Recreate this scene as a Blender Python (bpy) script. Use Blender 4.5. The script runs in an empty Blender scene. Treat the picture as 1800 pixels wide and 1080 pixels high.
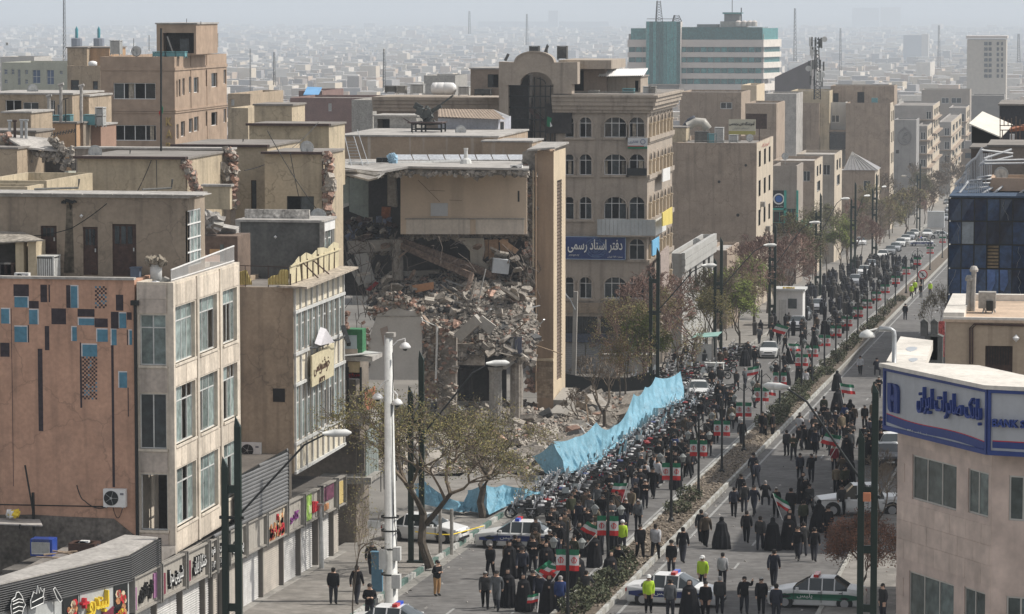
import bpy,bmesh,math,random
from mathutils import Vector,Matrix,Quaternion,noise as mnoise
R=random.Random(11)
S=bpy.context.scene
C=S.collection
V=Vector
# ---------------------------------------------------------------- camera, sky, sun, exposure
TH=math.radians(9.65);PI=math.pi
PITCH=math.atan(540/6000);CAMZ=22.5
cd=bpy.data.cameras.new('camera');cam=bpy.data.objects.new('camera',cd);C.objects.link(cam)
cam.location=(0,0,CAMZ);cam.rotation_euler=(PI/2-PITCH,0,TH)
cd.lens=120;cd.sensor_width=36;cd.sensor_fit='HORIZONTAL';cd.clip_start=1;cd.clip_end=60000
S.camera=cam
SUN=V((0.66,0.17,0.80)).normalized()
W=bpy.data.worlds.new('World');S.world=W;W.use_nodes=True
nt=W.node_tree;nt.nodes.clear()
sky=nt.nodes.new('ShaderNodeTexSky');sky.sky_type='NISHITA';sky.sun_disc=False
sky.sun_elevation=math.asin(SUN.z);sky.sun_rotation=math.atan2(SUN.x,SUN.y)
sky.air_density=1.0;sky.dust_density=3.0;sky.ozone_density=1.0;sky.altitude=1100
bg=nt.nodes.new('ShaderNodeBackground');bg.inputs[1].default_value=0.15
ow=nt.nodes.new('ShaderNodeOutputWorld')
hs=nt.nodes.new('ShaderNodeHueSaturation');hs.inputs['Value'].default_value=1.08;hs.inputs['Saturation'].default_value=.22;nt.links.new(sky.outputs[0],hs.inputs['Color']);nt.links.new(hs.outputs[0],bg.inputs[0]);nt.links.new(bg.outputs[0],ow.inputs[0])
ld=bpy.data.lights.new('sun','SUN');ld.energy=3.8;ld.angle=math.radians(0.6);ld.color=(1,.95,.87)
lo=bpy.data.objects.new('sun',ld);C.objects.link(lo)
lo.rotation_euler=SUN.to_track_quat('Z','Y').to_euler()
S.view_settings.view_transform='Standard';S.view_settings.look='None'
S.view_settings.exposure=0.1;S.view_settings.gamma=1;S.view_settings.use_curve_mapping=False
cy=S.cycles;cy.max_bounces=5;cy.diffuse_bounces=3;cy.glossy_bounces=2;cy.transmission_bounces=2
cy.volume_bounces=1;cy.transparent_max_bounces=8;cy.caustics_reflective=False;cy.caustics_refractive=False
try:cy.use_denoising=True;cy.denoiser='OPENIMAGEDENOISE'
except Exception:pass
# ---------------------------------------------------------------- where things stand
F_=V((-math.sin(TH)*math.cos(PITCH),math.cos(TH)*math.cos(PITCH),-math.sin(PITCH)))
U_=V((-math.sin(TH)*math.sin(PITCH),math.cos(TH)*math.sin(PITCH),math.cos(PITCH)))
R_=V((math.cos(TH),math.sin(TH),0));CO=V((0,0,CAMZ))
def ray(px,py):return F_+R_*((px-900)/6000)+U_*((540-py)/6000)
def PY(px,py,y):r=ray(px,py);return CO+r*(y/r.y)
def PX(px,py,x):r=ray(px,py);return CO+r*(x/r.x)
def PZ(px,py,z):r=ray(px,py);return CO+r*((z-CAMZ)/r.z)
def PG(px,py,up=0):r=ray(px,py);k=(CAMZ-up)/(-r.z-0.032*r.y);return CO+r*k
GP=[(-300,9.6),(0,0),(900,-28.8),(1500,-42),(2500,-55),(4500,-74),(7000,-86),(40000,-86)]
def gz(y):
 for(a,za),(b,zb)in zip(GP,GP[1:]):
  if y<=b:return za+(zb-za)*(y-a)/(b-a)
 return GP[-1][1]
def toPix(p):
 d=V(p)-CO;k=d.dot(F_);return(900+6000*d.dot(R_)/k,540-6000*d.dot(U_)/k)
LC,ML,MR,RC,FL,FR=-31.7,-23.3,-21.1,-11.8,-37.2,-6.0
# ---------------------------------------------------------------- materials
MATS={}
def mat(key,col=(.5,.5,.5),rough=.85,var=.12,scale=.6,streak=0,streakcol=(.05,.045,.04),bump=.15,metal=0,objcol=False,grain=6,spec=.3,rnd=0,dirt=0,streakw=2.2,crack=0):
 if key in MATS:return MATS[key]
 m=bpy.data.materials.new(key);m.use_nodes=True;MATS[key]=m
 t=m.node_tree;n=t.nodes;L=t.links.new;b=n['Principled BSDF']
 b.inputs['Roughness'].default_value=rough;b.inputs['Metallic'].default_value=metal
 try:b.inputs['Specular IOR Level'].default_value=spec
 except Exception:pass
 geo=n.new('ShaderNodeNewGeometry')
 if objcol:
  oi=n.new('ShaderNodeObjectInfo');src=oi.outputs['Color']
 else:
  rg=n.new('ShaderNodeRGB');rg.outputs[0].default_value=(*col,1);src=rg.outputs[0]
 def mul(src,fac_out,lo,hi):
  mr=n.new('ShaderNodeMapRange');L(fac_out,mr.inputs[0]);mr.inputs[1].default_value=.3;mr.inputs[2].default_value=.7
  mr.inputs[3].default_value=lo;mr.inputs[4].default_value=hi
  mx=n.new('ShaderNodeVectorMath');mx.operation='SCALE';L(src,mx.inputs[0]);L(mr.outputs[0],mx.inputs['Scale'])
  return mx.outputs[0]
 if var:
  nz=n.new('ShaderNodeTexNoise');nz.inputs['Scale'].default_value=scale;nz.inputs['Detail'].default_value=6;nz.inputs['Roughness'].default_value=.65
  L(geo.outputs['Position'],nz.inputs['Vector']);src=mul(src,nz.outputs[0],1-var,1+var)
  n2=n.new('ShaderNodeTexNoise');n2.inputs['Scale'].default_value=grain;n2.inputs['Detail'].default_value=3
  L(geo.outputs['Position'],n2.inputs['Vector']);src=mul(src,n2.outputs[0],1-var*.6,1+var*.6)
  if bump:
   bp=n.new('ShaderNodeBump');bp.inputs['Strength'].default_value=bump;bp.inputs['Distance'].default_value=.05
   L(n2.outputs[0],bp.inputs['Height']);L(bp.outputs[0],b.inputs['Normal'])
 if rnd:
  oi2=n.new('ShaderNodeObjectInfo');src=mul(src,oi2.outputs['Random'],1-rnd,1+rnd)
 def mixc(src,fac,col):
  mx=n.new('ShaderNodeMix');mx.data_type='RGBA';L(fac,mx.inputs[0]);L(src,mx.inputs[6]);mx.inputs[7].default_value=(*col,1);return mx.outputs[2]
 if streak:
  mp=n.new('ShaderNodeMapping');mp.inputs['Scale'].default_value=(streakw,streakw,.12);L(geo.outputs['Position'],mp.inputs[0])
  n3=n.new('ShaderNodeTexNoise');n3.inputs['Scale'].default_value=1;n3.inputs['Detail'].default_value=5;L(mp.outputs[0],n3.inputs[0])
  mr=n.new('ShaderNodeMapRange');L(n3.outputs[0],mr.inputs[0]);mr.inputs[1].default_value=.52;mr.inputs[2].default_value=.75;mr.inputs[4].default_value=streak
  src=mixc(src,mr.outputs[0],streakcol)
 if dirt:
  n4=n.new('ShaderNodeTexNoise');n4.inputs['Scale'].default_value=.35;n4.inputs['Detail'].default_value=8;n4.inputs['Roughness'].default_value=.7;L(geo.outputs['Position'],n4.inputs[0])
  mr=n.new('ShaderNodeMapRange');L(n4.outputs[0],mr.inputs[0]);mr.inputs[1].default_value=.55;mr.inputs[2].default_value=.7;mr.inputs[4].default_value=dirt
  src=mixc(src,mr.outputs[0],(.09,.08,.07))
 if crack:
  vo=n.new('ShaderNodeTexVoronoi');vo.feature='DISTANCE_TO_EDGE';vo.inputs['Scale'].default_value=crack;nd=n.new('ShaderNodeTexNoise');nd.inputs['Scale'].default_value=1.2;nd.inputs['Detail'].default_value=6;L(geo.outputs['Position'],nd.inputs[0])
  ad=n.new('ShaderNodeMix');ad.data_type='RGBA';ad.blend_type='LINEAR_LIGHT';ad.inputs[0].default_value=.9;L(geo.outputs['Position'],ad.inputs[6]);L(nd.outputs['Color'],ad.inputs[7]);ad.clamp_result=False;L(ad.outputs[2],vo.inputs['Vector'])
  mr=n.new('ShaderNodeMapRange');L(vo.outputs['Distance'],mr.inputs[0]);mr.inputs[1].default_value=.002;mr.inputs[2].default_value=.016;mr.inputs[3].default_value=.6;mr.inputs[4].default_value=0
  mk=n.new('ShaderNodeMath');mk.operation='MULTIPLY';L(mr.outputs[0],mk.inputs[0]);L(nz.outputs[0],mk.inputs[1]);src=mixc(src,mk.outputs[0],(.06,.05,.04))
 L(src,b.inputs['Base Color'])
 return m
def glass(key,col,rough=.08,objcol=False):
 return mat(key,col,rough,var=.35,scale=1.5,bump=0,objcol=objcol,spec=.6,grain=3,rnd=.35)
tan=mat('tan plaster',(.38,.30,.215),streak=.45,dirt=.4,var=.16,crack=.3)
tan2=mat('brown tan plaster',(.29,.235,.18),streak=.5,dirt=.4,var=.16,crack=.35)
yel=mat('yellow plaster',(.46,.385,.27),streak=.4,dirt=.4,var=.15,crack=.3)
pink=mat('salmon plaster',(.50,.30,.21),streak=.4,dirt=.3,var=.15,scale=.9,crack=.3)
stone=mat('pale stone cladding',(.46,.40,.34),streak=.45,dirt=.3,var=.16,scale=1.2)
wstone=mat('weathered white stone',(.60,.53,.44),streak=.45,dirt=.25,var=.15,scale=1.2)
brownst=mat('brown stone cladding',(.36,.265,.195),streak=.2,dirt=.15,var=.16,scale=.9,grain=1.6)
arc=mat('grey beige render',(.36,.305,.25),streak=.5,dirt=.35,var=.12)
bankst=mat('rosy stone cladding',(.54,.43,.37),rough=.6,streak=.15,var=.2,scale=.7,grain=2.2)
roofm=mat('dusty roof felt',(.22,.2,.18),var=.25,scale=.5,dirt=.4)
rooflt=mat('pale roof sheet',(.36,.34,.315),var=.3,scale=.8,dirt=.4)
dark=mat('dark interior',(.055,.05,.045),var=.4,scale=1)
darkbr=mat('dark brown metal',(.06,.035,.028),rough=.5,var=.3,scale=3,bump=.05)
blackm=mat('black metal',(.018,.02,.02),rough=.45,var=.2,bump=0)
greenblk=mat('green black pole paint',(.014,.028,.022),rough=.4,var=.2,bump=0)
white=mat('white paint',(.72,.71,.69),rough=.5,var=.08,streak=.15,bump=.05)
offw=mat('dirty white metal',(.55,.55,.53),rough=.5,var=.15,streak=.3,streakw=6)
grey=mat('grey concrete',(.30,.285,.26),var=.25,scale=1.5,dirt=.35)
greydk=mat('dark grey render',(.115,.115,.108),var=.3,scale=.8,streak=.3,streakcol=(.3,.29,.27))
conc=mat('broken concrete',(.28,.25,.215),var=.3,scale=3,bump=.5,rnd=.3)
brickm=mat('broken brick',(.34,.22,.17),var=.3,scale=3,bump=.5,rnd=.3)
asph=mat('asphalt',(.13,.125,.12),rough=.9,var=.3,scale=.25,grain=2,bump=.1,dirt=.3,crack=.16)
pave=mat('paving',(.22,.205,.185),rough=.9,var=.28,scale=.6,grain=2,dirt=.4,crack=.7)
gcity=mat('city ground',(.16,.15,.135),var=.4,scale=.02,grain=.2,bump=0)
gls=glass('sky tinted glass',(.20,.25,.24))  # pale base colour stands in for bright sky and curtains mirrored in panes
glsd=glass('dark glass',(.035,.042,.045))
curt=mat('curtain cloth',(.42,.37,.30),var=.3,scale=3,rnd=.3)
steel=mat('galvanised steel',(.42,.43,.43),rough=.4,var=.2,metal=.5,bump=.05)
silver=mat('silver foil',(.7,.7,.7),rough=.3,var=.3,scale=3,metal=.7,bump=.4)
# ---------------------------------------------------------------- mesh builder
class MB:
 def __init__(s):s.v=[];s.f=[];s.m=[];s.cur=0
 def add(s,vs,fs):
  n=len(s.v);s.v+=[tuple(p)for p in vs]
  for f in fs:s.f.append(tuple(n+i for i in f));s.m.append(s.cur)
  return s
 def quad(s,a,b,c,d):return s.add((a,b,c,d),((0,1,2,3),))
 def box(s,x0,y0,z0,x1,y1,z1):
  return s.add([(x,y,z)for x in(x0,x1)for y in(y0,y1)for z in(z0,z1)],((0,1,3,2),(4,6,7,5),(0,4,5,1),(2,3,7,6),(0,2,6,4),(1,5,7,3)))
 def obox(s,c,size,M):
  c=V(c);h=[q/2 for q in size]
  return s.add([c+M@V((x*h[0],y*h[1],z*h[2]))for x in(-1,1)for y in(-1,1)for z in(-1,1)],((0,1,3,2),(4,6,7,5),(0,4,5,1),(2,3,7,6),(0,2,6,4),(1,5,7,3)))
 def bar(s,a,b,w,h=None):
  a=V(a);b=V(b);d=b-a;L=d.length
  if L<1e-6:return s
  M=d.to_track_quat('Y','Z').to_matrix();return s.obox((a+b)/2,(w,L,h or w),M)
 def tube(s,pts,r,n=6,cap=True):
  pts=[V(p)for p in pts];rs=r if isinstance(r,(list,tuple))else[r]*len(pts)
  base=len(s.v);k=len(pts)
  for i,p in enumerate(pts):
   d=(pts[min(i+1,k-1)]-pts[max(i-1,0)]).normalized()
   a=d.cross(V((0,0,1))if abs(d.z)<.9 else V((1,0,0))).normalized();b=d.cross(a)
   for j in range(n):
    t=2*PI*j/n;s.v.append(tuple(p+(a*math.cos(t)+b*math.sin(t))*rs[i]))
  for i in range(k-1):
   for j in range(n):
    j2=(j+1)%n;s.f.append((base+i*n+j,base+i*n+j2,base+(i+1)*n+j2,base+(i+1)*n+j));s.m.append(s.cur)
  if cap:
   s.f.append(tuple(base+j for j in range(n)));s.f.append(tuple(base+(k-1)*n+j for j in range(n)));s.m+=[s.cur]*2
  return s
 def prism(s,poly,a,b):
  n=len(poly);vs=[(x,y,a)for x,y in poly]+[(x,y,b)for x,y in poly]
  return s.add(vs,[tuple(range(n)),tuple(range(n,2*n))]+[(i,(i+1)%n,n+(i+1)%n,n+i)for i in range(n)])
 def slab(s,pts,off):
  n=len(pts);off=V(off);vs=[V(p)for p in pts]+[V(p)+off for p in pts]
  return s.add(vs,[tuple(range(n)),tuple(range(n,2*n))]+[(i,(i+1)%n,n+(i+1)%n,n+i)for i in range(n)])
 def lathe(s,c,prof,n=12):
  c=V(c);base=len(s.v)
  for r,z in prof:
   for j in range(n):t=2*PI*j/n;s.v.append((c.x+r*math.cos(t),c.y+r*math.sin(t),c.z+z))
  for i in range(len(prof)-1):
   for j in range(n):j2=(j+1)%n;s.f.append((base+i*n+j,base+i*n+j2,base+(i+1)*n+j2,base+(i+1)*n+j));s.m.append(s.cur)
  return s
 def chunk(s,c,size,rnd):
  M=Matrix.Rotation(rnd.uniform(0,6.3),3,'Z')@Matrix.Rotation(rnd.uniform(-.9,.9),3,'X')@Matrix.Rotation(rnd.uniform(-.6,.6),3,'Y')
  c=V(c);vs=[]
  for x in(-1,1):
   for y in(-1,1):
    for z in(-1,1):
     vs.append(c+M@V((x*size[0]*rnd.uniform(.3,.55),y*size[1]*rnd.uniform(.3,.55),z*size[2]*rnd.uniform(.3,.55))))
  return s.add(vs,((0,1,3,2),(4,6,7,5),(0,4,5,1),(2,3,7,6),(0,2,6,4),(1,5,7,3)))
 def mesh(s,name,mats,off=V((0,0,0)),smooth=False):
  me=bpy.data.meshes.new(name);me.from_pydata([(v[0]-off[0],v[1]-off[1],v[2]-off[2])for v in s.v],[],s.f)
  for m in(mats if isinstance(mats,(list,tuple))else[mats]):me.materials.append(m)
  if any(s.m):me.polygons.foreach_set('material_index',s.m)
  if smooth:me.polygons.foreach_set('use_smooth',[True]*len(me.polygons))
  me.update();return me
 def build(s,name,mats,parent=None,smooth=False,kind=None,label=None,col=None):
  off=V((0,0,0));p=parent
  while p:off+=V(p.location);p=p.parent
  o=bpy.data.objects.new(name,s.mesh(name,mats,off,smooth));C.objects.link(o);o.parent=parent
  if kind:o['kind']=kind
  if label:o['label']=label
  if col:o.color=(*col,1)
  return o
def thing(name,label,cat,loc,group=None,rz=0):
 o=bpy.data.objects.new(name,None);C.objects.link(o);o.location=loc;o.rotation_euler=(0,0,rz);o.empty_display_size=.2
 o['label']=label;o['category']=cat
 if group:o['group']=group
 return o
def tag(o,label,cat,group=None):
 o['label']=label;o['category']=cat
 if group:o['group']=group
 return o
def kids(o):return KID.get(o,[])
def copy_tree(o,loc,rz=0,label=None,group=None,col=None,cache={}):
 if o not in cache:cache[o]=[(c,list(c.children))for c in o.children]
 r=o.copy();C.objects.link(r);r.location=loc;r.rotation_euler=(0,0,rz)
 if label:r['label']=label
 if group:r['group']=group
 if col:r.color=(*col,1)
 for ch,gs in cache[o]:
  c=ch.copy();C.objects.link(c);c.parent=r
  if col:c.color=(*col,1)
  for g in gs:
   d=g.copy();C.objects.link(d);d.parent=c
 return r
 # a wall plane: origin O, horizontal direction U, outward normal N
class Wall:
 def __init__(s,O,U,N):s.O=V(O);s.U=V(U).normalized();s.N=V(N).normalized()
 def p(s,a,z,d=0):q=s.O+s.U*a-s.N*d;return(q.x,q.y,z)
 def face(s,mb,a0,a1,z0,z1,holes=(),depth=.25):
 # holes: (a0,a1,z0,z1)
  xs=sorted({a0,a1,*[min(max(h[i],a0),a1)for h in holes for i in(0,1)]});zs=sorted({z0,z1,*[min(max(h[i],z0),z1)for h in holes for i in(2,3)]})
  for i in range(len(xs)-1):
   for j in range(len(zs)-1):
    cx=(xs[i]+xs[i+1])/2;cz=(zs[j]+zs[j+1])/2
    if any(h[0]<cx<h[1]and h[2]<cz<h[3]for h in holes):continue
    mb.quad(s.p(xs[i],zs[j]),s.p(xs[i+1],zs[j]),s.p(xs[i+1],zs[j+1]),s.p(xs[i],zs[j+1]))
  for h in holes:
   b0,b1,c0,c1=h[:4]
   for(q0,w0,q1,w1)in((b0,c0,b1,c0),(b1,c0,b1,c1),(b1,c1,b0,c1),(b0,c1,b0,c0)):
    mb.quad(s.p(q0,w0),s.p(q1,w1),s.p(q1,w1,depth),s.p(q0,w0,depth))
 def block(s,mb,a0,a1,z0,z1,d0,d1):
  vs=[s.p(a,z,d)for a in(a0,a1)for d in(d0,d1)for z in(z0,z1)]
  mb.add(vs,((0,1,3,2),(4,6,7,5),(0,4,5,1),(2,3,7,6),(0,2,6,4),(1,5,7,3)))
 def window(s,parent,a0,a1,z0,z1,n=2,m=0,fr=offw,pane=gls,depth=.2,t=.05,missing=0,arch=False,wallmat=None,curtain=0,rnd=R,bare=False):
  mb=MB();d0,d1=depth-.06,depth
  s.block(mb,a0,a1,z0,z0+t,d0,d1);s.block(mb,a0,a1,z1-t,z1,d0,d1)
  s.block(mb,a0,a0+t,z0+t,z1-t,d0,d1);s.block(mb,a1-t,a1,z0+t,z1-t,d0,d1)
  w=(a1-a0)/n
  for i in range(1,n):s.block(mb,a0+i*w-t/2,a0+i*w+t/2,z0+t,z1-t,d0,d1)
  zm=z1-(z1-z0)*m if m else None
  if m:
   for i in range(n):s.block(mb,a0+i*w+t/2,a0+(i+1)*w-t/2,zm-t/2,zm+t/2,d0+.005,d1-.005)
  f=mb.build('window',fr,parent)
  for i in range(n):
   for(q0,q1)in(((z0,zm),(zm,z1))if m else((z0,z1),)):
    if rnd.random()<missing:continue
    b=MB();s.block(b,a0+i*w+.02,a0+(i+1)*w-.02,q0+.02,q1-.02,depth-.035,depth-.02);b.build('pane',pane,f)
   if rnd.random()<curtain:
    b=MB();x0=a0+i*w+w*rnd.uniform(0,.4);x1=x0+w*rnd.uniform(.3,.6)
    k=6
    for q in range(k):
     e0=x0+(x1-x0)*q/k;e1=x0+(x1-x0)*(q+1)/k;dd=depth+.1+.06*(q%2);de=depth+.1+.06*((q+1)%2)
     b.quad(s.p(e0,z0,dd),s.p(e1,z0,de),s.p(e1,z1,de),s.p(e0,z1,dd))
    b.build('curtain',curt,f)
  return f
  # block building with openings. fw/sw = lists of dicts (a0,a1 in px) already in metres
def front(y):return Wall((0,y,0),(1,0,0),(0,-1,0))
def side(x):return Wall((x,0,0),(0,1,0),(1,0,0))
def shell(root,x0,x1,y0,y1,z0,z1,m,fh=(),sh=(),roof=roofm,par=.5,part='wall',inner=True):
 mb=MB();fw=front(y0);sw=side(x1)
 fw.face(mb,x0,x1,z0,z1,fh);sw.face(mb,y0,y1,z0,z1,sh)
 mb.quad((x0,y1,z0),(x0,y0,z0),(x0,y0,z1),(x0,y1,z1));mb.quad((x1,y1,z0),(x0,y1,z0),(x0,y1,z1),(x1,y1,z1))
 if par:
  t=.22;zi=z1-par
  a=[(x0,y0),(x1,y0),(x1,y1),(x0,y1)];b=[(x0+t,y0+t),(x1-t,y0+t),(x1-t,y1-t),(x0+t,y1-t)]
  for i in range(4):
   j=(i+1)%4;mb.quad((*a[i],z1),(*a[j],z1),(*b[j],z1),(*b[i],z1));mb.quad((*b[i],z1),(*b[j],z1),(*b[j],zi),(*b[i],zi))
 w=mb.build(part,m,root)
 r=MB();zi=z1-par
 if par:r.box(x0+.02,y0+.3*(par>0),zi-.2,x1-.3,y1-.02,zi)
 else:r.box(x0-.1,y0-.1,z1,x1+.1,y1+.1,z1+.12)
 r.build('roof',roof,root)
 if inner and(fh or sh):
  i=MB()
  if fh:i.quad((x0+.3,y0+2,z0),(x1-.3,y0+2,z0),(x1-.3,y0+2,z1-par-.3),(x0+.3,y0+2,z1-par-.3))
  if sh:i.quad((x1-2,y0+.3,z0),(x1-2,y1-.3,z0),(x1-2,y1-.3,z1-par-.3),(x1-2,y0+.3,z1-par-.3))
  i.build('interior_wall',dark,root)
 return w
 # ---------------------------------------------------------------- text
ISO={}
def _f(b,pres):ISO[b]=pres
for b,i,f,d in(('ا',0xFE8D,0xFE8E,0),('ب',0xFE8F,0,1),('ت',0xFE95,0,1),('د',0xFEA9,0xFEAA,0),('ر',0xFEAD,0xFEAE,0),('س',0xFEB1,0,1),('ش',0xFEB5,0,1),('ص',0xFEB9,0,1),('ف',0xFED1,0,1),('م',0xFEE1,0,1),('ن',0xFEE5,0,1),('ه',0xFEE9,0,1),('و',0xFEED,0xFEEE,0),('ل',0xFEDD,0,1),('ز',0xFEAF,0xFEB0,0),('ح',0xFEA1,0,1),('خ',0xFEA5,0,1),('ق',0xFED5,0,1),('ع',0xFEC9,0,1)):
 ISO[b]=(i,i+1 if d else f,i+2 if d else i,i+3 if d else f)
ISO['ی']=(0xFBFC,0xFBFD,0xFBFE,0xFBFF);ISO['ک']=(0xFB8E,0xFB8F,0xFB90,0xFB91);ISO['پ']=(0xFB56,0xFB57,0xFB58,0xFB59)
ISO['گ']=(0xFB92,0xFB93,0xFB94,0xFB95);ISO['آ']=(0xFE81,0xFE82,0xFE81,0xFE82);ISO['چ']=(0xFB7A,0xFB7B,0xFB7C,0xFB7D)
NOJOIN=set('ادرزوآ')
def shape(t):
 out=''
 for k,ch in enumerate(t):
  if ch not in ISO:out+=ch;continue
  pv=k>0 and t[k-1]in ISO and t[k-1]not in NOJOIN
  nx=k<len(t)-1 and t[k+1]in ISO and ch not in NOJOIN
  out+=chr(ISO[ch][3 if pv and nx else 1 if pv else 2 if nx else 0])
 return out[::-1]
def text(body,name,m,parent,O,U,h,width=None,ext=.02,farsi=True,off=0):
 c=bpy.data.curves.new(name,'FONT');c.body=shape(body)if farsi else body;c.size=1;c.resolution_u=3;c.extrude=ext/h;c.offset=off
 c.align_x='CENTER';c.align_y='CENTER'
 o=bpy.data.objects.new(name,c);C.objects.link(o)
 me=bpy.data.meshes.new_from_object(o.evaluated_get(bpy.context.evaluated_depsgraph_get()));bpy.data.objects.remove(o)
 xs=[v.co.x for v in me.vertices]or[0,1];ys=[v.co.y for v in me.vertices]or[0,1]
 cx=(min(xs)+max(xs))/2;cyy=(min(ys)+max(ys))/2;hh=max(ys)-min(ys);ww=max(xs)-min(xs)
 sy=h/hh;sx=(width/ww)if width else sy
 U=V(U).normalized();Z=V((0,0,1));N=U.cross(Z);O=V(O);off=V((0,0,0));p=parent
 while p:off+=V(p.location);p=p.parent
 for v in me.vertices:
  q=O+U*((v.co.x-cx)*sx)+Z*((v.co.y-cyy)*sy)+N*(v.co.z*sy);v.co=q-off
 me.materials.clear();me.materials.append(m);me.name=name
 o=bpy.data.objects.new(name,me);C.objects.link(o);o.parent=parent
 return o
 # ================================================================ THE SETTING
def strip(name,x0,x1,ys,m,up=0.0,kind='structure',parent=None):
 mb=MB()
 for a,b in zip(ys,ys[1:]):mb.quad((x0,a,gz(a)+up),(x1,a,gz(a)+up),(x1,b,gz(b)+up),(x0,b,gz(b)+up))
 o=mb.build(name,m,parent);o['kind']=kind;return o
YS=[60,100,140,180,220,260,300,350,400,500,600,700,800,900]
gm=MB()
ysg=[20,60,900,1500,2500,4500,7000,14000,30000]
for a,b in zip(ysg,ysg[1:]):gm.quad((-20000,a,gz(a)-.06),(20000,a,gz(a)-.06),(20000,b,gz(b)-.06),(-20000,b,gz(b)-.06))
gm.build('ground',gcity,kind='structure')
road=strip('road',LC,RC,YS,asph,0)
# painted lines on the road (flush sheets)
linem=mat('worn road paint',(.30,.30,.29),var=.3,scale=4,bump=0)
mb=MB()
def dash(x,y0,y1,w=.12):mb.quad((x-w/2,y0,gz(y0)+.005),(x+w/2,y0,gz(y0)+.005),(x+w/2,y1,gz(y1)+.005),(x-w/2,y1,gz(y1)+.005))
for x in(-28.0,-25.2,-17.0):
 y=120
 while y<700:dash(x,y,y+2.2,.12);y+=9
for x in(MR+.55,ML-.35):dash(x,100,700,.14)
lm=mb.build('lane_marking',linem,road);lm['kind']='stuff'
for(na,x0,x1)in(('left_pavement',-37.6,LC-.2),('right_pavement',RC+.2,-3)):
 strip(na,x0,x1,YS,pave,.14)
 # pavement joints seen near the camera
gut=strip('gutter',LC,LC+.55,YS,mat('gutter concrete',(.24,.23,.21),var=.25,scale=2),.004)
kg=mat('kerb green paint',(.10,.16,.14),var=.45,scale=4,bump=.1);kw=mat('kerb white paint',(.40,.40,.375),var=.45,scale=4,bump=.1);kc=mat('kerb concrete',(.33,.32,.29),var=.3,scale=3)
def kerb(name,x0,x1,h,y0,y1,step,cols,n_single,far=720):
 base=MB();o=None
 root=bpy.data.objects.new(name,None);C.objects.link(root);root['kind']='structure';root.location=(x0,y0,gz(y0))
 me=[]
 for c in cols:
  b=MB();L=step-.03;dz=gz(y0+10)-gz(y0);k=dz/10*L
  vs=[(x,y,z+(k if y else 0))for x in(0,x1-x0)for y in(0,L)for z in(-.1,h)]
  b.add(vs,((0,1,3,2),(4,6,7,5),(0,4,5,1),(2,3,7,6),(0,2,6,4),(1,5,7,3)));me.append(b.mesh('kerb_stone',c))
 y=y0;i=0
 while i<n_single:
  q=bpy.data.objects.new('kerb_stone',me[i%len(me)]);C.objects.link(q);q.parent=root;q.location=(0,y-y0,gz(y)-gz(y0));y+=step;i+=1
 b=MB();
 while y<far:b.add([(x,yy,gz(yy)+z)for x in(x0,x1)for yy in(y,y+9.9)for z in(-.1,h)],((0,1,3,2),(4,6,7,5),(0,4,5,1),(2,3,7,6),(0,2,6,4),(1,5,7,3)));y+=10
 b.build('far_kerb_stones',kc,root,kind='stuff')
kerb('left_kerb',LC-.2,LC,.24,140,720,1.9,(kg,kw),70)
kerb('median_left_kerb',ML,ML+.18,.22,140,720,1.15,(kc,kw),120)
kerb('median_right_kerb',MR-.18,MR,.26,140,720,1.15,(kw,kc),120)
kerb('right_kerb',RC,RC+.2,.2,140,720,1.6,(kc,),60)
soil=mat('soil and litter',(.13,.105,.08),var=.5,scale=3,grain=9,bump=.6)
strip('median_bed',ML+.18,MR-.18,YS,soil,.16)
# dry leaves and litter on the bed
mb=MB()
for i in range(2600):
 y=150+130*R.random()**1.3;x=R.uniform(ML+.2,MR-.2);mb.chunk((x,y,gz(y)+.2),(R.uniform(.06,.2),R.uniform(.06,.2),.05),R)
mb.build('leaf_litter',mat('litter',(.24,.20,.155),var=.5,scale=6),kind='stuff')
# haze
HZ=0.00018
hm=bpy.data.materials.new('haze');hm.use_nodes=True;t=hm.node_tree;t.nodes.clear()
vo=t.nodes.new('ShaderNodeVolumePrincipled');vo.inputs['Density'].default_value=HZ;vo.inputs['Color'].default_value=(.72,.79,.87,1)
oo=t.nodes.new('ShaderNodeOutputMaterial');t.links.new(vo.outputs[0],oo.inputs['Volume'])
hb=MB();hb.box(-21000,-60,-87.5,21000,31000,46);hz=hb.build('haze',hm,kind='stuff')
# ================================================================ LEFT SIDE BUILDINGS
GB=lambda y:gz(y)-3
def glz(px,py,x):return PX(px,py,x)
# ---- corner building, pale stone
yF=PX(303,497,FL).y;yB=PX(421,470,FL).y;zT=PX(303,497,FL).z;zB=PX(303,977,FL).z
xl=PY(241,600,yF).x
b1=thing('corner_building','pale stone corner office block with tall shattered windows beside the salmon mural wall','building',(FL,yF,zB))
def hf(a,b,c,d,y):
 p=PY(a,c,y);q=PY(b,d,y);return(p.x,q.x,q.z,p.z)
def hs(a,b,cA,dA,x):
 p=PX(a,cA,x);q=PX(b,cA,x);r=PX(a,dA,x);return(p.y,q.y,r.z,p.z)
fh=[hf(245,292,553,643,yF),hf(245,293,692,790,yF),hf(247,295,833,933,yF)]
sh=[]
for(t0,b0)in((541,641),(683,785),(828,931)):
 zt=PX(307,t0,FL).z;zb=PX(307,b0,FL).z
 for(a,b)in((306.5,343),(351,382),(392,417)):sh.append((PX(a,600,FL).y,PX(b,600,FL).y,zb,zt))
shell(b1,xl,FL,yF,yB,zB,zT,wstone,fh,sh,par=.35)
wf=front(yF);ws=side(FL)
for i,h in enumerate(fh):
 wf.window(b1,*h,n=2 if i<2 else 1,m=.26 if i==0 else 0,pane=gls if i==0 else glsd,missing=0 if i<2 else 1,curtain=.4,depth=.18)
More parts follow.
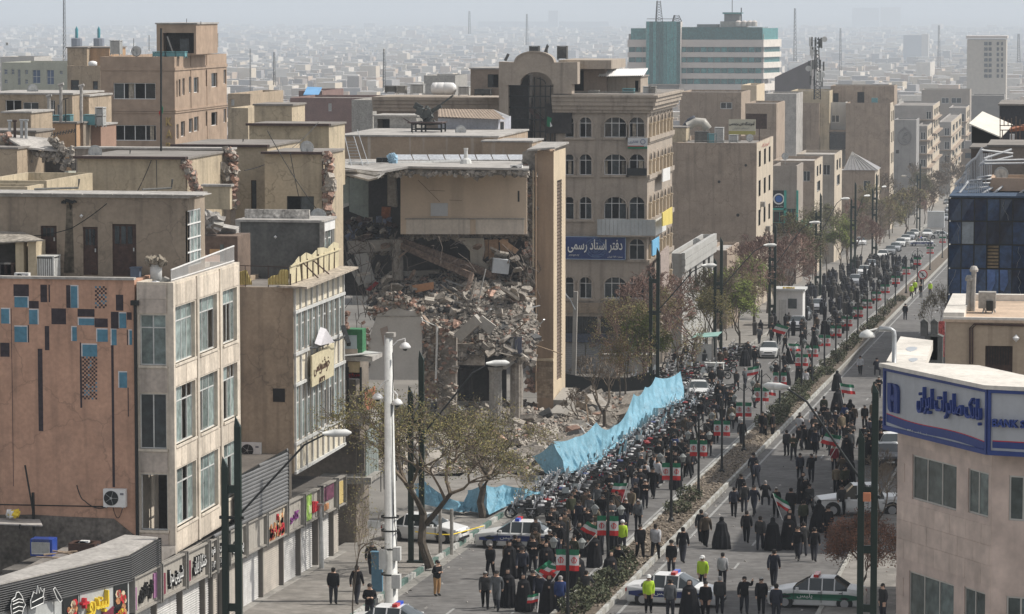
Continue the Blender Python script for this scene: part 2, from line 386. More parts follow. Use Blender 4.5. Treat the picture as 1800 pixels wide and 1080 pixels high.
for i,h in enumerate(sh):
 ws.window(b1,*h,n=3 if i%3==1 else 4,m=.27,pane=gls,missing=(.05,.3,.25)[i//3],curtain=.5 if i>2 else.15,depth=.22)
mb=MB()
for h in fh:wf.block(mb,h[0]-.05,h[1]+.08,h[2]-.1,h[2],-.06,.1)
for h in sh:ws.block(mb,h[0]-.05,h[1]+.06,h[2]-.1,h[2],-.07,.1)
for i,h in enumerate(fh+sh):
 b=MB();w=wf if i<3 else ws;w.block(b,h[0]-.05,h[1]+.07,h[2]-.1,h[2],-.07,.1);b.build('window_sill',wstone,b1)
 # pilasters and corner strips
mb=MB()
for px in(346.5,387):y=PX(px,600,FL).y;ws.block(mb,y-.16,y+.16,zB+.02,zT-.02,-.07,0)
ws.block(mb,yF,yF+.22,zB,zT-.01,-.05,0);wf.block(mb,FL-.18,FL+.05,zB,zT-.01,-.05,0)
mb.build('pilasters',wstone,b1)
# stone cladding panels, each slab proud with open joints
clad=[]
def panels(w,a0,a1,z0,z1,na,nz,parent,m,holes=()):
 da=(a1-a0)/na;dz=(z1-z0)/nz
 for i in range(na):
  for j in range(nz):
   b=MB();w.block(b,a0+i*da+.012,a0+(i+1)*da-.012,z0+j*dz+.012,z0+(j+1)*dz-.012,-.022-R.random()*.012,0)
   b.build('stone_panel',m,parent)
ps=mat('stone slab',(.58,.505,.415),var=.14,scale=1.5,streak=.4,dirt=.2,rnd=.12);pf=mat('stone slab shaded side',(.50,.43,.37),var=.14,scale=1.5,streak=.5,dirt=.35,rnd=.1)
for(za,zb)in((sh[0][3]+.06,zT-.1),(sh[3][3]+.06,sh[0][2]-.14),(sh[6][3]+.06,sh[3][2]-.14),(zB+.05,sh[6][2]-.14)):
 for(a,b,n)in((307,345,4),(348.5,385.5,4),(389,420,3)):
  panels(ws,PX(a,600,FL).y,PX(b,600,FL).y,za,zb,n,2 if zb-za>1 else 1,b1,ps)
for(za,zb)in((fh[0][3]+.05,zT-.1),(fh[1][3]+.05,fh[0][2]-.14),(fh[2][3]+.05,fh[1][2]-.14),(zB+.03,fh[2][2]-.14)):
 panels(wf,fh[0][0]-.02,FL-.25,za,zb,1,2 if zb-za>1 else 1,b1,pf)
 # roof railing along the street side and drain
mb=MB();y=yF+.3
ya,yb=PX(306,490,FL).y,PX(416,470,FL).y
mb.bar((FL-.12,ya,zT+.5),(FL-.12,yb,zT+.75),.05);mb.bar((FL-.12,ya,zT+.08),(FL-.12,yb,zT+.1),.04)
k=0
while ya+k*.16<yb:t=k*.16/(yb-ya);mb.bar((FL-.12,ya+k*.16,zT),(FL-.12,ya+k*.16,zT+.5+.25*t),.022);k+=1
tag(mb.build('roof_railing',white),'white steel railing along the roof edge of the pale stone corner block','railing')
mb=MB();mb.tube([(xl-.05,yF-.08,zB+.3),(xl-.05,yF-.08,zT-.8)],.07,8);mb.box(xl-.2,yF-.25,zT-.95,xl+.12,yF,zT-.75)
mb.build('drain_pipe',blackm,b1)
# ---- salmon mural building
zP=PY(100,491,yF).z;zPb=PY(100,945,yF).z
xL=PY(-120,600,yF).x
b2=thing('mural_building','salmon plastered blind wall painted with black and blue rectangles','building',(xl,yF,zPb))
shell(b2,xL,xl-.1,yF+.02,yF+14,zPb,zP,pink,par=.25)
mb=MB();mb.box(xL,yF-.08,zP,xl-.1,yF+.3,zP+.1);mb.build('coping',rooflt,b2)
pbk=mat('mural black paint',(.045,.035,.04),var=.3,scale=4,bump=0);pbl=mat('mural blue paint',(.09,.22,.30),var=.22,scale=2,bump=0,streak=.2);pwh=mat('mural white paint',(.62,.6,.6),var=.15,scale=2,bump=0)
wp=front(yF+.02)
def patch(m,a,b,c,d,off,name='painted_rectangle'):
 h=hf(a/3,c/3,360+b/3,360+d/3,yF);bb=MB();wp.block(bb,h[0],h[1],h[2],h[3],-off,0);bb.build(name,m,b2)
for r in((70,420,152,484),(212,422,248,515),(348,425,372,545),(610,475,650,560),(152,508,204,548),(270,547,348,632),(408,550,498,592),(498,600,568,648),(584,565,626,655),(668,568,694,608),(145,635,153,727),(235,640,260,768),(0,728,50,803),(255,422,263,515),(420,727,428,800),(668,660,674,742),(57,548,72,1486),(198,760,228,1195),(585,742,606,1490),(420,800,433,1072),(672,965,679,1118)):patch(pbk,*r,.005)
for r in((75,487,145,543),(372,430,408,545),(4,550,48,628),(152,555,198,632),(415,600,497,637),(628,573,666,652),(75,643,142,726),(380,646,405,720),(512,658,568,724),(588,658,615,742),(682,664,696,740),(434,738,512,802),(628,884,670,967)):
 patch(pwh,r[0]-6 if r[0]>300 else r[0],r[1]-6,r[2]+(6 if r[0]<300 or r[0]==372 else 0),r[3],.004,'painted_border');patch(pbl,*r,.008)
mb=MB();ck=[]
for(x0,y0,x1,y1,nx,ny,kk)in((500,430,562,547,6,11,0),(433,802,512,1028,8,22,1)):
 for i in range(nx):
  for j in range(ny):
   if(i+j)%2:continue
   a=x0+(x1-x0)*i/nx;b=y0+(y1-y0)*j/ny;h=hf(a/3,(a+(x1-x0)/nx)/3,360+b/3,360+(b+(y1-y0)/ny)/3,yF)
   mb.cur=0 if R.random()<.7 else 1;wp.block(mb,*h,-.006,0)
mb.build('painted_chequers',(pbk,pbl),b2,kind='stuff')
# lower shabby grey plaster patch where the salmon paint has gone
mb=MB();pts=[(0,905),(60,905),(110,908),(200,912),(235,940),(235,1010),(0,1010)]
mb.slab([PY(x,y,yF-.01)for x,y in pts],(0,-.03,0));mb.build('bare_plaster',mat('sooty plaster',(.13,.115,.10),var=.55,scale=1.2,streak=.4,dirt=.4),b2)
# split air conditioner maker
def aircon(label,px,py,y=None,x=None,w=.85,h=.62,facing='F',cat='air conditioner'):
 p=PY(px,py,y)if y is not None else PX(px,py,x)
 t=thing('air_conditioner',label,cat,p)
 mb=MB();d=.32
 if facing=='F':
  mb.box(p.x,p.y-d,p.z-h,p.x+w,p.y-.04,p.z);mb.build('casing',white,t)
  c=(p.x+w*.36,p.y-d-.01,p.z-h/2)
  mb=MB();mb.tube([(c[0],c[1]+.01,c[2]),(c[0],c[1]-.012,c[2])],h*.41,20);f=mb.build('fan_grille',blackm,t)
  mb=MB();mb.tube([(c[0],c[1]-.01,c[2]),(c[0],c[1]-.03,c[2])],h*.07,10)
  for k in range(5):a=k*1.256;mb.bar((c[0],c[1]-.016,c[2]),(c[0]+h*.38*math.cos(a),c[1]-.016,c[2]+h*.38*math.sin(a)),.012)
  mb.build('fan_hub',steel,f)
  mb=MB();mb.box(p.x+.1,p.y-d,p.z-h-.04,p.x+.15,p.y,p.z-h-.002);mb.box(p.x+w-.15,p.y-d,p.z-h-.04,p.x+w-.1,p.y,p.z-h-.002);mb.build('bracket',steel,t)
  mb=MB();mb.box(p.x+w*.76,p.y-d-.006,p.z-h*.32,p.x+w*.92,p.y-d,p.z-h*.2);mb.build('badge',mat('grey badge',(.2,.2,.22)),t)
 return t
aircon('white split air conditioner on the salmon mural wall beside the corner block',185,858,yF,w=.95,h=.75)
# desert cooler: louvred box
def cooler(label,px,py,y,w=1.1,h=1.2,d=1.0,m=offw,legs=.12,louvre=True,group=None,zbase=None):
 p=PY(px,py,y)if zbase is None else V((PY(px,py,y).x,y,zbase+h+legs))
 t=thing('evaporative_cooler',label,'cooler',(p.x,y,p.z-h-legs),group)
 z0=p.z-h;mb=MB();mb.box(p.x+.03,y+.03,z0+.02,p.x+w-.03,y+d-.03,p.z-.03);mb.build('body',greydk if louvre else m,t)
 mb=MB()
 for(a,b)in((0,0),(w-.07,0),(0,d-.07),(w-.07,d-.07)):mb.box(p.x+a,y+b,z0-legs,p.x+a+.07,y+b+.07,p.z-.001)
 mb.box(p.x-.02,y-.02,p.z,p.x+w+.02,y+d+.02,p.z+.05);mb.box(p.x,y,z0,p.x+w,y+d,z0+.06);mb.build('frame',m,t)
 if louvre:
  n=9
  for k in range(n):
   mb=MB();x=p.x+.08+(w-.16)*k/n;mb.box(x,y,z0+.07,x+(w-.16)/n*.62,y+.025,p.z-.07);mb.build('slat',m,t)
  mb=MB()
  for k in range(n):yy=y+.08+(d-.16)*k/n;mb.box(p.x+w-.02,yy,z0+.07,p.x+w,yy+(d-.16)/n*.62,p.z-.07)
  mb.build('side_slats',m,t,kind='stuff')
 return t
 # ---- penthouse on the corner block
yP=yF+3.1;zPT=PY(150,347,yP).z;xPR=PY(330,400,yP).x
b3=thing('roof_penthouse','tan plastered penthouse with three dark brown doors above the mural wall','penthouse',(xPR,yP,zT))
dr=[hf(71,100,397,447,yP),hf(145.5,172.5,399,484,yP),hf(197,240,394,486,yP)]
ySb=PX(357,400,xPR).y
wz=(PX(329.5,370,xPR).y,PX(353,370,xPR).y,PX(329.5,470,xPR).z,PX(329.5,371,xPR).z)
shell(b3,PY(-80,400,yP).x,xPR,yP,ySb+.3,zT-.4,zPT,tan2,dr,[wz],par=0,roof=rooflt)
side(xPR).window(b3,*wz,n=4,m=0,fr=white,pane=gls,missing=.1,depth=.08)
mb=MB()
for k in(.25,.5,.75):z=wz[2]+(wz[3]-wz[2])*k;side(xPR).block(mb,wz[0],wz[1],z-.025,z+.025,0,.05)
mb.build('glazing_bars',white,b3)
for h in dr:
 mb=MB();front(yP).block(mb,h[0],h[1],h[2],h[3]-.02,.08,.14);d=mb.build('door',darkbr,b3)
 n=3;zt=h[3]-.1;zb2=h[3]-(h[3]-h[2])*.38
 for k in range(n):
  mb=MB();a=h[0]+.1+(h[1]-h[0]-.2)*k/n;front(yP).block(mb,a,a+(h[1]-h[0]-.2)/n*.7,zb2,zt,.06,.08);mb.build('pane',glsd,d)
 mb=MB();front(yP).block(mb,h[1]-.15,h[1]-.1,(h[2]+h[3])/2-.05,(h[2]+h[3])/2+.1,.04,.08);mb.build('handle',steel,d)
 # roof edge sheets
for k in range(7):
 mb=MB();x0=PY(-10+k*53,345,yP).x;x1=PY(41+k*53,345,yP).x;mb.box(x0,yP-.25,zPT+.12,x1,yP+1.2,zPT+.16);mb.build('roof_sheet',rooflt,b3)
mb=MB()
for px,py0,py1 in((122,380,480),):
 p=PY(px,py0,yP-.02);q=PY(px,py1,yP-.02);mb.slab([PY(px-5,py0-20,yP),PY(px+5,py0-20,yP),PY(px+9,py1,yP),PY(px-10,py1,yP)],(0,-.004,0))
mb.build('damp_stain',mat('damp stain',(.10,.085,.065),var=.6,scale=2.5,bump=0),b3)
p=PY(122,354,yP-.15)
mb=MB();mb.obox(p,(.35,.12,.12),Matrix.Rotation(.3,3,'Y'));mb.tube([p,p+V((0,.15,-.35))],.03);mb.lathe(p+V((-.25,0,-.1)),[(.0,.15),(.1,.1),(.12,0)],10);mb.lathe(p+V((.22,0,-.06)),[(.0,.12),(.1,.06),(.12,0)],10)
mb.build('floodlight',blackm,b3)
p=PY(143,380,yP-.1);mb=MB();mb.lathe(p,[(.0,-.09),(.09,0),(.0,.09)],10);tag(mb.build('globe_lamp',white),'small white globe lamp hanging over the narrow brown penthouse door','lamp')
cooler('large white louvred cooler standing on the roof before the penthouse',54,439,yP-1.4,1.0,1.08,.9,zbase=zT-.35)
aircon('small white outdoor unit on the roof beside the lean-to shed',29,479,yP-2.2,w=.62,h=.34)
# lean-to shed at far left of the roof
sd=thing('lean_to_shed','open lean-to shed with rusty tin roof at the roof edge','shed',PY(0,492,yP-1.5))
mb=MB();mb.slab([PY(-40,408,yP),PY(40,410,yP),PY(77,424,yP-1.8),PY(-40,430,yP-1.8)],(0,0,.05));mb.build('roof',mat('rusty tin',(.3,.27,.23),var=.4,scale=3),sd)
mb=MB();
for px in(31,53):p=PY(px,425,yP-1.5);mb.box(p.x-.1,p.y,zT-.3,p.x+.25,p.y+1.3,p.z)
mb.build('pier',yel,sd)
p=PY(-40,430,yP-.3);q=PY(50,430,yP-.3);mb=MB();mb.box(p.x,p.y,zT-.35,q.x,p.y+.1,p.z);mb.build('back_wall',dark,sd)
for k in range(6):mb=MB();p=PY(-5+k*6,462+3*(k%2),yP-1.2);mb.box(p.x,p.y,zT-.33,p.x+.3,p.y+.3,p.z);tag(mb.build('storage_box',[greydk,darkbr,grey][k%3]),['dark','brown','grey'][k%3]+' box stored under the lean-to, number %s from its open side'%['six','five','four','three','two','one'][k],'box')
# items on the roof
p=PY(229,470,yP-.8);mb=MB();mb.box(p.x,p.y,zT-.33,p.x+.38,p.y+.4,p.z-.05);mb.box(p.x-.03,p.y-.03,p.z-.05,p.x+.41,p.y+.43,p.z)
tag(mb.build('waste_bin',mat('blue grey plastic',(.12,.15,.2),rough=.5)),'blue grey plastic bin beside the widest penthouse door','bin')
tk=thing('water_tank','white roof tank with rags bundled on top near the railing','tank',PY(274,492,yP-1.2))
p=PY(274,455,yP-1.2);mb=MB();mb.lathe((p.x,p.y,zT-.3),[(.0,0),(.24,0),(.26,.9),(.1,1.0),(0,1)],14);mb.build('tank_body',offw,tk,smooth=True)
mb=MB()
for k in range(26):a=R.uniform(0,6.3);mb.chunk((p.x+.3*math.cos(a),p.y+.3*math.sin(a),zT+.72+R.uniform(-.1,.12)),(.3,.3,.2),R)
mb.build('rag_bundle',mat('dirty rags',(.22,.19,.15),var=.5,scale=5),tk)
jk=MB()
for k in range(60):
 y=R.uniform(yF+.4,yF+9);jk.chunk((FL-R.uniform(.4,2.0),y,zT-.25),(R.uniform(.2,.7),R.uniform(.2,.7),R.uniform(.1,.5)),R);jk.cur=k%3
tag(jk.build('roof_junk',(silver,greydk,rooflt),kind='stuff'),'heap of torn foil and scrap behind the white railing','scrap')
# ---- building B: tan end wall, gridded street front
yG=PX(515,505,FL).y;yH=PX(603,470,FL).y;zGt=PX(515,506,FL).z;zGb=PX(515,834,FL).z
xGl=PY(380,600,yG).x
b4=thing('gridded_building','tan walled block with cream and glass gridded street front and torn roof fence','building',(FL,yG,zGb))
rows=[(505,572,'p'),(572,632,'g'),(632,0,'g')]
zz=lambda py:PX(515,py,FL).z
sg=[]
ncol=9;ys=[yG+.15+(yH-yG-.3)*i/ncol for i in range(ncol+1)]
levels=[('p',511,572),('g',573,632),('p',636,690),('g',692,770),('p',775,830)]
holes=[]
bands=[('p',zz(508),zz(548)),('g',zz(552),zz(622)),('p',zz(627),zz(677)),('g',zz(680),zz(780)),('p',zz(785),zz(832))]
for kd,zt,zb in bands:
 if kd=='g':
  for i in range(ncol):holes.append((ys[i]+.06,ys[i+1]-.06,zb,zt))
shell(b4,xGl,FL,yG,yH,zGb,zGt,tan,[],holes,par=.2)
# end wall tone and openings
h=hf(480,501,683,707,yG);mb=MB();front(yG).block(mb,*h,-.03,0);mb.build('vent_hole',blackm,b4)
h=hf(455,560,0,1,yG)
for i,hh in enumerate(holes):
 side(FL).window(b4,*hh,n=1,m=.33,fr=offw,pane=gls,missing=.22,curtain=.35,depth=.1,t=.07)
cream=mat('cream infill panel',(.62,.56,.44),var=.1,scale=2,streak=.3,rnd=.08)
for kd,zt,zb in bands:
 if kd=='p':
  for i in range(ncol):
   mb=MB();side(FL).block(mb,ys[i]+.12,ys[i+1]-.14,zb+.05,zt-.05,-.02,0);mb.build('infill_panel',cream,b4)
for i in range(ncol+1):
 mb=MB();side(FL).block(mb,ys[i]-.05,ys[i]+.05,zGb+.05,zGt-.02,-.1,0);mb.build('mullion',offw,b4)
for z in(zz(550),zz(624.5),zz(678.5),zz(782.5),zz(833)):
 mb=MB();side(FL).block(mb,yG,yH,z-.07,z+.07,-.13,-.02);mb.build('transom',offw,b4)
mb=MB();mb.slab([(FL-.6,yG-.4,zGt+.02),(FL+.75,yG-.3,zGt-.03),(FL+.75,yH+.2,zGt+.05),(FL-.6,yH+.1,zGt+.1)],(0,0,.1));mb.build('eave',mat('rusty cream eave',(.36,.31,.25),var=.35,scale=3),b4)
# torn yellow fence on the roof
fy=mat('cream sheet metal',(.52,.46,.31),var=.15,scale=2,streak=.3);fyy=mat('yellow corrugated sheet',(.52,.43,.18),var=.15,scale=2)
fn=thing('roof_fence','cream sheet metal fence with ragged wavy top along the roof edge','fence',(FL-.2,yG,zGt))
for i in range(9):
 a=yG+.1+(yH-yG-.3)*i/9;b=a+(yH-yG-.3)/9*.97;h0=(.95,1.15,1.3,1.4,1.2,1.45,1.4,1.3,1.5)[i];h1=(1.15,1.3,1.4,1.2,1.35,1.4,1.25,1.5,1.35)[i]
 mb=MB();mb.slab([(FL-.2,a,zGt+.15),(FL-.2,b,zGt+.15),(FL-.2+R.uniform(-.1,.05),b,zGt+h1),(FL-.2,a,zGt+h0)],(.03,0,0));mb.build('panel',fy,fn)
 mb=MB();mb.bar((FL-.14,a,zGt),(FL-.14,a,zGt+h0-.3),.05)
 if i in(2,4):mb.bar((FL-.1,a,zGt+h0-.3),(FL+.45,a+.9,zGt+.2),.05)
 mb.build('post',darkbr,fn)
mb=MB();mb.bar((FL-.12,yG,zGt+1.0),(FL-.12,yH,zGt+1.05),.06);mb.build('rail',fy,fn)
for(pp,lab)in(([(421,500),(443,500),(433,474),(421,478)],'torn yellow corrugated sheet at the left of the roof opening'),([(471,499),(507,501),(506,474),(492,474),(490,483),(478,485)],'torn yellow corrugated sheet beside the cream roof fence')):
 n=7;mb=MB();x0=min(p[0]for p in pp);x1=max(p[0]for p in pp)
 def topy(x):
  c=sorted(pp);ups=[p for p in pp if p[1]<495];ups.sort()
  if x<=ups[0][0]:return ups[0][1]+(ups[0][0]-x)*.8
  for a,b in zip(ups,ups[1:]):
   if x<=b[0]:return a[1]+(b[1]-a[1])*(x-a[0])/max(.01,b[0]-a[0])
  return ups[-1][1]+(x-ups[-1][0])*2.2
 k=14
 for i in range(k):
  a=x0+(x1-x0)*i/k;b=x0+(x1-x0)*(i+1)/k;ya_=yG+.1+.07*(i%2);yb_=yG+.1+.07*((i+1)%2)
  mb.quad(PY(a,501,ya_),PY(b,501,yb_),PY(b,topy(b),yb_),PY(a,topy(a),ya_))
 tag(mb.build('corrugated_sheet',fyy),lab,'metal sheet')
 # grey roof room
yR=PX(563,440,FL-.4).y;xR1=PY(563,440,yR).x;zR1=PY(500,391,yR).z;xR0=PY(418,440,yR).x
ySb=PX(588,400,xR1).y
b5=thing('grey_roof_room','dark grey rendered roof room with mottled marble slab parapet','roof room',(xR1,yR,zGt))
wz=[(PX(a,440,xR1).y,PX(b,440,xR1).y,PX(564,452,xR1).z,PX(564,404,xR1).z)for a,b in((563.5,568),(569.5,575),(577,583))]
shell(b5,xR0,xR1,yR,ySb,zGt-.3,zR1,greydk,[],wz,par=0,roof=rooflt)
for h in wz:side(xR1).window(b5,*h,n=1,m=.4,fr=white,pane=gls,depth=.1,missing=.3)
mb=MB();side(xR1).block(mb,yR,ySb,zR1-.5,zR1,-.03,0);side(xR1).block(mb,yR,yR+.1,zGt,zR1-.5,-.03,0);mb.build('white_trim',white,b5)
mb=MB();p=PY(430,368,yR+1);q=PY(544,392,yR+1);mb.box(p.x,yR+1,q.z,p.x+(q.x-p.x)*.62,yR+1.15,p.z);mb.build('marble_slab',mat('mottled marble',(.42,.40,.37),var=.5,scale=3,streak=.6),b5)
mb=MB();mb.box(p.x+(q.x-p.x)*.625,yR+1,q.z+.04,q.x,yR+1.15,p.z);mb.build('marble_slab',mat('mottled marble',(.4,.4,.4)),b5)
mb=MB()
for px in(418,566):p=PY(px,390,yR-.1);mb.box(p.x-.12,yR-.12,zGt-.1,p.x+.12,yR,p.z)
mb.build('corner_post',grey,b5)
p=PY(484,417,yR-.1);mb=MB();mb.lathe(p,[(.0,-.09),(.09,0),(.0,.09)],10);tag(mb.build('globe_lamp',white),'white globe lamp on the dark grey roof room','lamp')
mb=MB();a=PY(421,467,yG+.15);b=PY(507,470,yG+.15)
mb.bar(a,b,.035)
for px in(431,471.5):p=PY(px,467,yG+.15);mb.bar(p,(p.x,p.y,zGt),.035)
tag(mb.build('roof_rail',darkbr),'thin rusty handrail across the roof before the dark grey room','railing')
# debris structures between penthouse and grey room
mb=MB()
for k in range(7):a=PY(357,395+k*3,ySb-8+k*.3);b=PY(415,405+k*3,ySb-8+k*.3);mb.slab([a,b,b+V((0,.6,.1)),a+V((0,.6,.1))],(0,0,.04))
tag(mb.build('tin_awning',rooflt,kind='stuff'),'crumpled tin awning between the tan penthouse and grey roof room','awning')
sr=thing('roof_lobby','small brown lobby with a pale wooden door behind the railing','roof room',PY(360,490,yG+1))
p=PY(357,415,yG+1.5);q=PY(418,480,yG+1.5);mb=MB();mb.box(p.x-.6,yG+1.5,zGt-1,q.x,yG+4,p.z);mb.build('wall',mat('brown shade wall',(.15,.11,.085),var=.3),sr)
h=hf(369,387,438,476,yG+1.5);mb=MB();front(yG+1.5).block(mb,*h,-.05,0);mb.build('door',mat('pale wood',(.5,.32,.17),var=.2,scale=4),sr)
h=hf(387.5,394,430,480,yG+1.5);mb=MB();front(yG+1.5).block(mb,*h,-.06,0);mb.build('glass_screen',gls,sr)
mb=MB()
for k in range(90):
 p=PY(R.uniform(357,384),R.uniform(378,400),yG+1.6+R.random());mb.chunk(p,(R.uniform(.15,.7),R.uniform(.15,.7),R.uniform(.1,.5)),R);mb.cur=k%2
tag(mb.build('roof_debris',(rooflt,grey),kind='stuff'),'pale torn sheeting and debris heaped beside the penthouse window','debris')
aircon('white split air conditioner on the tan end wall above the louvres',425,777,yG,w=.98,h=.72)
# ================================================================ SHOP ROW UNDER THE LEFT BUILDINGS
XS=FL+.35
signg=mat('sign cladding',(.36,.335,.295),var=.1,scale=2,streak=.3);sfr=mat('sign frame',(.30,.28,.25),rough=.5,var=.15)
shut=mat('shutter',(.52,.51,.49),rough=.5,var=.15,scale=1.5,streak=.35,dirt=.25);shut2=mat('tan shutter',(.42,.38,.33),rough=.5,var=.15,scale=1.5,streak=.35,dirt=.35)
burg=mat('burgundy sign',(.16,.03,.05),var=.2);mauve=mat('mauve sign',(.28,.13,.24),var=.2);limeg=mat('lime sign',(.35,.55,.12),var=.15);redm=mat('red paint',(.5,.03,.04),var=.15)
oran=mat('orange food print',(.42,.2,.09),var=.6,scale=3,grain=8);yeltx=mat('yellow letters',(.75,.55,.05),var=.1);blk=mat('black letters',(.02,.02,.02),var=0,bump=0,rough=.5);wht=mat('white letters',(.75,.75,.73),var=0,bump=0,rough=.5)
sl=V((0,1,-.032))
def lowbox(mb,y0,y1,x0,x1,z0,z1):
 mb.add([(x,y,gz(y)+z)for x in(x0,x1)for y in(y0,y1)for z in(z0,z1)],((0,1,3,2),(4,6,7,5),(0,4,5,1),(2,3,7,6),(0,2,6,4),(1,5,7,3)))
shops=[(230,277,'نان فانتزی','black pastry lettering and mauve side plates','a'),(280,322,'شیرینی سرا','heavy black lettering and one burgundy plate','b'),(325,362,'خشکبار ایران','white edged black lettering, burgundy plate at its near end','b'),(365,377.5,'نقره','two stacked black words, nearer of two narrow boards','n'),(379,392,'ساعت','two stacked black words, farther of two narrow boards','n'),(400,429,'پوشاک','black lettering half hidden by the street light mast','t'),(431,465,'','blank beige cladding','x'),(467,501,'','picture of orange pastries and fruit','f'),(503,530,'کادو','small purple lettering','p'),(533,559,'','lime green panel and red letters','l'),(564,588,'','dark berry coloured picture','d'),(591,605,'','yellow panel, last before the brown balcony house','y')]
fa=thing('shop_arcade','single storey shop row with closed roller shutters under the stone block','shop row',(XS,125,gz(125)))
for i,(a,b,w,lab,st)in enumerate(shops):
 y0=PX(a,1000,XS).y;y1=PX(b,1000,XS).y
 t=thing('shop_sign','shop fascia board with '+lab,'sign',(XS,y0,gz(y0)+2.6),'shop fascia boards')
 mb=MB();n=max(2,int((y1-y0)/.45))
 for k in range(n):
  mb=MB();lowbox(mb,y0+.06+(y1-y0-.12)*k/n,y0+.06+(y1-y0-.12)*(k+1)/n-.015,XS-.1,XS,2.66,3.96);mb.build('panel',signg,t)
 mb=MB();lowbox(mb,y0,y1,XS-.15,XS+.12,2.58,2.65);lowbox(mb,y0,y1,XS-.15,XS+.12,3.97,4.04);mb.build('frame',sfr,t)
 for yy in(y0,y1-.08):mb=MB();lowbox(mb,yy,yy+.08,XS-.15,XS+.16,2.5,4.08);mb.build('side_post',mat('sign post',(.25,.24,.22),rough=.4),t)
 yc=(y0+y1)/2;zc=gz(yc)+3.2;X1=XS+.01
 def plate(ya,yb,za,zb,m,nm='plate',o=.06):mb=MB();lowbox(mb,ya,yb,XS+.002,XS+o,za,zb);return mb.build(nm,m,t)
 if st=='a':plate(y0+.15,y0+.6,2.7,3.6,mauve);plate(y1-.75,y1-.3,2.8,3.8,mauve);text(w,'lettering',blk,t,(X1+.05,yc,zc+.05),sl,.75,(y1-y0)*.5,.05,off=.02)
 if st=='b':plate(y0+.15,y0+.75,2.75,3.6,burg);text(w,'lettering',blk,t,(X1+.05,yc+.4,zc+.05),sl,.8,(y1-y0)*.58,.08,off=.03);text(w,'lettering_face',wht,t,(X1+.12,yc+.36,zc+.09),sl,.7,(y1-y0)*.56,.01)
 if st=='n':
  for q in(.3,-.3):text(w if q>0 else 'طلا'.replace('ط','ع'),'lettering',blk,t,(X1+.05,yc,zc+q),sl,.42,(y1-y0)*.55,.06,off=.02);text(w if q>0 else 'عود','lettering_face',wht,t,(X1+.11,yc-.03,zc+q+.03),sl,.34,(y1-y0)*.5,.01)
 if st=='t':text(w,'lettering',blk,t,(X1+.05,yc,zc-.1),sl,.7,(y1-y0)*.7,.08,off=.02);text(w,'lettering_face',wht,t,(X1+.12,yc-.04,zc-.06),sl,.6,(y1-y0)*.66,.01)
 if st=='f':
  mb=MB()
  for k in range(46):
   u=R.random();yy=y0+.3+u*(y1-y0-.6);zz_=gz(yy)+2.75+R.random()*(.35+.85*u);mb.cur=R.choice((0,0,1,2));mb.obox((X1+.03,yy,zz_),(.05,R.uniform(.15,.4),R.uniform(.2,.45)),Matrix.Rotation(R.uniform(-.5,.5),3,'X'))
  mb.build('food_print',(oran,mat('cream food',(.6,.5,.35)),redm),t,kind='stuff')
 if st=='p':text(w,'lettering',mat('purple letters',(.2,.05,.2)),t,(X1+.03,yc,zc),sl,.5,(y1-y0)*.5,.04)
 if st=='l':
  plate(y0+.5,y0+1.6,2.7,3.95,limeg);plate(y0+1.0,y0+1.5,3.0,3.4,mat('pale green print',(.6,.68,.4)),o=.08)
  for k in range(3):plate(y0+1.75+k*.4,y0+2.05+k*.4,2.95,3.5-.05*k,redm,'letter',.1)
 if st=='d':plate(y0+.2,y1-.3,3.2,3.9,mat('berry print',(.12,.04,.07),var=.6,scale=4));plate(y0+.6,y0+1.6,2.75,3.05,oran)
 if st=='y':plate(y0+.2,y1-.4,2.7,3.8,mat('ochre sign',(.5,.38,.15)))
 # shutter below
 yy1=y1-.12
 s=thing('roller_shutter',('closed roller shutter under the board with '+(lab if st=='n' else lab.split(',')[0])),'shutter',(XS-.3,y0,gz(y0)),'shop roller shutters')
 mb=MB();k=0;z=.05
 while z<2.5:
  mb.add([(x_,yy,gz(yy)+zq)for(x_,zq)in((XS-.3,z),(XS-.25,z+.035),(XS-.3,z+.1))for yy in(y0+.1,yy1)],((0,2,3,1),(2,4,5,3)));z+=.1
 mb.build('slats',shut2 if i in(4,5,7,11)else shut,s,kind='stuff')
 mb=MB();lowbox(mb,y0-.06,y0+.08,XS-.4,XS-.12,0,2.55);mb.build('guide_post',mat('guide post',(.2,.185,.165),rough=.5),s)
 mb=MB();lowbox(mb,y0+.1,yy1,XS-.32,XS-.22,0,.1);mb.build('bottom_rail',sfr,s)
mb=MB();lowbox(mb,130,PX(606,900,XS).y,XS-6,XS-.42,0,3.9);mb.build('wall',mat('shop back',(.12,.11,.1),var=.3),fa)
mb=MB();lowbox(mb,133,PX(606,900,XS).y,XS-.45,XS+.1,-.1,.16);mb.build('doorstep',grey,fa)
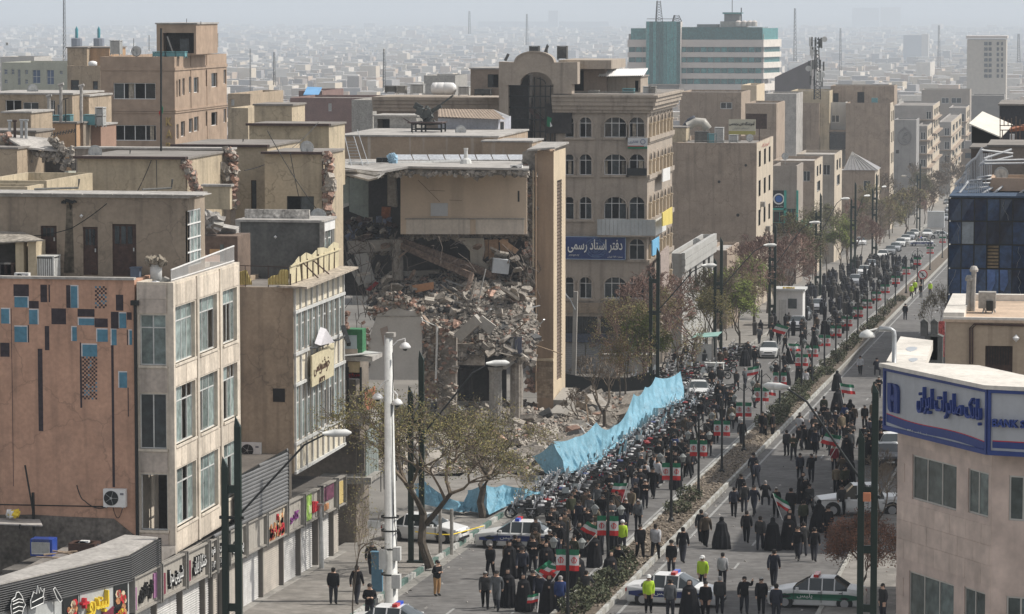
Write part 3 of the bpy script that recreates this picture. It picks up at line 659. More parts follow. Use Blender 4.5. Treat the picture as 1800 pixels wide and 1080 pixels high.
# louvred band: constant top, joined slats
lvm=mat('dark louvre',(.03,.03,.032),rough=.4,var=.15,metal=.3,bump=0);lve=mat('louvre edge',(.15,.15,.15),rough=.4,var=.15)
yA=PX(278,947,XS).y;ztop=PX(278,947,XS).z;yC=PX(226,980,XS).y
lvt=PX(500,793,XS).z;yL0=PX(418,834,XS).y;yL1=PX(502,793,XS).y
la=thing('louvre_band','black slatted fascia running above the shop signs below the stone block','fascia',(XS,yA,ztop))
mb=MB();nz=0;z=.0
def lowlou(y0,y1,ztopf,nm,root,x=XS):
 mb=MB();mb2=MB();k=0
 while True:
  off=4.1+k*.17;ya=y0;yb=y1
  # slat runs level with the street; clip where it meets the level top
  def zy(y):return gz(y)+off
  if zy(y1)>ztopf-.03:
   break
  if zy(y0)>ztopf-.03:ya=y0+(zy(y0)-ztopf+.03)/.032
  for m_,(dx0,dx1,dz0,dz1)in((mb,(0,.12,0,.03)),(mb2,(.09,.13,.0,.075))):
   m_.add([(x+a,yy,zy(yy)+b)for(a,b)in((dx0,dz0+.06),(dx1,dz0),(dx1,dz0+dz1),(dx0,dz1+.06))for yy in(ya,yb)],((0,2,3,1),(2,4,5,3),(4,6,7,5),(6,0,1,7)))
  k+=1
 mb.build(nm,lvm,root,kind='stuff');mb2.build(nm+'_edges',lve,root,kind='stuff')
 b=MB();b.quad((x-.03,y0,gz(y0)+4.05),(x-.03,y1,gz(y1)+4.05),(x-.03,y1,ztopf),(x-.03,y0,ztopf));b.build('backing',blackm,root)
lowlou(yA,yL0,zB+.0,'louvres',la)
lb=thing('tall_louvre_panel','tall black slatted panel between the stone block and gridded block','fascia',(XS,yL0,lvt-2))
lowlou(yL0+.02,yL1,lvt,'louvres',lb)
mb=MB();mb.box(XS-.05,yL1,lvt-2.7,XS+.14,yL1+.1,lvt+.02);mb.bar((XS+.05,yL0,lvt),(XS+.05,yL1,lvt),.1);mb.build('edge_frame',blackm,lb)
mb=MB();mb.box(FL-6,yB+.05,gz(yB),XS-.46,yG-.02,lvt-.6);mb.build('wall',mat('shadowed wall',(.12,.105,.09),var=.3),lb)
# near fascia turning the corner
nf=thing('corner_louvre_fascia','long dark louvred fascia that bends round the corner above the food signs','fascia',(XS,yC,ztop-1))
P0=PZ(0,1029,ztop);P1=V((XS,yC,ztop));P2=V((XS,yA,ztop));Pm=PZ(-160,1062,ztop)
path=[Pm,P0,P1,P2]
mb=MB();mb2=MB();nn=12;hgt=PX(226,980,XS).z-PX(226,1026,XS).z
def outn(a,b):d=(b-a);n_=V((d.y,-d.x,0)).normalized();return n_
for a,b in zip(path,path[1:]):
 n_=outn(a,b)
 for k in range(nn):
  z=-hgt*(k+.5)/nn;q=V((0,0,z))
  A,B=a+q,b+q;dn=n_*.1;up=V((0,0,.035))
  mb.add([A+n_*-.02+up,B+n_*-.02+up,B+dn,A+dn,B+dn-up,A+dn-up,A-up*1.2,B-up*1.2],((0,1,2,3),(3,2,4,5),(5,4,7,6)))
  mb2.add([A+dn*1.04+up*.1,B+dn*1.04+up*.1,B+dn*1.04-up,A+dn*1.04-up],((0,1,2,3),))
 b_=MB();b_.quad(a-n_*.03,b-n_*.03,b-n_*.03-V((0,0,hgt)),a-n_*.03-V((0,0,hgt)));b_.build('backing',blackm,nf)
mb.build('louvres',lvm,nf,kind='stuff');mb2.build('louvre_edges',lve,nf,kind='stuff')
mb=MB();mb.slab([Pm,P0,P1,P2,P2+V((-1.5,.4,0)),P1+V((-1.8,1.5,0)),P0+V((-.5,1.7,0)),Pm+V((-.5,1.7,0))],(0,0,.06));mb.build('roof',rooflt,nf)
mb=MB();mb.box(XS-.9,yA,ztop-hgt-.2,XS+.12,yA+.06,ztop+.02);mb.build('end_plate',blackm,nf)
# wall below near fascia and the food sign board
for(a,b)in((Pm,P0),(P0,P1)):
 n_=outn(a,b);q=V((0,0,-hgt));bb=MB();m_=MB()
 L=(b-a).length;n=int(L/1.4)
 for k in range(n):
  m_=MB();s0=a+(b-a)*(k/n)+q;s1=a+(b-a)*((k+1)/n-.008)+q;m_.slab([s0,s1,s1+V((0,0,-1.5)),s0+V((0,0,-1.5))],n_*.05);m_.build('sign_panel',mat('pale grey sign panel',(.42,.43,.42),var=.1),nf)
D=(P1-P0);L=D.length;u=D.normalized();n_=outn(P0,P1)
def onF(px,py):
 r=ray(px,py);k=(P0-CO).dot(n_)/r.dot(n_);return CO+r*k
def pic(px,py,w,h,m,lab,nm='food_picture'):
 c=onF(px,py)+n_*.1;mb=MB();mb.slab([c-u*w/2-V((0,0,h/2)),c+u*w/2-V((0,0,h/2)),c+u*w/2+V((0,0,h/2)),c-u*w/2+V((0,0,h/2))],-n_*.04)
 f=mb.build(nm,blackm,nf);mb=MB()
 for k in range(14):q=c+u*R.uniform(-.3,.3)*w+V((0,0,R.uniform(-.38,.25)*h))+n_*.012;mb.cur=R.choice((0,1,2));s_=R.uniform(.08,.2)*w;mb.slab([q+u*s_*math.cos(j*1.05)+V((0,0,s_*math.sin(j*1.05)))for j in range(6)],n_*.01)
 mb.build('food_print',m,f)
pic(121,1070,.95,1.3,(redm,oran,mat('cream food',(.6,.5,.35))),'');pic(209.5,1052,.85,1.15,(redm,oran,mat('cream food',(.6,.5,.35))),'');pic(208,1086,.85,.9,(oran,yeltx,redm),'')
t_=text('لیندرو','lettering',yeltx,nf,onF(166,1060)+n_*.15,u,.85,1.25*1.0,.1,off=.02)
t_=text('+','lettering',redm,nf,onF(143,1060)+n_*.12,u,.4,.42,.06,farsi=False,off=.02)
mb=MB();c=onF(190,1078)+n_*.1;mb.slab([c+u*a+V((0,0,b))for a,b in((-.5,-.3),(.5,-.3),(.5,.1),(.2,.25),(-.1,.12),(-.5,.2))],-n_*.03);mb.build('food_print',burg,nf)
# outlined food cut-outs standing before the louvres
def outline(lab,pts,px,py,sc,closed=True):
 c=onF(px,py)+n_*.3;P=[c+u*(x*sc)+V((0,0,y*sc))for x,y in pts]
 t=thing('food_cutout',lab,'sign',c);mb=MB();mb.slab(P,-n_*.05);mb.build('board',blackm,t)
 mb=MB();mb.tube(P+[P[0]],.022,5);mb.build('outline',wht,t);return t,c
t1,c=outline('black white outlined burger shaped cut-out at the left edge of the louvres',[(-.45,-.6),(.3,-.6),(.45,-.25),(.6,-.1),(.45,.1),(.35,.35),(.1,.62),(-.1,.62),(-.2,.4),(-.45,.3),(-.55,0)],20,1062,.75)
mb=MB()
for z in(-.35,-.15,.05,.2):mb.tube([c+n_*.01+u*(-.32+.02)+V((0,0,z*.8)),c+n_*.01+u*.05+V((0,0,z*.8+.05)),c+n_*.01+u*.3+V((0,0,z*.8-.02))],.018,4)
mb.build('outline',wht,t1)
t1,c=outline('black white outlined ribbon and vegetables cut-out on the louvres',[(-.6,-.45),(.5,-.3),(.55,.0),(.45,.05),(.6,.5),(.4,.35),(.25,.6),(.15,.3),(0,.75),(-.1,.3),(-.35,.45),(-.5,.2),(-.62,0)],55,1052,.68)
mb=MB();mb.tube([c+n_*.01+u*(-.35)+V((0,0,-.08)),c+n_*.01+V((0,0,-.02)),c+n_*.01+u*.35+V((0,0,.04))],.018,4);mb.build('outline',wht,t1)
t1,c=outline('small tan and black wrap shaped cut-out, rightmost on the louvres',[(-.5,.5),(-.3,.62),(.45,-.3),(.55,-.5),(.3,-.6),(-.1,-.2)],90,1045,.5)
# flat roof things
def nrect(px,py):return PZ(px,py,ztop+.06)
mb=MB();mb.prism([(Pm.x,Pm.y+.3),(P0.x,P0.y+.3),(P1.x-.3,P1.y+.2),(P2.x-.3,P2.y-.1),(P2.x-.3,yF-.05),(Pm.x,yF-.05)],ztop-1.2,ztop-.9);tag(mb.build('flat_roof',roofm),'flat dusty grey roof behind the long louvred fascia','roof')
q=PY(53,948,yF-3.5)
ck_=thing('cabinet_cooler','blue steel cooler cabinet with white perforated front on the low roof','cooler',(q.x,yF-3.5,ztop))
bl=mat('blue enamel',(.02,.06,.30),rough=.4,var=.15);mb=MB();mb.box(q.x,yF-3.5,ztop-.9,q.x+.92,yF-2.8,q.z);mb.build('casing',bl,ck_)
pm=MB();pm.box(q.x+.06,yF-3.53,ztop-.82,q.x+.82,yF-3.5,q.z-.12);pm.build('front_panel',offw,ck_)
pm=MB()
for i in range(16):
 for j in range(20):pm.box(q.x+.1+i*.044,yF-3.536,ztop-.75+j*.046,q.x+.122+i*.044,yF-3.5295,ztop-.725+j*.046)
pm.build('perforations',greydk,ck_,kind='stuff')
bw=thing('duct_blower','white snail blower with bent dark duct on the low roof','blower',PY(145,985,yF-4))
c=PY(146,962,yF-4);mb=MB();mb.tube([c+V((0,-.12,0)),c+V((0,.12,0))],.26,16);mb.box(c.x-.1,c.y-.12,c.z-.1,c.x+.26,c.y+.12,c.z+.27);mb.build('blower_housing',white,bw,smooth=False)
e=PY(176,962,yF-4);mb=MB();mb.tube([c+V((.05,0,-.02)),e+V((-.1,0,-.02)),e+V((.15,0,-.05)),e+V((.32,-.05,-.2)),e+V((.38,-.1,-.55))],.14,10);mb.build('duct',mat('dark duct',(.05,.055,.07),rough=.5),bw,smooth=True)
mb=MB();mb.box(c.x-.5,c.y-.4,ztop-.9,c.x+.6,c.y+.5,ztop-.2);mb.box(c.x-.3,c.y-.3,ztop-.2,c.x+.4,c.y+.3,c.z-.26);mb.build('stand',darkbr,bw)
mb=MB()
for k in range(16):
 p=PZ(R.uniform(95,190),R.uniform(970,1000),ztop-.5);mb.obox(p,(R.uniform(.6,1.8),.12,.05),Matrix.Rotation(R.uniform(0,3),3,'Z')@Matrix.Rotation(R.uniform(-.2,.2),3,'Y'))
tag(mb.build('timber_scraps',mat('old timber',(.25,.19,.14),var=.3,scale=3),kind='stuff'),'old boards scattered on the low roof round the blower','boards')
an=thing('low_roof_canopy','sagging corrugated canopy with bags on top at the far left','canopy',PY(0,930,yF-2))
mb=MB();mb.slab([PY(-60,912,yF-1),PY(70,915,yF-.3),PY(75,926,yF-2),PY(-60,920,yF-2.6)],(0,0,.05));mb.build('sheet',rooflt,an)
mb=MB();p=PY(35,922,yF-2.2);mb.bar(p,(p.x,p.y,ztop),.06);mb.build('post',blackm,an)
for(px,py,m_,lb_)in((18,905,white,'white plastic bag lying on the low canopy'),(25,904,yeltx,'yellow plastic bag lying on the low canopy')):
 p=PY(px,py,yF-1);mb=MB()
 for k in range(10):mb.chunk(p+V((R.uniform(-.12,.12),R.uniform(-.1,.1),R.uniform(-.05,.08))),(.25,.2,.2),R)
 tag(mb.build('plastic_bag',m_),lb_,'bag')
mb=MB();a=PY(44,818,yF-.5);b=PY(59,905,yF-.5);mb.bar(a,b,.06);b2_=PY(58,866,yF-.4);mb.bar(b2_,PY(60,945,yF-.4),.1)
tag(mb.build('leaning_pole',blackm),'black iron pole leaning against the mural wall','pole')
def wire(name,label,pts,r=.02,m=blackm,sag=0,cat='cable'):
 P=[]
 for a,b in zip(pts,pts[1:]):
  n=10
  for k in range(n):t=k/n;p=V(a).lerp(V(b),t);p.z-=sag*4*t*(1-t);P.append(p)
 P.append(V(pts[-1]));mb=MB();mb.tube(P,r,4);return tag(mb.build(name,m),label,cat)
wire('cable','black cable along the foot of the salmon mural',[PY(-10,887,yF-.06),PY(190,891,yF-.06)],.025)
wire('cable','looped cable hanging from the mural wall to the air conditioner',[PY(135,853,yF-.08),PY(148,880,yF-.08),PY(185,892,yF-.08)],.022,sag=.15)
wire('cable','cable looping below the mural air conditioner',[PY(198,890,yF-.1),PY(216,890,yF-.1)],.016,sag=.5)
wire('cable','cable strung from the damp floodlight to the right of the penthouse',[PY(60,415,yP-.3),PY(125,402,yP-.3),PY(188,358,yP-.3)],.018,sag=.05)
# ================================================================ BROWN BALCONY HOUSE beyond the gridded block
y6=yH+1.0;X6=FL;y6b=PX(668,700,FL+.8).y
hb_=thing('balcony_house','narrow battered house with dark glazed balconies, green hoarding and rusty panels','building',(FL,y6,gz(y6)))
zt6=PY(630,628,y6).z
mb=MB();mb.box(FL-7,y6+1,gz(y6)-.3,FL+.2,y6b,zt6-.2);mb.build('wall',mat('brown grey wall',(.20,.17,.14),var=.3,streak=.5,dirt=.4),hb_)
def slabbal(pyt,pyb,xr,nm,m):
 mb=MB();a=PY(598,pyt,y6-.1);b=PY(598,pyb,y6-.1);mb.box(FL-1.5,y6-.3,b.z,xr,y6b-2,a.z);return mb.build(nm,m,hb_)
XB=PY(640,650,y6).x
slabbal(626,634,XB+.5,'roof',rooflt);slabbal(724,745,XB+.4,'balcony_floor',grey);slabbal(838,850,XB+.4,'balcony_floor',grey)
z1=PY(0,634,y6).z;z2=PY(0,724,y6).z;z3=PY(0,745,y6).z;z4=PY(0,838,y6).z
h=hf(604,636,668,694,y6);mb=MB();front(y6).block(mb,PY(602,0,y6).x,XB,z2,z1-1.45,0,.1);mb.build('balcony_wall',mat('mottled board',(.24,.22,.19),var=.4),hb_)
for(a,b,c,d,m_)in((603,611,640,668,glsd),(612,633,636,666,mat('tan board',(.45,.36,.22),var=.2)),(612,633,655,667,white)):
 h=hf(a,b,c,d,y6-.02);mb=MB();front(y6-.02).block(mb,*h,-.02,.03);mb.build('infill_panel',m_,hb_)
h=hf(614,631,657,663,y6-.05);text('حراج','lettering',redm,hb_,((h[0]+h[1])/2,y6-.08,(h[2]+h[3])/2),(1,0,0),.22,.7,.01)
mb=MB()
for px in(602,611.5,634):p=PY(px,634,y6-.05);mb.box(p.x-.05,y6-.1,z2,p.x+.05,y6,z1)
mb.bar((XB,y6,z1-1.2),(XB,y6b-3,z1-1.2),.06);mb.build('frame',blackm,hb_)
for k in range(5):mb=MB();yy=y6+.05+k*.5;mb.box(XB,yy,z2+.05*(k%2),XB+.05,yy+.46,z1-1.2+R.uniform(-.1,.1));mb.build('rusty_panel',mat('rusty orange panel',(.33,.13,.07),var=.3,scale=3),hb_)
for k in range(5):mb=MB();yy=y6+.1+k*.62;mb.box(XB+.02,yy,z4,XB+.07,yy+.56,z3);mb.build('shutter_panel',mat('grey green panel',(.22,.25,.235),var=.2),hb_)
mb=MB();
for k in range(8):p=PX(612+k*6.5,830,FL+1.6);mb.bar((FL+1.7,y6+k*.8,z4-.3),(FL+1.7,y6+k*.8,z4+.7),.04)
mb.bar((FL+1.7,y6,z4+.7),(FL+1.7,y6+5.7,z4+.7),.05);mb.build('balcony_railing',blackm,hb_)
# green hoarding box on its roof
gh=thing('green_hoarding','green framed hoarding box with smashed pane on the balcony house roof','hoarding',PY(604,625,y6))
a=PY(603,579,y6-.1);b=PY(637,624,y6-.1)
mb=MB();mb.box(a.x,y6-.1,b.z,b.x,y6+.8,a.z);mb.build('frame',mat('green paint',(.05,.17,.08),var=.25),gh)
mb=MB();mb.box(a.x,y6-.16,b.z,a.x+.72,y6-.1,a.z-.3);mb.build('pane',mat('pale blue glass',(.4,.48,.5),rough=.2),gh)
mb=MB();mb.box(a.x,y6-.2,b.z-.05,a.x+.75,y6-.1,b.z+.3);mb.build('board',mat('beige board',(.4,.34,.28)),gh)
mb=MB();mb.slab([PY(606,627,y6-.6),PY(672,621,y6-.6),PY(640,618,y6+.6),PY(606,620,y6+.6)],(0,0,.04));tag(mb.build('bent_sheet',offw),'bent white sheet sticking out above the balcony house','metal sheet')
# hanging black rag and cream sign on gridded facade
sg=thing('calligraphy_sign','faded cream sign with brown lettering hung on the gridded front','sign',PX(548,680,FL+.3))
def sidepoly(pts,x,th=.04):return[PX(a,b,x)for a,b in pts]
mb=MB();mb.slab(sidepoly([(546,626),(585,603),(584,660),(546,681)],FL+.3),(.08,0,0));mb.build('board',mat('faded cream sign',(.52,.46,.31),var=.12,scale=3,dirt=.4),sg)
c=PX(566,643,FL+.4);text('خوشنویسی','lettering',mat('brown letters',(.1,.06,.04)),sg,c,(0,1,0),.75,3.4,.01);text('۱۳۴۵','lettering',mat('brown letters',(.1,.06,.04)),sg,c-V((0,0,.65)),(0,1,0),.25,1.2,.01)
mb=MB();mb.slab(sidepoly([(553,604),(563,575),(577,598)],FL+.35),(.3,0,-.1));tag(mb.build('loose_sheet',mat('milky plastic',(.6,.58,.6),rough=.3)),'pale triangular broken sheet stuck in the gridded front','broken panel')
wire('cable','cables sagging across the gridded front over the cream sign',[PX(545,612,FL+.5),PX(585,598,FL+.6),PX(606,590,FL+.9)],.04,sag=.1)
mb=MB()
for k in range(40):mb.chunk(PY(R.uniform(594,612),R.uniform(550,580),yH+.1),(.25,.25,.2),R)
tag(mb.build('brick_clump',brickm,kind='stuff'),'lump of pink broken bricks at the corner of the gridded front','bricks')
mb=MB();mb.bar(PX(603,575,FL+.3),PX(613,606,FL+.9),.2);tag(mb.build('hanging_beam',blackm),'dark beam end hanging from the gridded block corner','beam')
# ================================================================ BACK LEFT ROOFTOPS
def simple(name,label,px0,px1,pyt,y,depth,m,bottom=None,ho=(),sh=(),cat='building',par=.4,roof=roofm,eave=None,group=None):
 a=PY(px0,pyt,y);b=PY(px1,pyt,y);zb=gz(y)-1 if bottom is None else PY(px0,bottom,y).z
 t=thing(name,label,cat,(a.x,y,zb),group)
 H=[hf(*q,y)for q in ho];HS=[(PX(q[0],q[2],b.x).y,PX(q[1],q[2],b.x).y,PX(q[0],q[3],b.x).z,PX(q[0],q[2],b.x).z)for q in sh]
 shell(t,a.x,b.x,y,y+depth,zb,a.z,m,H,HS,par=par,roof=roof)
 if eave:mb=MB();mb.box(a.x-.15,y-eave[0],a.z+.01,b.x+.1,y+.2,a.z+.16);mb.build('eave',eave[1],t)
 return t,H,HS,a,b
def wins(root,y,H,**k):
 for h in H:front(y).window(root,*h,**k)
def swins(root,x,H,**k):
 for h in H:side(x).window(root,*h,**k)
drk=mat('dark brown eave tin',(.07,.045,.04),var=.3,scale=2)
sunyel=mat('sunlit yellow render',(.46,.38,.27),var=.15,streak=.4,dirt=.35,crack=.3)
simple('parapet_roof','low tan roof parapet behind the long penthouse at far left',-40,82,317,186,9,yel,352,par=.9,roof=grey)
simple('small_parapet','small tan parapet corner at the far left above the penthouse',-40,48,328,182,3,yel,352,par=.3)
simple('flat_topped_room','cream plastered roof room with dark brown eave and bitten right edge',136,326,279,197,9,sunyel,420,par=0,eave=(.4,drk))
simple('back_parapet','weathered brown back wall behind the cream roof room',133,405,262,206,1.2,mat('weathered brown wall',(.27,.225,.185),streak=.7,dirt=.5,var=.25),420,par=0,roof=rooflt)
t,H,HS,a,b=simple('yellow_block','tall yellow plastered block with dark eave and a narrow slit window',306,470,258,212,9,sunyel,600,ho=[(441,451,317,368)],par=0,eave=(.4,drk));wins(t,212,H,n=1,fr=darkbr,pane=glsd)
t,H,HS,a,b=simple('yellow_bay','yellow plastered bay with brick torn open down its right corner',465,566,271,207,6,sunyel,600,ho=[(504,552,345,392)],par=0,eave=(.4,drk));wins(t,207,H,n=2,m=.6,fr=blackm,pane=glsd,missing=.3)
simple('rear_yellow_room','higher yellow roof room with slanting right shoulder and dark eave',438,578,221,224,5,yel,330,par=0,eave=(.4,drk))
simple('yellow_tank_house','plain yellow tank box standing highest on the yellow roofs',447,513,186,232,4,sunyel,222,par=0)
simple('cream_low_wall','sunlit cream boundary wall with shallow recesses beside the penthouse',357,404,328,190,.5,yel,368,par=0,roof=rooflt)
def ragged(label,pts,y,m=brickm,n=90,size=(.18,.4),name='broken_brick_edge'):
 t=thing(name,label,'broken wall',PY(pts[0][0],pts[0][1],y));big=0;mb=MB()
 for k in range(n):
  i=R.randrange(len(pts)-1);s_=R.random();px=pts[i][0]+(pts[i+1][0]-pts[i][0])*s_;py=pts[i][1]+(pts[i+1][1]-pts[i][1])*s_
  b=MB();c=PY(px+R.gauss(0,3),py+R.gauss(0,2),y+R.uniform(-.2,.3));sz=[R.uniform(*size)for _ in range(3)]
  b.chunk(c,sz,R);b.build('brick',m if R.random()<.6 else conc,t)
 return t
ragged('jagged brick edge where the cream roof room was torn',[(328,285),(331,300),(338,315),(345,330),(350,345),(352,362)],197,n=110)
ragged('jagged edge of the weathered brown back wall',[(398,264),(409,270),(412,285),(411,300),(412,320),(408,340),(411,365)],206,n=110)
ragged('torn brick corner of the yellow bay',[(573,272),(578,290),(574,310),(580,330),(575,350),(577,385)],207,n=150,size=(.2,.55))
for(px,py,y_,lb_)in((583,320,206,'grey concrete lump hanging off the torn yellow bay'),(396,300,205.5,'grey lump of masonry on the brown back wall')):
 mb=MB()
 for k in range(9):mb.chunk(PY(px+R.gauss(0,3),py+R.gauss(0,8),y_),(.5,.4,.6),R)
 tag(mb.build('masonry_lump',conc),lb_,'masonry')
 # wires over the yellow roofs
for(a,b,s_,lb_)in(((470,230,205),(570,385,206),.3,'thin cable slanting down the yellow block'),((510,268,206),(525,345,206),.1,'black cable running down the yellow bay'),((266,282,196),(237,345,196),.1,'thin cable slanting on the cream roof room'),((275,282,196),(276,345,196),0,'vertical cable on the cream roof room'),((430,300,205),(560,215,222),.6,'long thin cable crossing the yellow rooftops')):
 wire('cable',lb_,[PY(*a),PY(*b)],.025,sag=s_)
 # collapsed left houses
simple('slope_walled_house','tan house with stepped broken wall at the far left',-40,30,262,214,6,tan,330,par=0)
simple('broken_tan_wall','tan wall stub beneath the shattered roof at far left',-40,62,232,222,4,tan2,330,par=0)
simple('left_chimney_room','small roof room with sunlit right side and sheet roof',4,54,199,228,5,tan,250,par=0,roof=rooflt)
sh_=thing('shattered_roof','shattered pale flat roof sagging over a dark void','roof',PY(30,250,218))
mb=MB();mb.slab([PY(5,238,219),PY(92,247,219),PY(112,268,217),PY(40,262,216),PY(20,250,216)],(0,0,.12));mb.build('roof_slab',rooflt,sh_)
mb=MB();a=PY(38,256,220);b=PY(112,290,220);mb.box(a.x,220,b.z-2,b.x,220.3,a.z);mb.build('back_wall',dark,sh_)
mb=MB();mb.slab([PY(38,258,217.5),PY(50,292,217.5),PY(8,292,217.5),PY(-10,240,217.5),PY(10,240,217.5)],(0,.3,0));mb.build('sloping_wall',tan,sh_)
ragged('rubble strewn along the sloping broken wall at far left',[(5,240),(22,252),(36,268),(50,290)],217,n=70)
ragged('debris fringe along the shattered flat roof',[(92,248),(105,256),(112,268),(100,275),(60,268),(108,285)],217,m=conc,n=90)
ragged('pale broken masonry between the shattered roof and cream room',[(112,292),(122,285),(133,292),(130,270),(118,262)],216,m=conc,n=70)
for i,(px,pt,pb)in enumerate(((17,214,246),(26,214,250),(38,213,252),(46,213,258))):
 mb=MB();p=PY(px,pt,217.6);q=PY(px,pb,217.6);mb.tube([q,p],.1,8);mb.tube([p+V((-.15,0,.05)),p+V((.15,0,.05))],.08,6)
 if i==3:mb.lathe((q.x,q.y,q.z-.4),[(.5,0),(.15,.4),(.1,.6)],10)
 tag(mb.build('vent_pipe',steel if i!=1 else darkbr),'grey vent pipe on the shattered roof, %s from the left'%['first','second','third','fourth, with pale cone foot,'][i],'vent pipe','vent pipes on the shattered roof')
for(px,pt,pb,lb_)in((86,170,215,'pale bent flue pipe left of the terrace doorway'),(107,150,215,'tall pale flue pipe with cowl above the terrace'),(143,152,216,'tall pale flue pipe nearest the brown stone tower'),(115.5,175,215,'thin pole with black light on the orange parapet')):
 mb=MB();p=PY(px,pt,236);q=PY(px,pb,236);r_=.12 if px!=115.5 else.04;mb.tube([q,p],r_,8);mb.tube([p+V((-.2,0,0)),p+V((.2,0,.1))],r_*.9,6)
 tag(mb.build('flue_pipe',rooflt if px!=115.5 else blackm),lb_,'flue pipe')
t,H,HS,a,b=simple('terrace_house','tan terraced house with recessed openings and pale flat roof edge',-30,127,166,246,8,tan,232,ho=[(9,38,176,200),(40,68,180,200),(88,97,176,208),(100,108,184,206)],par=0,roof=rooflt);wins(t,246,H,n=2,fr=white,pane=glsd,missing=.3)
t,H,HS,a,b=simple('terrace_annex','lower annex of tan terraced house with bare white posts',127,156,170,248,6,tan,232,par=0,roof=rooflt)
simple('orange_parapet','long orange tan parapet wall below the rooftop coolers',71,134,217,238,1,mat('orange tan render',(.42,.27,.16),var=.12,streak=.3),300,par=0)
simple('orange_parapet','short tan parapet wall right of the television aerial',134,146,217,239,2,tan2,300,par=0)
simple('garage_room','reddish roof room with white sheet roof beside the stone tower',143,177,221,241,4,mat('reddish render',(.30,.19,.14),var=.15),300,par=0,roof=rooflt)
for i,(px,pt,w_,h_)in enumerate(((89,204,1.2,.6),(112,203,.5,.6),(146,203,1.0,.7),(167,190,.6,.5),(167,204,.6,.7))):
 cooler(['long teal rooftop cooler left of the wire cage','small teal cage cooler on the orange parapet roof','dark green cooler behind the tall flue pipe','upper white framed cooler against the stone tower','lower grey cooler against the stone tower'][i],px,pt,240,w_,h_,.8,m=mat('teal enamel',(.12,.28,.30),rough=.5)if i<3 else offw,louvre=i!=2)
def aerial(label,px,pt,pb,y,yagi=None,r=.03,rungs=True,cat='aerial'):
 p=PY(px,pt,y);q=PY(px,pb,y);t=thing('aerial_mast',label,cat,q)
 mb=MB();mb.tube([q,p],r,5);mb.build('pole',blackm,t)
 if yagi:
  a=PY(yagi[0],yagi[1],y);b=PY(yagi[2],yagi[3],y);mb=MB();mb.bar(a,b,.04)
  for k in range(9):c=a.lerp(b,k/8);mb.bar(c+V((0,-.25,-.12)),c+V((0,.25,.12)),.03);mb.bar(c+V((0,0,-.12)),c+V((0,0,.12)),.03)
  mb.build('yagi_arms',blackm,t)
 return t
aerial('television aerial on a thin mast before the orange parapet',133,218,300,210,(91,237,131,230),.035)
aerial('tall dark flagpole with a small furled flag before the stone tower',283,50,272,205,None,.07)
fl=MB();p=PY(284,193,205)
fl.cur=0;fl.slab([p+V((0,0,.3)),p+V((.1,0,.1)),p+V((.05,0,-.25)),p+V((-.02,0,-.2))],(0,.05,0));fl.cur=1;fl.slab([p+V((-.02,0,.05)),p+V((-.18,0,-.15)),p+V((-.1,0,-.45)),p+V((.02,0,-.3))],(0,.05,0))
tag(fl.build('furled_flag',(mat('flag green',(.02,.16,.08),var=.1),mat('flag red',(.5,.03,.03),var=.1))),'small furled red and green flag tied to the tall dark pole','flag')
# ---- stone tower with big penthouse
yK=270
t,H,HS,a,b=simple('stone_tower','brown stone clad office tower with smashed wide windows and brass letters',176,306.5,100,yK,17,brownst,ho=[(199,273.5,146,175),(199,274.5,220,248)],sh=[(310,312,142,171),(314,317,140,170),(320.5,324.5,138,168),(332,337,135,164),(340.5,349,136.5,164),(361.5,364,124,152),(371.5,382,129,154),(393,397.5,123,148),(310,314,219,245),(318,325,214,241),(332,339,209,234),(341,349,206,232),(361.5,364,196,222),(371.5,382,198,222),(393,397.5,192,216)],par=.8)
wins(t,yK,H,n=4,fr=white,pane=glsd,missing=.45,curtain=.3,t=.06);swins(t,b.x,HS,n=1,fr=white,pane=glsd,missing=.3,t=.05)
xk=b.x
for(py,hh)in((119,.25),(193,.12),(197,.1),(268,.15)):
 z=PY(240,py,yK).z;mb=MB();front(yK).block(mb,a.x,xk+.06,z-hh,z,-.08,0);side(xk).block(mb,yK,yK+17,z-hh,z,-.08,0);mb.build('string_course',brownst,t)
for(py,ltr)in((214,'K'),(236,'A'),(258,'R')):
 c=PY(297,py,yK-.1);text(ltr,'brass_letter',mat('brass',(.38,.27,.11),rough=.4,var=.2),t,c,(1,0,0),.68,.5,.06,farsi=False,off=.03)
for(y0_,y1_,z0_,z1_)in((yK+5,yK+5.12,94,190),(yK+10.2,yK+10.3,90,250)):
 mb=MB();side(xk).block(mb,y0_,y1_,PX(350,z1_,xk).z,PX(350,z0_,xk).z,-.05,0);mb.build('pilaster_strip',brownst,t)
 # penthouse frame on the tower
yk2=yK+3;pa=PY(275,43,yk2);pb_=PY(345,96,yk2)
pt_=thing('tower_penthouse','tall open fronted stone lift room on the brown tower roof','penthouse',(pa.x,yk2,pb_.z))
hh=hf(286,341,58,94,yk2);shell(pt_,pa.x,pb_.x,yk2,yk2+7,pb_.z,pa.z,brownst,[hh],[],par=0,roof=rooflt)
mb=MB();front(yk2).block(mb,hh[0]+1.2,hh[0]+2.0,hh[2],hh[3]-.5,.9,1);mb.build('door',glsd,pt_)
mb=MB();mb.bar((hh[0]+.3,yk2+.3,hh[3]-.3),(hh[0]+.8,yk2+.3,hh[2]),.1);mb.build('loose_board',rooflt,pt_)
for i,(px,w_)in enumerate(((268,1.2),(288,1.0),(308,.8))):cooler('teal rooftop cooler on the brown tower, %s'%['leftmost','middle one','rightmost by the lift room'][i],px,92,yK+.8,w_,.35,.8,m=mat('teal enamel',(.12,.28,.30)),louvre=False)
cooler('tall white slatted cooling unit at the left of the tower roof',193,72,yK+2,.85,1.1,.8)
cooler('slatted tank at the right end of the tower roof',373,60,yK+12,.4,1.0,.5,m=grey)
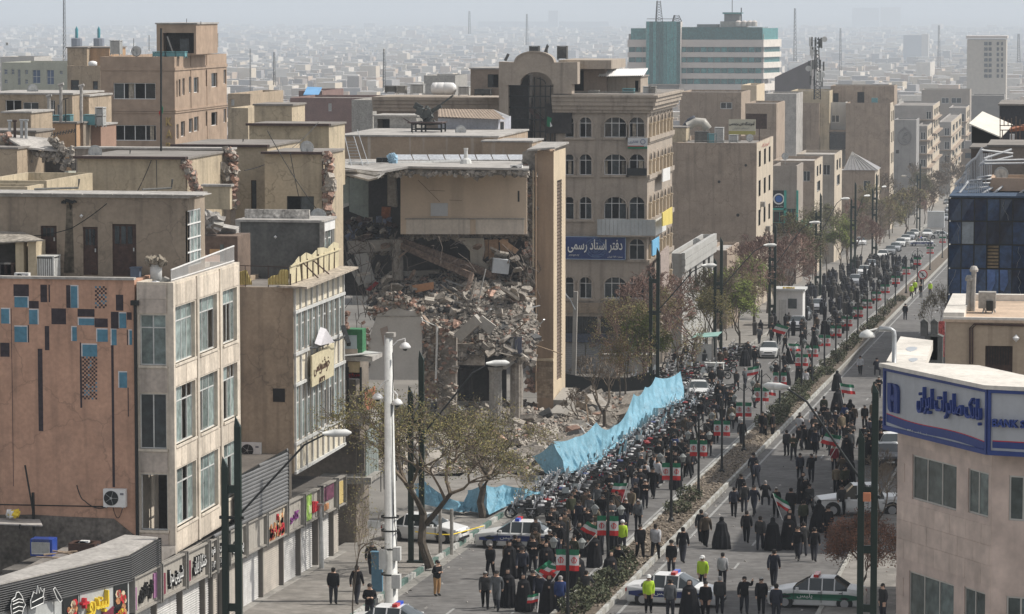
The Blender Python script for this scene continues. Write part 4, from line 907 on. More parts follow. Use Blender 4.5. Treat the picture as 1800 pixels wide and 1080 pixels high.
for i,(px,pt)in enumerate(((235,68),(262,62),(284,40),(328,33),(353,38))):
 aerial('thin roof aerial on the brown tower, %s from its left end'%['first','second','third','fourth','fifth'][i],px,pt,90 if px<275 else 43,yK+4,None,.025)
t,H,HS,a,b=simple('orange_tan_house','tan and orange house behind the stone tower with white roof dish',118,176,116,335,10,tan,260,ho=[(124,139,141,162),(163,172,143,158),(164,172,181,191)],par=.5,roof=grey);wins(t,335,H,n=1,m=.5,fr=darkbr,pane=glsd)
simple('roof_room_tan','tan roof room left half of the stepped house behind the tower',118,153,85,337,6,tan,118,par=0)
simple('roof_room_orange','orange roof room right half of the stepped house behind the tower',153,192,85,338,6,mat('orange tan render',(.42,.27,.16)),118,par=0)
mb=MB();mb.lathe(PY(163,116,334),[(.0,0),(.45,0),(.45,.35),(.3,.45),(0,.5)],14);tag(mb.build('roof_tank',white,smooth=True),'small white tank on the stepped tan house','tank')
t,H,HS,a,b=simple('pale_green_block','long pale grey green apartment block with blue barred windows at far left',3,118,110,430,12,mat('pale grey green render',(.38,.385,.32),var=.12,streak=.2),ho=[(7,13,122,131),(20,25,122,131),(31,36,122,150),(44,49,123,131),(57,71,123,147),(82,95,123,149),(105,110,125,131),(8,13,140,147),(44,49,140,148)],par=.4)
wins(t,430,H,n=2,m=.5,fr=offw,pane=mat('blue tint glass',(.10,.14,.22),rough=.2))
for i,px in enumerate((135,174)):
 y_=760;t=thing('minaret','slim blue tiled minaret, the %s of the pair'%('left' if i==0 else 'right'),'minaret',PY(px,110,y_),'pair of minarets')
 c=PY(px,84,y_);z=lambda py:PY(px,py,y_).z
 mb=MB();mb.lathe((c.x,c.y,0),[(1.1,z(130)),(1.1,z(83))],10);mb.build('shaft',grey,t)
 mb=MB();mb.lathe((c.x,c.y,0),[(1.0,z(83)),(1.3,z(82)),(1.3,z(68)),(.9,z(67))],10);mb.build('balcony',mat('grey tile',(.2,.22,.26)),t)
 mb=MB();mb.lathe((c.x,c.y,0),[(.35,z(68)),(.38,z(52)),(.2,z(49)),(0,z(46))],10);mb.build('lantern',mat('turquoise tile',(.03,.22,.26),rough=.4),t,smooth=True)
 # ================================================================ DESTROYED BUILDING
yD=238;XD=PY(935,500,yD).x
def col3(px,py,y):return PY(px,py,y)
ds=thing('ruined_building','blasted open building with beige back room, sagging white roof and bare dark floors','ruin',(PY(760,700,yD).x,yD,gz(yD)))
beige=mat('beige room wall',(.58,.47,.36),var=.06,streak=.25,streakw=.8);greenw=mat('pale green room wall',(.30,.34,.31),var=.2,streak=.3)
dusty=mat('dusty concrete',(.30,.27,.235),var=.35,scale=2,bump=.4,dirt=.4);rdark=mat('room shade and dark parts',(.035,.032,.03),var=.5)  # near-black puts the shade of unlit rooms into colour; dark fittings share it
ybk=243;ybr=235.5;yq_d=232.5
def flat(nm,m,pts,y,th=.15,parent=ds):mb=MB();mb.slab([PY(a,b,y)for a,b in pts],(0,th,0));return mb.build(nm,m,parent)
def beam(nm,m,a,b,w,h=None,parent=ds):mb=MB();mb.bar(a,b,w,h);return mb.build(nm,m,parent)
flat('room_wall',beige,[(704,303),(926,303),(926,412),(704,412)],ybr)
flat('dado_panel',mat('dado',(.56,.50,.43),streak=.4,var=.12),[(714,386),(826,386),(826,412),(714,412)],ybr-.12)
flat('dado_panel',mat('dado',(.56,.50,.43)),[(836,386),(921,386),(921,412),(836,412)],ybr-.12)
flat('dado_rail',grey,[(712,384),(922,384),(922,386),(712,386)],ybr-.2,.1);flat('back_wall',rdark,[(790,640),(890,640),(890,705),(790,705)],yq_d)  # dark sheet added below the canopy, its colour standing in for shade
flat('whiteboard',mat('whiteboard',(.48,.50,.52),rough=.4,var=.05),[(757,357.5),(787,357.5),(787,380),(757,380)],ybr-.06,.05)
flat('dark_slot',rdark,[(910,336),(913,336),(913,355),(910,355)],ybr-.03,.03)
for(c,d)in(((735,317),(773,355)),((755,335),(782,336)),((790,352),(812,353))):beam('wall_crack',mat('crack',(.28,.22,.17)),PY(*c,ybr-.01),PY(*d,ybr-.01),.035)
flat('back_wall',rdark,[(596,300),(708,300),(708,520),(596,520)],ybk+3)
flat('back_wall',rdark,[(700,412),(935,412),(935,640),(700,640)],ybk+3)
flat('green_wall',greenw,[(587,306),(613,312),(613,360),(588,366)],yD-1)
flat('green_wall',mat('pale tile strip',(.45,.45,.43),var=.2),[(587,364),(613,356),(613,362),(588,372)],yD-1.05)
flat('green_wall',greenw,[(614,313),(647,313),(647,385),(614,372)],yD+2)
flat('side_wall',dusty,[(588,372),(598,370),(600,460),(590,460)],yD-1)
# slabs
def slabp(nm,m,quad3,th):mb=MB();mb.slab(quad3,(0,0,th));return mb.build(nm,m,ds)
ry=231
slabp('roof_slab',rooflt,[PY(600,302,ry-1),PY(672,305,ry-1.5),PY(718,296,ry),PY(930,300,ry),PY(930,284,250),PY(598,283,250)],.14)
flat('roof_edge_beam',dusty,[(708,297),(930,301),(930,309),(712,306)],ry+.5,.3)
slabp('hanging_roof_lip',rooflt,[PY(596,297,ry),PY(676,306,ry-2),PY(664,315,ry-3),PY(648,319,ry-2.6),PY(594,305,ry)],.12)
slabp('torn_sheet',grey,[PY(625,300,ry-3),PY(668,308,ry-3.4),PY(660,311,ry-3.5),PY(628,305,ry-3.2)],.1)
flat('floor_edge',dusty,[(706,411),(935,412),(935,419),(706,418)],yD+.5,5)
flat('floor_edge',mat('grey wall band',(.34,.31,.275),var=.2,dirt=.3),[(610,424),(692,421),(692,441),(612,445)],yD-.5,.4)
flat('column',dusty,[(681,308),(694,308),(697,365),(698,365),(681,362)],yD-.5,.5)
flat('column',rdark,[(688,365),(708,364),(708,416),(690,418)],yD-.6,.4)
flat('wooden_cabinet',mat('wood panel',(.25,.09,.04),var=.4,scale=4),[(671,364),(686,365),(684,385),(670,384)],yD-.2,.4)
mb=MB();c=PY(699,421,yD-1);q=PY(699,492,yD-1);mb.lathe((c.x,yD-1,q.z),[(.42,0),(.4,1.5),(.45,c.z-q.z)],14);mb.build('round_column',dusty,ds)
mb=MB();c=PY(638,445,yD+1);q=PY(640,500,yD+1)
flat('leaning_slab',mat('pale slab',(.34,.33,.31),var=.2),[(622,448),(645,445),(658,492),(641,505)],yD-2,.25)
flat('leaning_slab',mat('pale slab',(.34,.33,.31)),[(609,460),(616,455),(640,498),(630,503)],yD-1.8,.2)
flat('dark_plank',blackm,[(617,448),(622,446),(646,500),(640,504)],yD-1.9,.1)
flat('fallen_beam',mat('pale beam',(.33,.31,.28)),[(711,478),(771,475),(771,484),(711,486)],yD+.6,.4)
flat('plaster_wall',mat('ragged plaster',(.36,.33,.28),var=.15,streak=.4),[(800,419),(850,419),(852,440),(847,458),(860,468),(858,474),(827,467),(826,442),(812,425)],yD-1.5,.2)
for i,(a,b)in enumerate(((851,858),(859,876),(879,893))):flat('wooden_door',mat('pale plank',(.38,.25,.16),var=.2,scale=4),[(a,422),(b,421),(b,450),(a,456)],yD-1,.1)
flat('fallen_door',mat('pale plank',(.38,.25,.16)),[(876,424),(884,420),(912,440),(905,447)],yD-1.8,.1)
beam('steel_beam',mat('rusty beam',(.17,.125,.10),var=.4,scale=3),PY(702,423,yD-.8),PY(872,486,yD-2.4),.32,.5)
beam('steel_beam',mat('rusty beam',(.17,.125,.10)),PY(706,432,yD-1.2),PY(830,486,yD-3),.3,.45)
beam('steel_beam',mat('rusty beam',(.17,.125,.10)),PY(819,520,yD-5),PY(830,482,yD-4),.25)
mb=MB();c=PY(880,468,yD-2.5);mb.obox(c,(1.15,.8,1.0),Matrix.Rotation(.25,3,'Z')@Matrix.Rotation(.12,3,'Y'));mb.build('white_cabinet',mat('pale cabinet',(.50,.53,.55),var=.1),ds)
mb=MB();c=PY(885,500,yD-3.5)
flat('orange_panel',mat('orange board',(.47,.25,.14),var=.15),[(724,502),(762,496),(762,508),(731,515)],yD-4,.1)
flat('red_panel',mat('dark red panel',(.20,.02,.02),var=.3),[(643,510),(660,495),(666,498),(650,512)],yD-3.4,.1)
flat('red_panel',mat('dark red panel',(.20,.02,.02)),[(830,595),(862,592),(861,600),(832,604)],yD-9.6,.1)
# inside the open room: blackboards, wires hanging
mb=MB()
for k in range(60):
 px=R.choice((R.uniform(590,640),R.uniform(600,660),R.uniform(890,945),R.uniform(690,700)));py=R.uniform(400,520)if px<700 else R.uniform(420,470);L=R.uniform(10,60);y_=yD-R.uniform(.5,3)
 mb.tube([PY(px,py,y_),PY(px+R.gauss(0,6),py+L*.5,y_-.2),PY(px+R.gauss(0,10),py+L,y_)],.03,3,cap=False)
mb.build('hanging_rebar',mat('rusty rebar',(.12,.10,.085),var=.3),ds,kind='stuff')
mb=MB()
for k in range(70):
 px=R.uniform(612,700);py=R.uniform(385,420);mb.cur=k%4;mb.chunk(PY(px,py,yD+R.uniform(-1,1)),(R.uniform(.2,.6),R.uniform(.2,.6),R.uniform(.2,.6)),R)
mb.build('room_wreckage',(rdark,mat('rag blue',(.14,.16,.22)),darkbr,dusty),ds,kind='stuff')
rc=random.Random(5)
fl_=thing('fallen_slabs','torn floor slabs and twisted bars hanging across the ruined floors','floor slabs',PY(760,480,yD))
for k in range(34):
 px,py=rc.uniform(640,935),rc.uniform(432,560);c=PY(px,py,yD-rc.uniform(2,7)*(1 if py>480 else.4));b_=MB();M_=Matrix.Rotation(rc.gauss(0,.5),3,'Y')@Matrix.Rotation(rc.uniform(-.9,.3),3,'X')@Matrix.Rotation(rc.uniform(0,3),3,'Z');w_,h_=rc.uniform(.7,2.2),rc.uniform(.5,1.4);pts=[c+M_@V((w_*.5*math.cos(q)*rc.uniform(.7,1.2),h_*.5*math.sin(q)*rc.uniform(.7,1.2),0))for q in(.4,1.2,2.2,3.0,4.0,5.2)]
 b_.slab(pts,M_@V((0,0,rc.uniform(.1,.22))));b_.build('floor_slab',rc.choice((dusty,conc,dusty,mat('brown board',(.22,.16,.12),var=.3))),fl_)
b_=MB()
for k in range(130):p=PY(rc.uniform(605,940),rc.uniform(415,640),yD-rc.uniform(3,10));d_=V((rc.gauss(0,.5),-.3,rc.gauss(-.3,.6)));b_.tube([p,p+d_*.6+V((rc.gauss(0,.2),0,.1)),p+d_*rc.uniform(.9,1.8)],.025,3,cap=False)
b_.build('bent_bars',mat('rusty rebar',(.12,.10,.085)),fl_,kind='stuff')
for(x0,x1,y0_,n_)in((704,935,416,90),(612,700,442,40),(600,716,306,40),(720,930,306,50)):
 for k in range(n_):b_=MB();b_.chunk(PY(rc.uniform(x0,x1),y0_+rc.gauss(0,2.5),(yD-.2)if y0_>310 else ry+.2),(rc.uniform(.15,.6),.3,rc.uniform(.1,.4)),rc);b_.build('broken_edge',rc.choice((dusty,conc)),fl_)
 # roof items of the ruin
mb=MB();mb.tube([PY(612,288,240),PY(700,288,240),PY(810,284,241)],.16,6);tag(mb.build('roof_pipe',offw),'long white pipe lying across the ruined roof','pipe')
for i in range(8):
 mb=MB();a=700+i*28;mb.slab([PY(a,282,246),PY(a+26,282,246),PY(a+22,273,249),PY(a-4,273,249)],(0,0,.05));tag(mb.build('foil_sheet',silver),'silver foil roofing sheet on the ruined roof, %s from the left'%['first','second','third','fourth','fifth','sixth','seventh','eighth'][i],'foil sheet','foil sheets on the ruined roof')
mb=MB()
for k in range(14):mb.chunk(PY(690+R.gauss(0,4),279+R.gauss(0,3),238),(.5,.4,.4),R)
tag(mb.build('blue_bundle',mat('pale blue bag',(.25,.38,.48),var=.3)),'pale blue plastic bundle on the ruined roof','bundle')
for k,px in enumerate((666,677)):mb=MB();p=PY(px,280,238);mb.box(p.x-.2,238,p.z-.25,p.x+.2,238.4,p.z+.1);tag(mb.build('roof_crate',blackm),'black crate beside the blue bundle, the %s one'%('left' if k==0 else 'right'),'crate')
mb=MB();p=PY(819,288,238);mb.lathe(p,[(.45,0),(.35,.3),(.15,.4),(.13,.9),(.17,1.1),(0,1.1)],10);tag(mb.build('roof_vent',offw),'white mushroom vent with pipe on the ruined roof','vent')
mb=MB();a0,a1=PY(618,292,238),PY(638,292,238);t0,t1=PY(606,240,252),PY(622,240,252)
for(p,q)in((a0,t0),(a1,t1)):mb.bar(p,q,.05)
for k in range(8):s_=.1+k*.1;mb.bar(a0.lerp(t0,s_),a1.lerp(t1,s_),.04)
tag(mb.build('ladder',steel),'metal ladder leaning from the ruined roof to the wall behind','ladder')
mb=MB();mb.bar(PY(628,228,255),PY(648,290,238),.04);tag(mb.build('leaning_rod',steel),'thin rod leaning right of the ladder','rod')
aircon('white air conditioner hung at the right corner of the sagging roof',898,290,232,w=.85,h=.65)
# party wall that still stands
pw=thing('party_wall','tall narrow tan wall left standing between the ruin and arched building','wall',(PY(936,700,yD).x,yD-1,gz(yD)))
xa=PY(944,500,yD-1).x;xb=PY(973,500,yD-1).x;zt_=PY(960,266,yD-1).z;yE1=PX(994,400,xb).y
hh=[(PX(979,400,xb).y,PX(987,400,xb).y,PX(979,670,xb).z,PX(979,318,xb).z)]
tanw=mat('party wall tan',(.37,.265,.18),var=.08,streak=.3);suncr=mat('sunlit cream render',(.56,.46,.33),var=.1,streak=.2)  # sunlight put into the cream side colour; the tan front is its shaded counterpart
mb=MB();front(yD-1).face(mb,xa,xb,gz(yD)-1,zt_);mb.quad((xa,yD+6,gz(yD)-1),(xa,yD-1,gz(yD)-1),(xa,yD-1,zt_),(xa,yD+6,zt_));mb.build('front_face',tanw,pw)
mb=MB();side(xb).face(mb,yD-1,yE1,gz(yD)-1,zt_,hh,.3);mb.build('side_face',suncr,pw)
mb=MB();side(xb).block(mb,hh[0][0],hh[0][1],hh[0][2],hh[0][3],.28,.35);mb.build('slot_back',rdark,pw)
zz_=hh[0][2];k=0
while zz_<hh[0][3]-.1:
 mb=MB();side(xb).block(mb,hh[0][0],hh[0][1],zz_,zz_+.17,.1,.2);mb.build('brick',mat('dark slot brick',(.15,.11,.085),var=.3),pw)
 mb=MB();side(xb).block(mb,hh[0][1]+.02,hh[0][1]+.26,zz_,zz_+.1,-.03,0);mb.build('tooth_brick',wstone,pw);zz_+=.24;k+=1
mb=MB();mb.slab([PY(926,266,yD-2),PY(975,262,yD-2),(xb+.2,yE1+.3,zt_+.3),(xa-.6,yE1+.3,zt_+.3)],(0,0,.12));mb.build('coping',rooflt,pw)
mb=MB();mb.box(xa-.05,yD-1.2,PY(960,632,yD).z,xb+.01,yD-1.02,PY(960,628,yD).z);mb.build('ledge',suncr,pw)
# courses of brick at the foot
z0_=PY(960,697,yD).z;z1_=PY(960,634,yD).z;r_=0;z=z0_
bt=mat('buff brick',(.36,.28,.20),var=.2,scale=3,rnd=.2)
while z<z1_:
 x=xa+(.15 if r_%2 else 0)
 while x<xb-.05:mb=MB();mb.box(x+.01,yD-1.03,z+.01,min(x+.3,xb)-.01,yD-1.001,z+.15);mb.build('brick',bt,pw);x+=.31
 z+=.17;r_+=1
 # grey rough strip left of it, broken
rs=thing('broken_pier','rough grey broken pier running down beside the tan party wall','pier',PY(930,700,yD-1.5))
mb=MB();mb.slab([PY(x_,y_,yD-.8)for x_,y_ in((918,268),(934,262),(945,266),(944,690),(932,690),(928,560),(918,540),(921,470),(929,440),(926,330),(919,300))],(0,.5,0));mb.build('pier_core',dusty,rs)
for k in range(190):
 py=R.uniform(275,690);px=931+R.gauss(0,6)-(4 if 430<py<540 else 0)
 mb=MB();mb.chunk(PY(px,py,yD-1.1+R.uniform(-.2,.2)),(R.uniform(.15,.5),.3,R.uniform(.12,.45)),R);mb.build('brick',conc if R.random()<.75 else brickm,rs)
for(px,a,b)in((937.5,300,470),(942,270,690)):beam('rendered_strip',suncr if px<940 else tanw,PY(px,a,yD-1.4),PY(px,b,yD-1.4),.12,.1,rs)
mb=MB();c=PY(1002,305,246)if 0 else PY(996,262,yD-1)
# white wall in front, with ragged top
yw=226
ww=thing('white_wall','bare white interior wall with ragged broken top above the rubble','wall',PY(696,670,yw))
mb=MB();mb.slab([PY(a,b,yw)for a,b in((646,660),(648,600),(655,575),(663,553),(680,548),(695,540),(712,546),(730,548),(742,560),(742,668),(646,668))],(0,.3,0));mb.build('wall',mat('dirty white plaster',(.47,.455,.43),var=.08,dirt=.25),ww)
mb=MB();mb.slab([PY(a,b,yw-.02)for a,b in((652,557),(742,557),(742,555.5),(652,555.5))],(0,-.03,0));mb.build('picture_rail',grey,ww)
for k in range(150):
 t_=R.random();px=648+96*t_;base=540 if 680<px<730 else 552;py=base-R.random()**1.4*(26 if 665<px<720 else 12)
 if R.random()<.3:px=R.choice((648,745))+R.gauss(0,3);py=R.uniform(560,660)
 mb=MB();mb.chunk(PY(px,py,yw+R.uniform(-.1,.4)),(R.uniform(.15,.4),R.uniform(.15,.3),R.uniform(.1,.3)),R);mb.build('brick',conc if R.random()<.6 else brickm,ww)
mb=MB();mb.slab([PY(a,b,yw-.03)for a,b in((668,578),(681,573),(683,585),(680,607),(674,608))],(0,-.01,0));mb.build('stain',mat('brown stain',(.33,.28,.25)),ww)
# rough brick pier with white pipe
rp=thing('brick_pier','torn rough brick pier with a white pipe beside the white wall','pier',PY(770,700,yw))
mb=MB();mb.slab([PY(a,b,yw+.3)for a,b in((742,555),(752,568),(767,572),(770,700),(742,700))],(0,.8,0));mb.build('pier_core',mat('exposed brickwork',(.27,.21,.165),var=.5,scale=4,bump=.7),rp)
mb=MB();mb.slab([PY(a,b,yw+.5)for a,b in((768,575),(800,590),(802,730),(768,730))],(0,.8,0));mb.build('pier_core',dusty,rp)
for k in range(170):
 px=R.uniform(742,802);py=R.uniform(560,715);mb=MB();mb.chunk(PY(px,py,yw+R.uniform(-.1,.35)),(R.uniform(.2,.5),.25,R.uniform(.08,.22)),R);mb.build('brick',R.choice((brickm,conc,conc,dusty)),rp)
mb=MB();mb.tube([PY(768,574,yw-.1),PY(768,600,yw-.15),PY(766,672,yw-.1)],.08,7);mb.tube([PY(741,562,yw-.2),PY(768,574,yw-.1)],.04,5);mb.build('pipe',offw,rp)
# portico: beam and columns
yq=228
po=thing('portico','surviving portico of fluted concrete columns carrying a mound of rubble','portico',PY(870,750,yq))
mb=MB();a=PY(800,627,yq);b=PY(884,643,yq);mb.box(a.x,yq,b.z-.1,b.x,yq+5,a.z);mb.build('canopy_beam',rdark,po)
mb=MB();a=PY(800,604,yq+.1);mb.box(a.x,yq-.1,PY(0,627,yq).z,PY(852,0,yq).x,yq+5,a.z);mb.build('canopy_face',dusty,po)
mb=MB();mb.bar(PY(884,640,yq+.1),PY(932,603,yq+3.5),.35,.8);mb.build('side_beam',mat('pale beam',(.33,.31,.28)),po)
for(px,x2,pt,pb,m_,y_)in((871,0,645,752,grey,yq+.4),(908,0,632,742,dusty,yq+2.0),(820,0,645,700,rdark,yq+3)):
 p=PY(px,pt,y_);q=PY(px,pb,y_);mb=MB();n=24;rr=.46
 prof=[(rr*1.25,0),(rr*1.25,.15),(rr,.25),(rr*.95,p.z-q.z-.3),(rr*1.15,p.z-q.z-.15),(rr*1.2,p.z-q.z)]
 base=len(mb.v)
 for r_,z_ in prof:
  for j in range(n):k_=r_*(.93 if j%2 else 1);t_=2*PI*j/n;mb.v.append((p.x+k_*math.cos(t_),y_+k_*math.sin(t_),q.z+z_))
 for i in range(len(prof)-1):
  for j in range(n):j2=(j+1)%n;mb.f.append((base+i*n+j,base+i*n+j2,base+(i+1)*n+j2,base+(i+1)*n+j));mb.m.append(0)
 mb.build('column',m_,po);
 if px!=820:mb=MB();mb.box(p.x-.7,y_-.7,gz(y_)-.2,p.x+.7,y_+.7,q.z);mb.build('plinth',grey,po)
 # ---- rubble mounds: a lumpy base, separate slabs and bricks, fine stuff
rubm=mat('rubble dust',(.25,.22,.19),var=.45,scale=2.5,grain=8,bump=.9)
woodm=mat('splintered wood',(.26,.19,.13),var=.3,scale=3);rpale=mat('pale plaster lump',(.36,.33,.29),var=.2,rnd=.2);rdk=mat('dark debris',(.07,.07,.07),var=.4,rnd=.3)
def mound(name,label,ctrl,nbig,nfine,mix,size=(.3,1.1),n_pl=30):
# ctrl: list of rings (x0,x1,y, z) profile points: the heap surface as strips from back to front
 t=thing(name,label,'rubble heap',(ctrl[0][0],ctrl[0][2],gz(ctrl[0][2])))
 nx=26;rows_=[]
 for(x0,x1,y,z,w)in ctrl:rows_.append([(x0+(x1-x0)*i/nx,y,max(z-w*(abs(i/nx-.5)*2)**2.2,gz(y)-.3)+.35*mnoise.noise(V((i*.5,y*.7,z))))for i in range(nx+1)])
 def at(u,v):
  i=min(int(u*nx),nx-1);fu=u*nx-i;k=min(int(v*(len(rows_)-1)),len(rows_)-2);fv=v*(len(rows_)-1)-k
  return V(rows_[k][i]).lerp(V(rows_[k][i+1]),fu).lerp(V(rows_[k+1][i]).lerp(V(rows_[k+1][i+1]),fu),fv)
 mb=MB();n=len(rows_)*4
 for a in range(n):
  for b in range(nx):mb.quad(at(b/nx,a/n),at((b+1)/nx,a/n),at((b+1)/nx,(a+1)/n),at(b/nx,(a+1)/n))
 o=mb.build('rubble_base',rubm,t,kind='stuff')
 for k in range(nbig):
  p=at(R.random(),R.random());b=MB();s_=size[0]+(size[1]-size[0])*R.random()**2
  b.chunk(p+V((0,0,s_*.15)),(s_,s_*R.uniform(.4,.9),s_*R.uniform(.2,.5)),R);b.build('rubble_lump',R.choices((conc,rpale,brickm,rdk,dusty),mix)[0],t)
 for k in range(n_pl):
  p=at(R.random(),R.random());b=MB();L=R.uniform(.8,2.6);d=V((R.gauss(0,1),R.gauss(0,.6),R.gauss(.1,.4))).normalized()*L;b.bar(p+V((0,0,.1)),p+d+V((0,0,.2)),R.uniform(.06,.2),.05);b.build('splintered_plank',R.choice((woodm,dusty,rpale,steel)),t)
 f=MB();ms=(conc,rpale,brickm,rdk,dusty)
 for k in range(nfine):
  p=at(R.random(),R.random());f.cur=R.choices(range(5),mix)[0];s_=R.uniform(.07,.32);f.chunk(p+V((0,0,R.uniform(0,.12))),(s_*R.uniform(.6,1.8),s_,s_*R.uniform(.4,1)),R)
 f.build('fine_rubble',ms,t,kind='stuff')
 return t,at
X_=lambda px,y:PY(px,600,y).x
Z_=lambda py,y:PY(800,py,y).z
mound('upper_rubble','dark mound of collapsed floors under the sagging beams',[(X_(640,240),X_(940,240),240,Z_(480,240),.5),(X_(645,238),X_(940,238),238,Z_(492,238),.5),(X_(650,235),X_(938,235),235,Z_(508,235),1),(X_(660,232),X_(935,232),232,Z_(538,232),1.4),(X_(680,230),X_(930,230),230,Z_(580,230),2)],130,3200,(3,1.2,.6,4.5,3.4))
mound('portico_rubble','brick and concrete rubble heaped on the portico canopy',[(X_(770,235),X_(942,235),235,Z_(498,235),2.2),(X_(770,232),X_(944,232),232,Z_(520,232),2.2),(X_(780,230),X_(945,230),230,Z_(552,230),1.6),(X_(785,228.5),X_(942,228.5),228.5,Z_(590,228.5),1.2),(X_(800,227.6),X_(938,227.6),227.6,Z_(622,227.6),.8)],150,3600,(3,1.6,1.2,1,4))
mound('front_rubble','long pale slope of rubble spilling from the ruin towards the blue sheeting',[(X_(655,236),X_(1085,250),240,gz(240)+1.5,.9),(X_(640,228),X_(1095,240),230,gz(230)+1.0,.6),(X_(640,220),X_(1090,225),220,gz(220)+.9,.5),(X_(660,212),X_(1040,212),211,gz(211)+.7,.5),(X_(690,203),X_(1000,203),204,gz(204)+.1,.2)],150,4200,(4,1.8,.7,.6,4),size=(.3,1.9),n_pl=60)
mound('corner_rubble','tumbled concrete blocks at the foot of the party wall',[(X_(975,246),X_(1100,246),249,Z_(688,249),.4),(X_(965,240),X_(1100,240),243,Z_(712,243),.6),(X_(950,235),X_(1095,235),237,Z_(742,237),.8),(X_(940,229),X_(1080,229),230,Z_(775,230),.4)],90,1500,(4,2,1,.7,3),size=(.4,1.8),n_pl=24)
for(pts,lab)in(([(842,560,226.5),(806,593,226.5)],'long pale concrete beam broken off on the portico edge'),([(842,562,226.7),(866,580,226.9)],'short pale concrete beam stub on the portico edge'),([(985,712,237),(1002,690,240)],'tilted grey concrete block at the party wall foot'),([(975,735,235),(1000,712,238)],'broad grey slab tipped on the corner rubble'),([(1040,700,244),(1060,722,242)],'grey concrete block lying right of the tilted slabs'),([(1000,772,230),(1022,745,231)],'dark cracked block lower on the rubble slope')):
 a,b=[PY(*p)for p in pts];mb=MB();mb.bar(a,b,1.0,.7);tag(mb.build('concrete_block',mat('pale beam',(.33,.31,.28))if 'dark' not in lab else grey),lab,'concrete block')
mb=MB()
for k in range(16):
 px=R.uniform(896,915);mb.cur=k%3;mb.slab([PY(px,595,yq-.2),PY(px+5,592,yq-.2),PY(px+R.gauss(3,3),592+R.uniform(20,60),yq-.3),PY(px+R.gauss(-1,2),592+R.uniform(20,50),yq-.3)],(0,.03,0))
tag(mb.build('hanging_rags',(mat('slate rag',(.10,.11,.15)),rdk,grey)),'torn blue grey rags hanging from the portico corner','rags')
# wall and slab behind the ruin (next roofs)
t,H,HS,a,b=simple('stained_wall_house','flat roofed house with rust streaked wall just behind the ruined roof',596,875,240,256,14,mat('rust streaked wall',(.36,.27,.19),streak=.8,streakcol=(.55,.50,.44),var=.15,dirt=.35),300,par=0,roof=rooflt)
simple('stained_wall_step','rust streaked step wall beside the party wall top',848,935,250,254,5,mat('rust streaked wall',(.36,.27,.19)),300,par=0,roof=rooflt)
# gun on a stand
gy=262
gs=thing('steel_stand','welded black steel table stand on the flat roof','stand',PY(750,238,gy));a=PY(724,218,gy);b=PY(776,238,gy)
mb=MB()
for x in(a.x,(a.x*2+b.x)/3,b.x):
 for yy in(gy,gy+1.6):mb.box(x-.06,yy-.06,b.z,x+.06,yy+.06,a.z)
for z in(a.z,(a.z+b.z)/2,b.z+.1):mb.box(a.x,gy-.03,z-.05,b.x,gy+.03,z+.05);mb.box(a.x,gy+1.57,z-.05,b.x,gy+1.63,z+.05)
mb.build('frame',blackm,gs);mb=MB();mb.box(a.x-.3,gy-.3,a.z+.051,b.x+.1,gy+1.9,a.z+.14);mb.bar(PY(709,208,gy),PY(728,220,gy),.08);mb.build('deck',darkbr,gs)
gn=thing('anti_aircraft_gun','dark anti aircraft gun pointing up right on the black steel stand','gun',PY(750,217,gy));gm_=mat('gun metal',(.06,.065,.06),rough=.5,var=.3,scale=4)
c=PY(752,203,gy+.8);mb=MB();mb.bar(c+V((0,-.1,.1)),PY(797,168,gy+.8),.12);mb.bar(c+V((0,.3,.1)),PY(795,169,gy+1.1),.12);mb.bar(c+V((.3,.1,.3)),PY(775,186,gy+.9),.3);mb.build('barrel',gm_,gn)
mb=MB();mb.lathe((c.x,c.y,PY(0,216,gy).z),[(.6,0),(.5,.15),(.2,.25),(.2,.7)],10);mb.build('pedestal',gm_,gn)
mb=MB();mb.obox(c+V((-.1,0,.1)),(.9,.7,.5),Matrix.Rotation(-.6,3,'Y'));mb.obox(c+V((-.6,0,.3)),(.5,.9,.6),Matrix.Rotation(.3,3,'Y'));mb.build('breech',gm_,gn)
mb=MB();mb.obox(c+V((-.75,-.1,.65)),(.7,.1,.5),Matrix.Rotation(.5,3,'Y'));mb.tube([c+V((.2,-.4,-.5)),c+V((.2,-.2,.5))],.07,6)
for k in range(12):mb.chunk(c+V((R.gauss(-.2,.35),R.gauss(0,.3),R.gauss(0,.3))),(.3,.25,.3),R)
mb.build('mount',gm_,gn)
# shed with low gabled tin roof behind the gun
gr=thing('tin_roof_shed','long shed with low brown corrugated roof and bluish white wall','shed',PY(780,236,268));tinm=mat('brown corrugated tin',(.30,.235,.18),var=.25,scale=2,streak=.3)
a,b=PY(770,206,268),PY(890,211,268);e0,e1=PY(770,192,274),PY(868,193,274);n=40
mb=MB()
for k in range(n):
 s0,s1=k/n,(k+1)/n;dz=V((0,0,.05))*(k%2);dz1=V((0,0,.05))*((k+1)%2);mb.quad(a.lerp(b,s0)+dz,a.lerp(b,s1)+dz1,e0.lerp(e1,s1)+dz1,e0.lerp(e1,s0)+dz)
mb.build('corrugated_roof',tinm,gr);mb=MB();mb.slab([PY(868,193,274),PY(897,205,268),PY(893,208,268),PY(866,197,274)],(0,.1,0));mb.build('verge_board',white,gr)
mb=MB();p=PY(770,208,269);q=PY(876,238,269);mb.box(p.x,269,q.z-1,q.x,275,p.z);mb.build('wall',mat('bluish white wall',(.42,.43,.47),var=.2,dirt=.3,streak=.3),gr)
h=hf(878,886,214,240,268.5);front(268.5).window(gr,*h,n=1,fr=white,pane=glsd)
t,H,HS,a,b=simple('white_topped_hut','small hut with white sheet roof and dark opening left of the gun',657,732,205,270,4,grey,240,ho=[(663,685,209,230)],par=0,roof=rooflt)
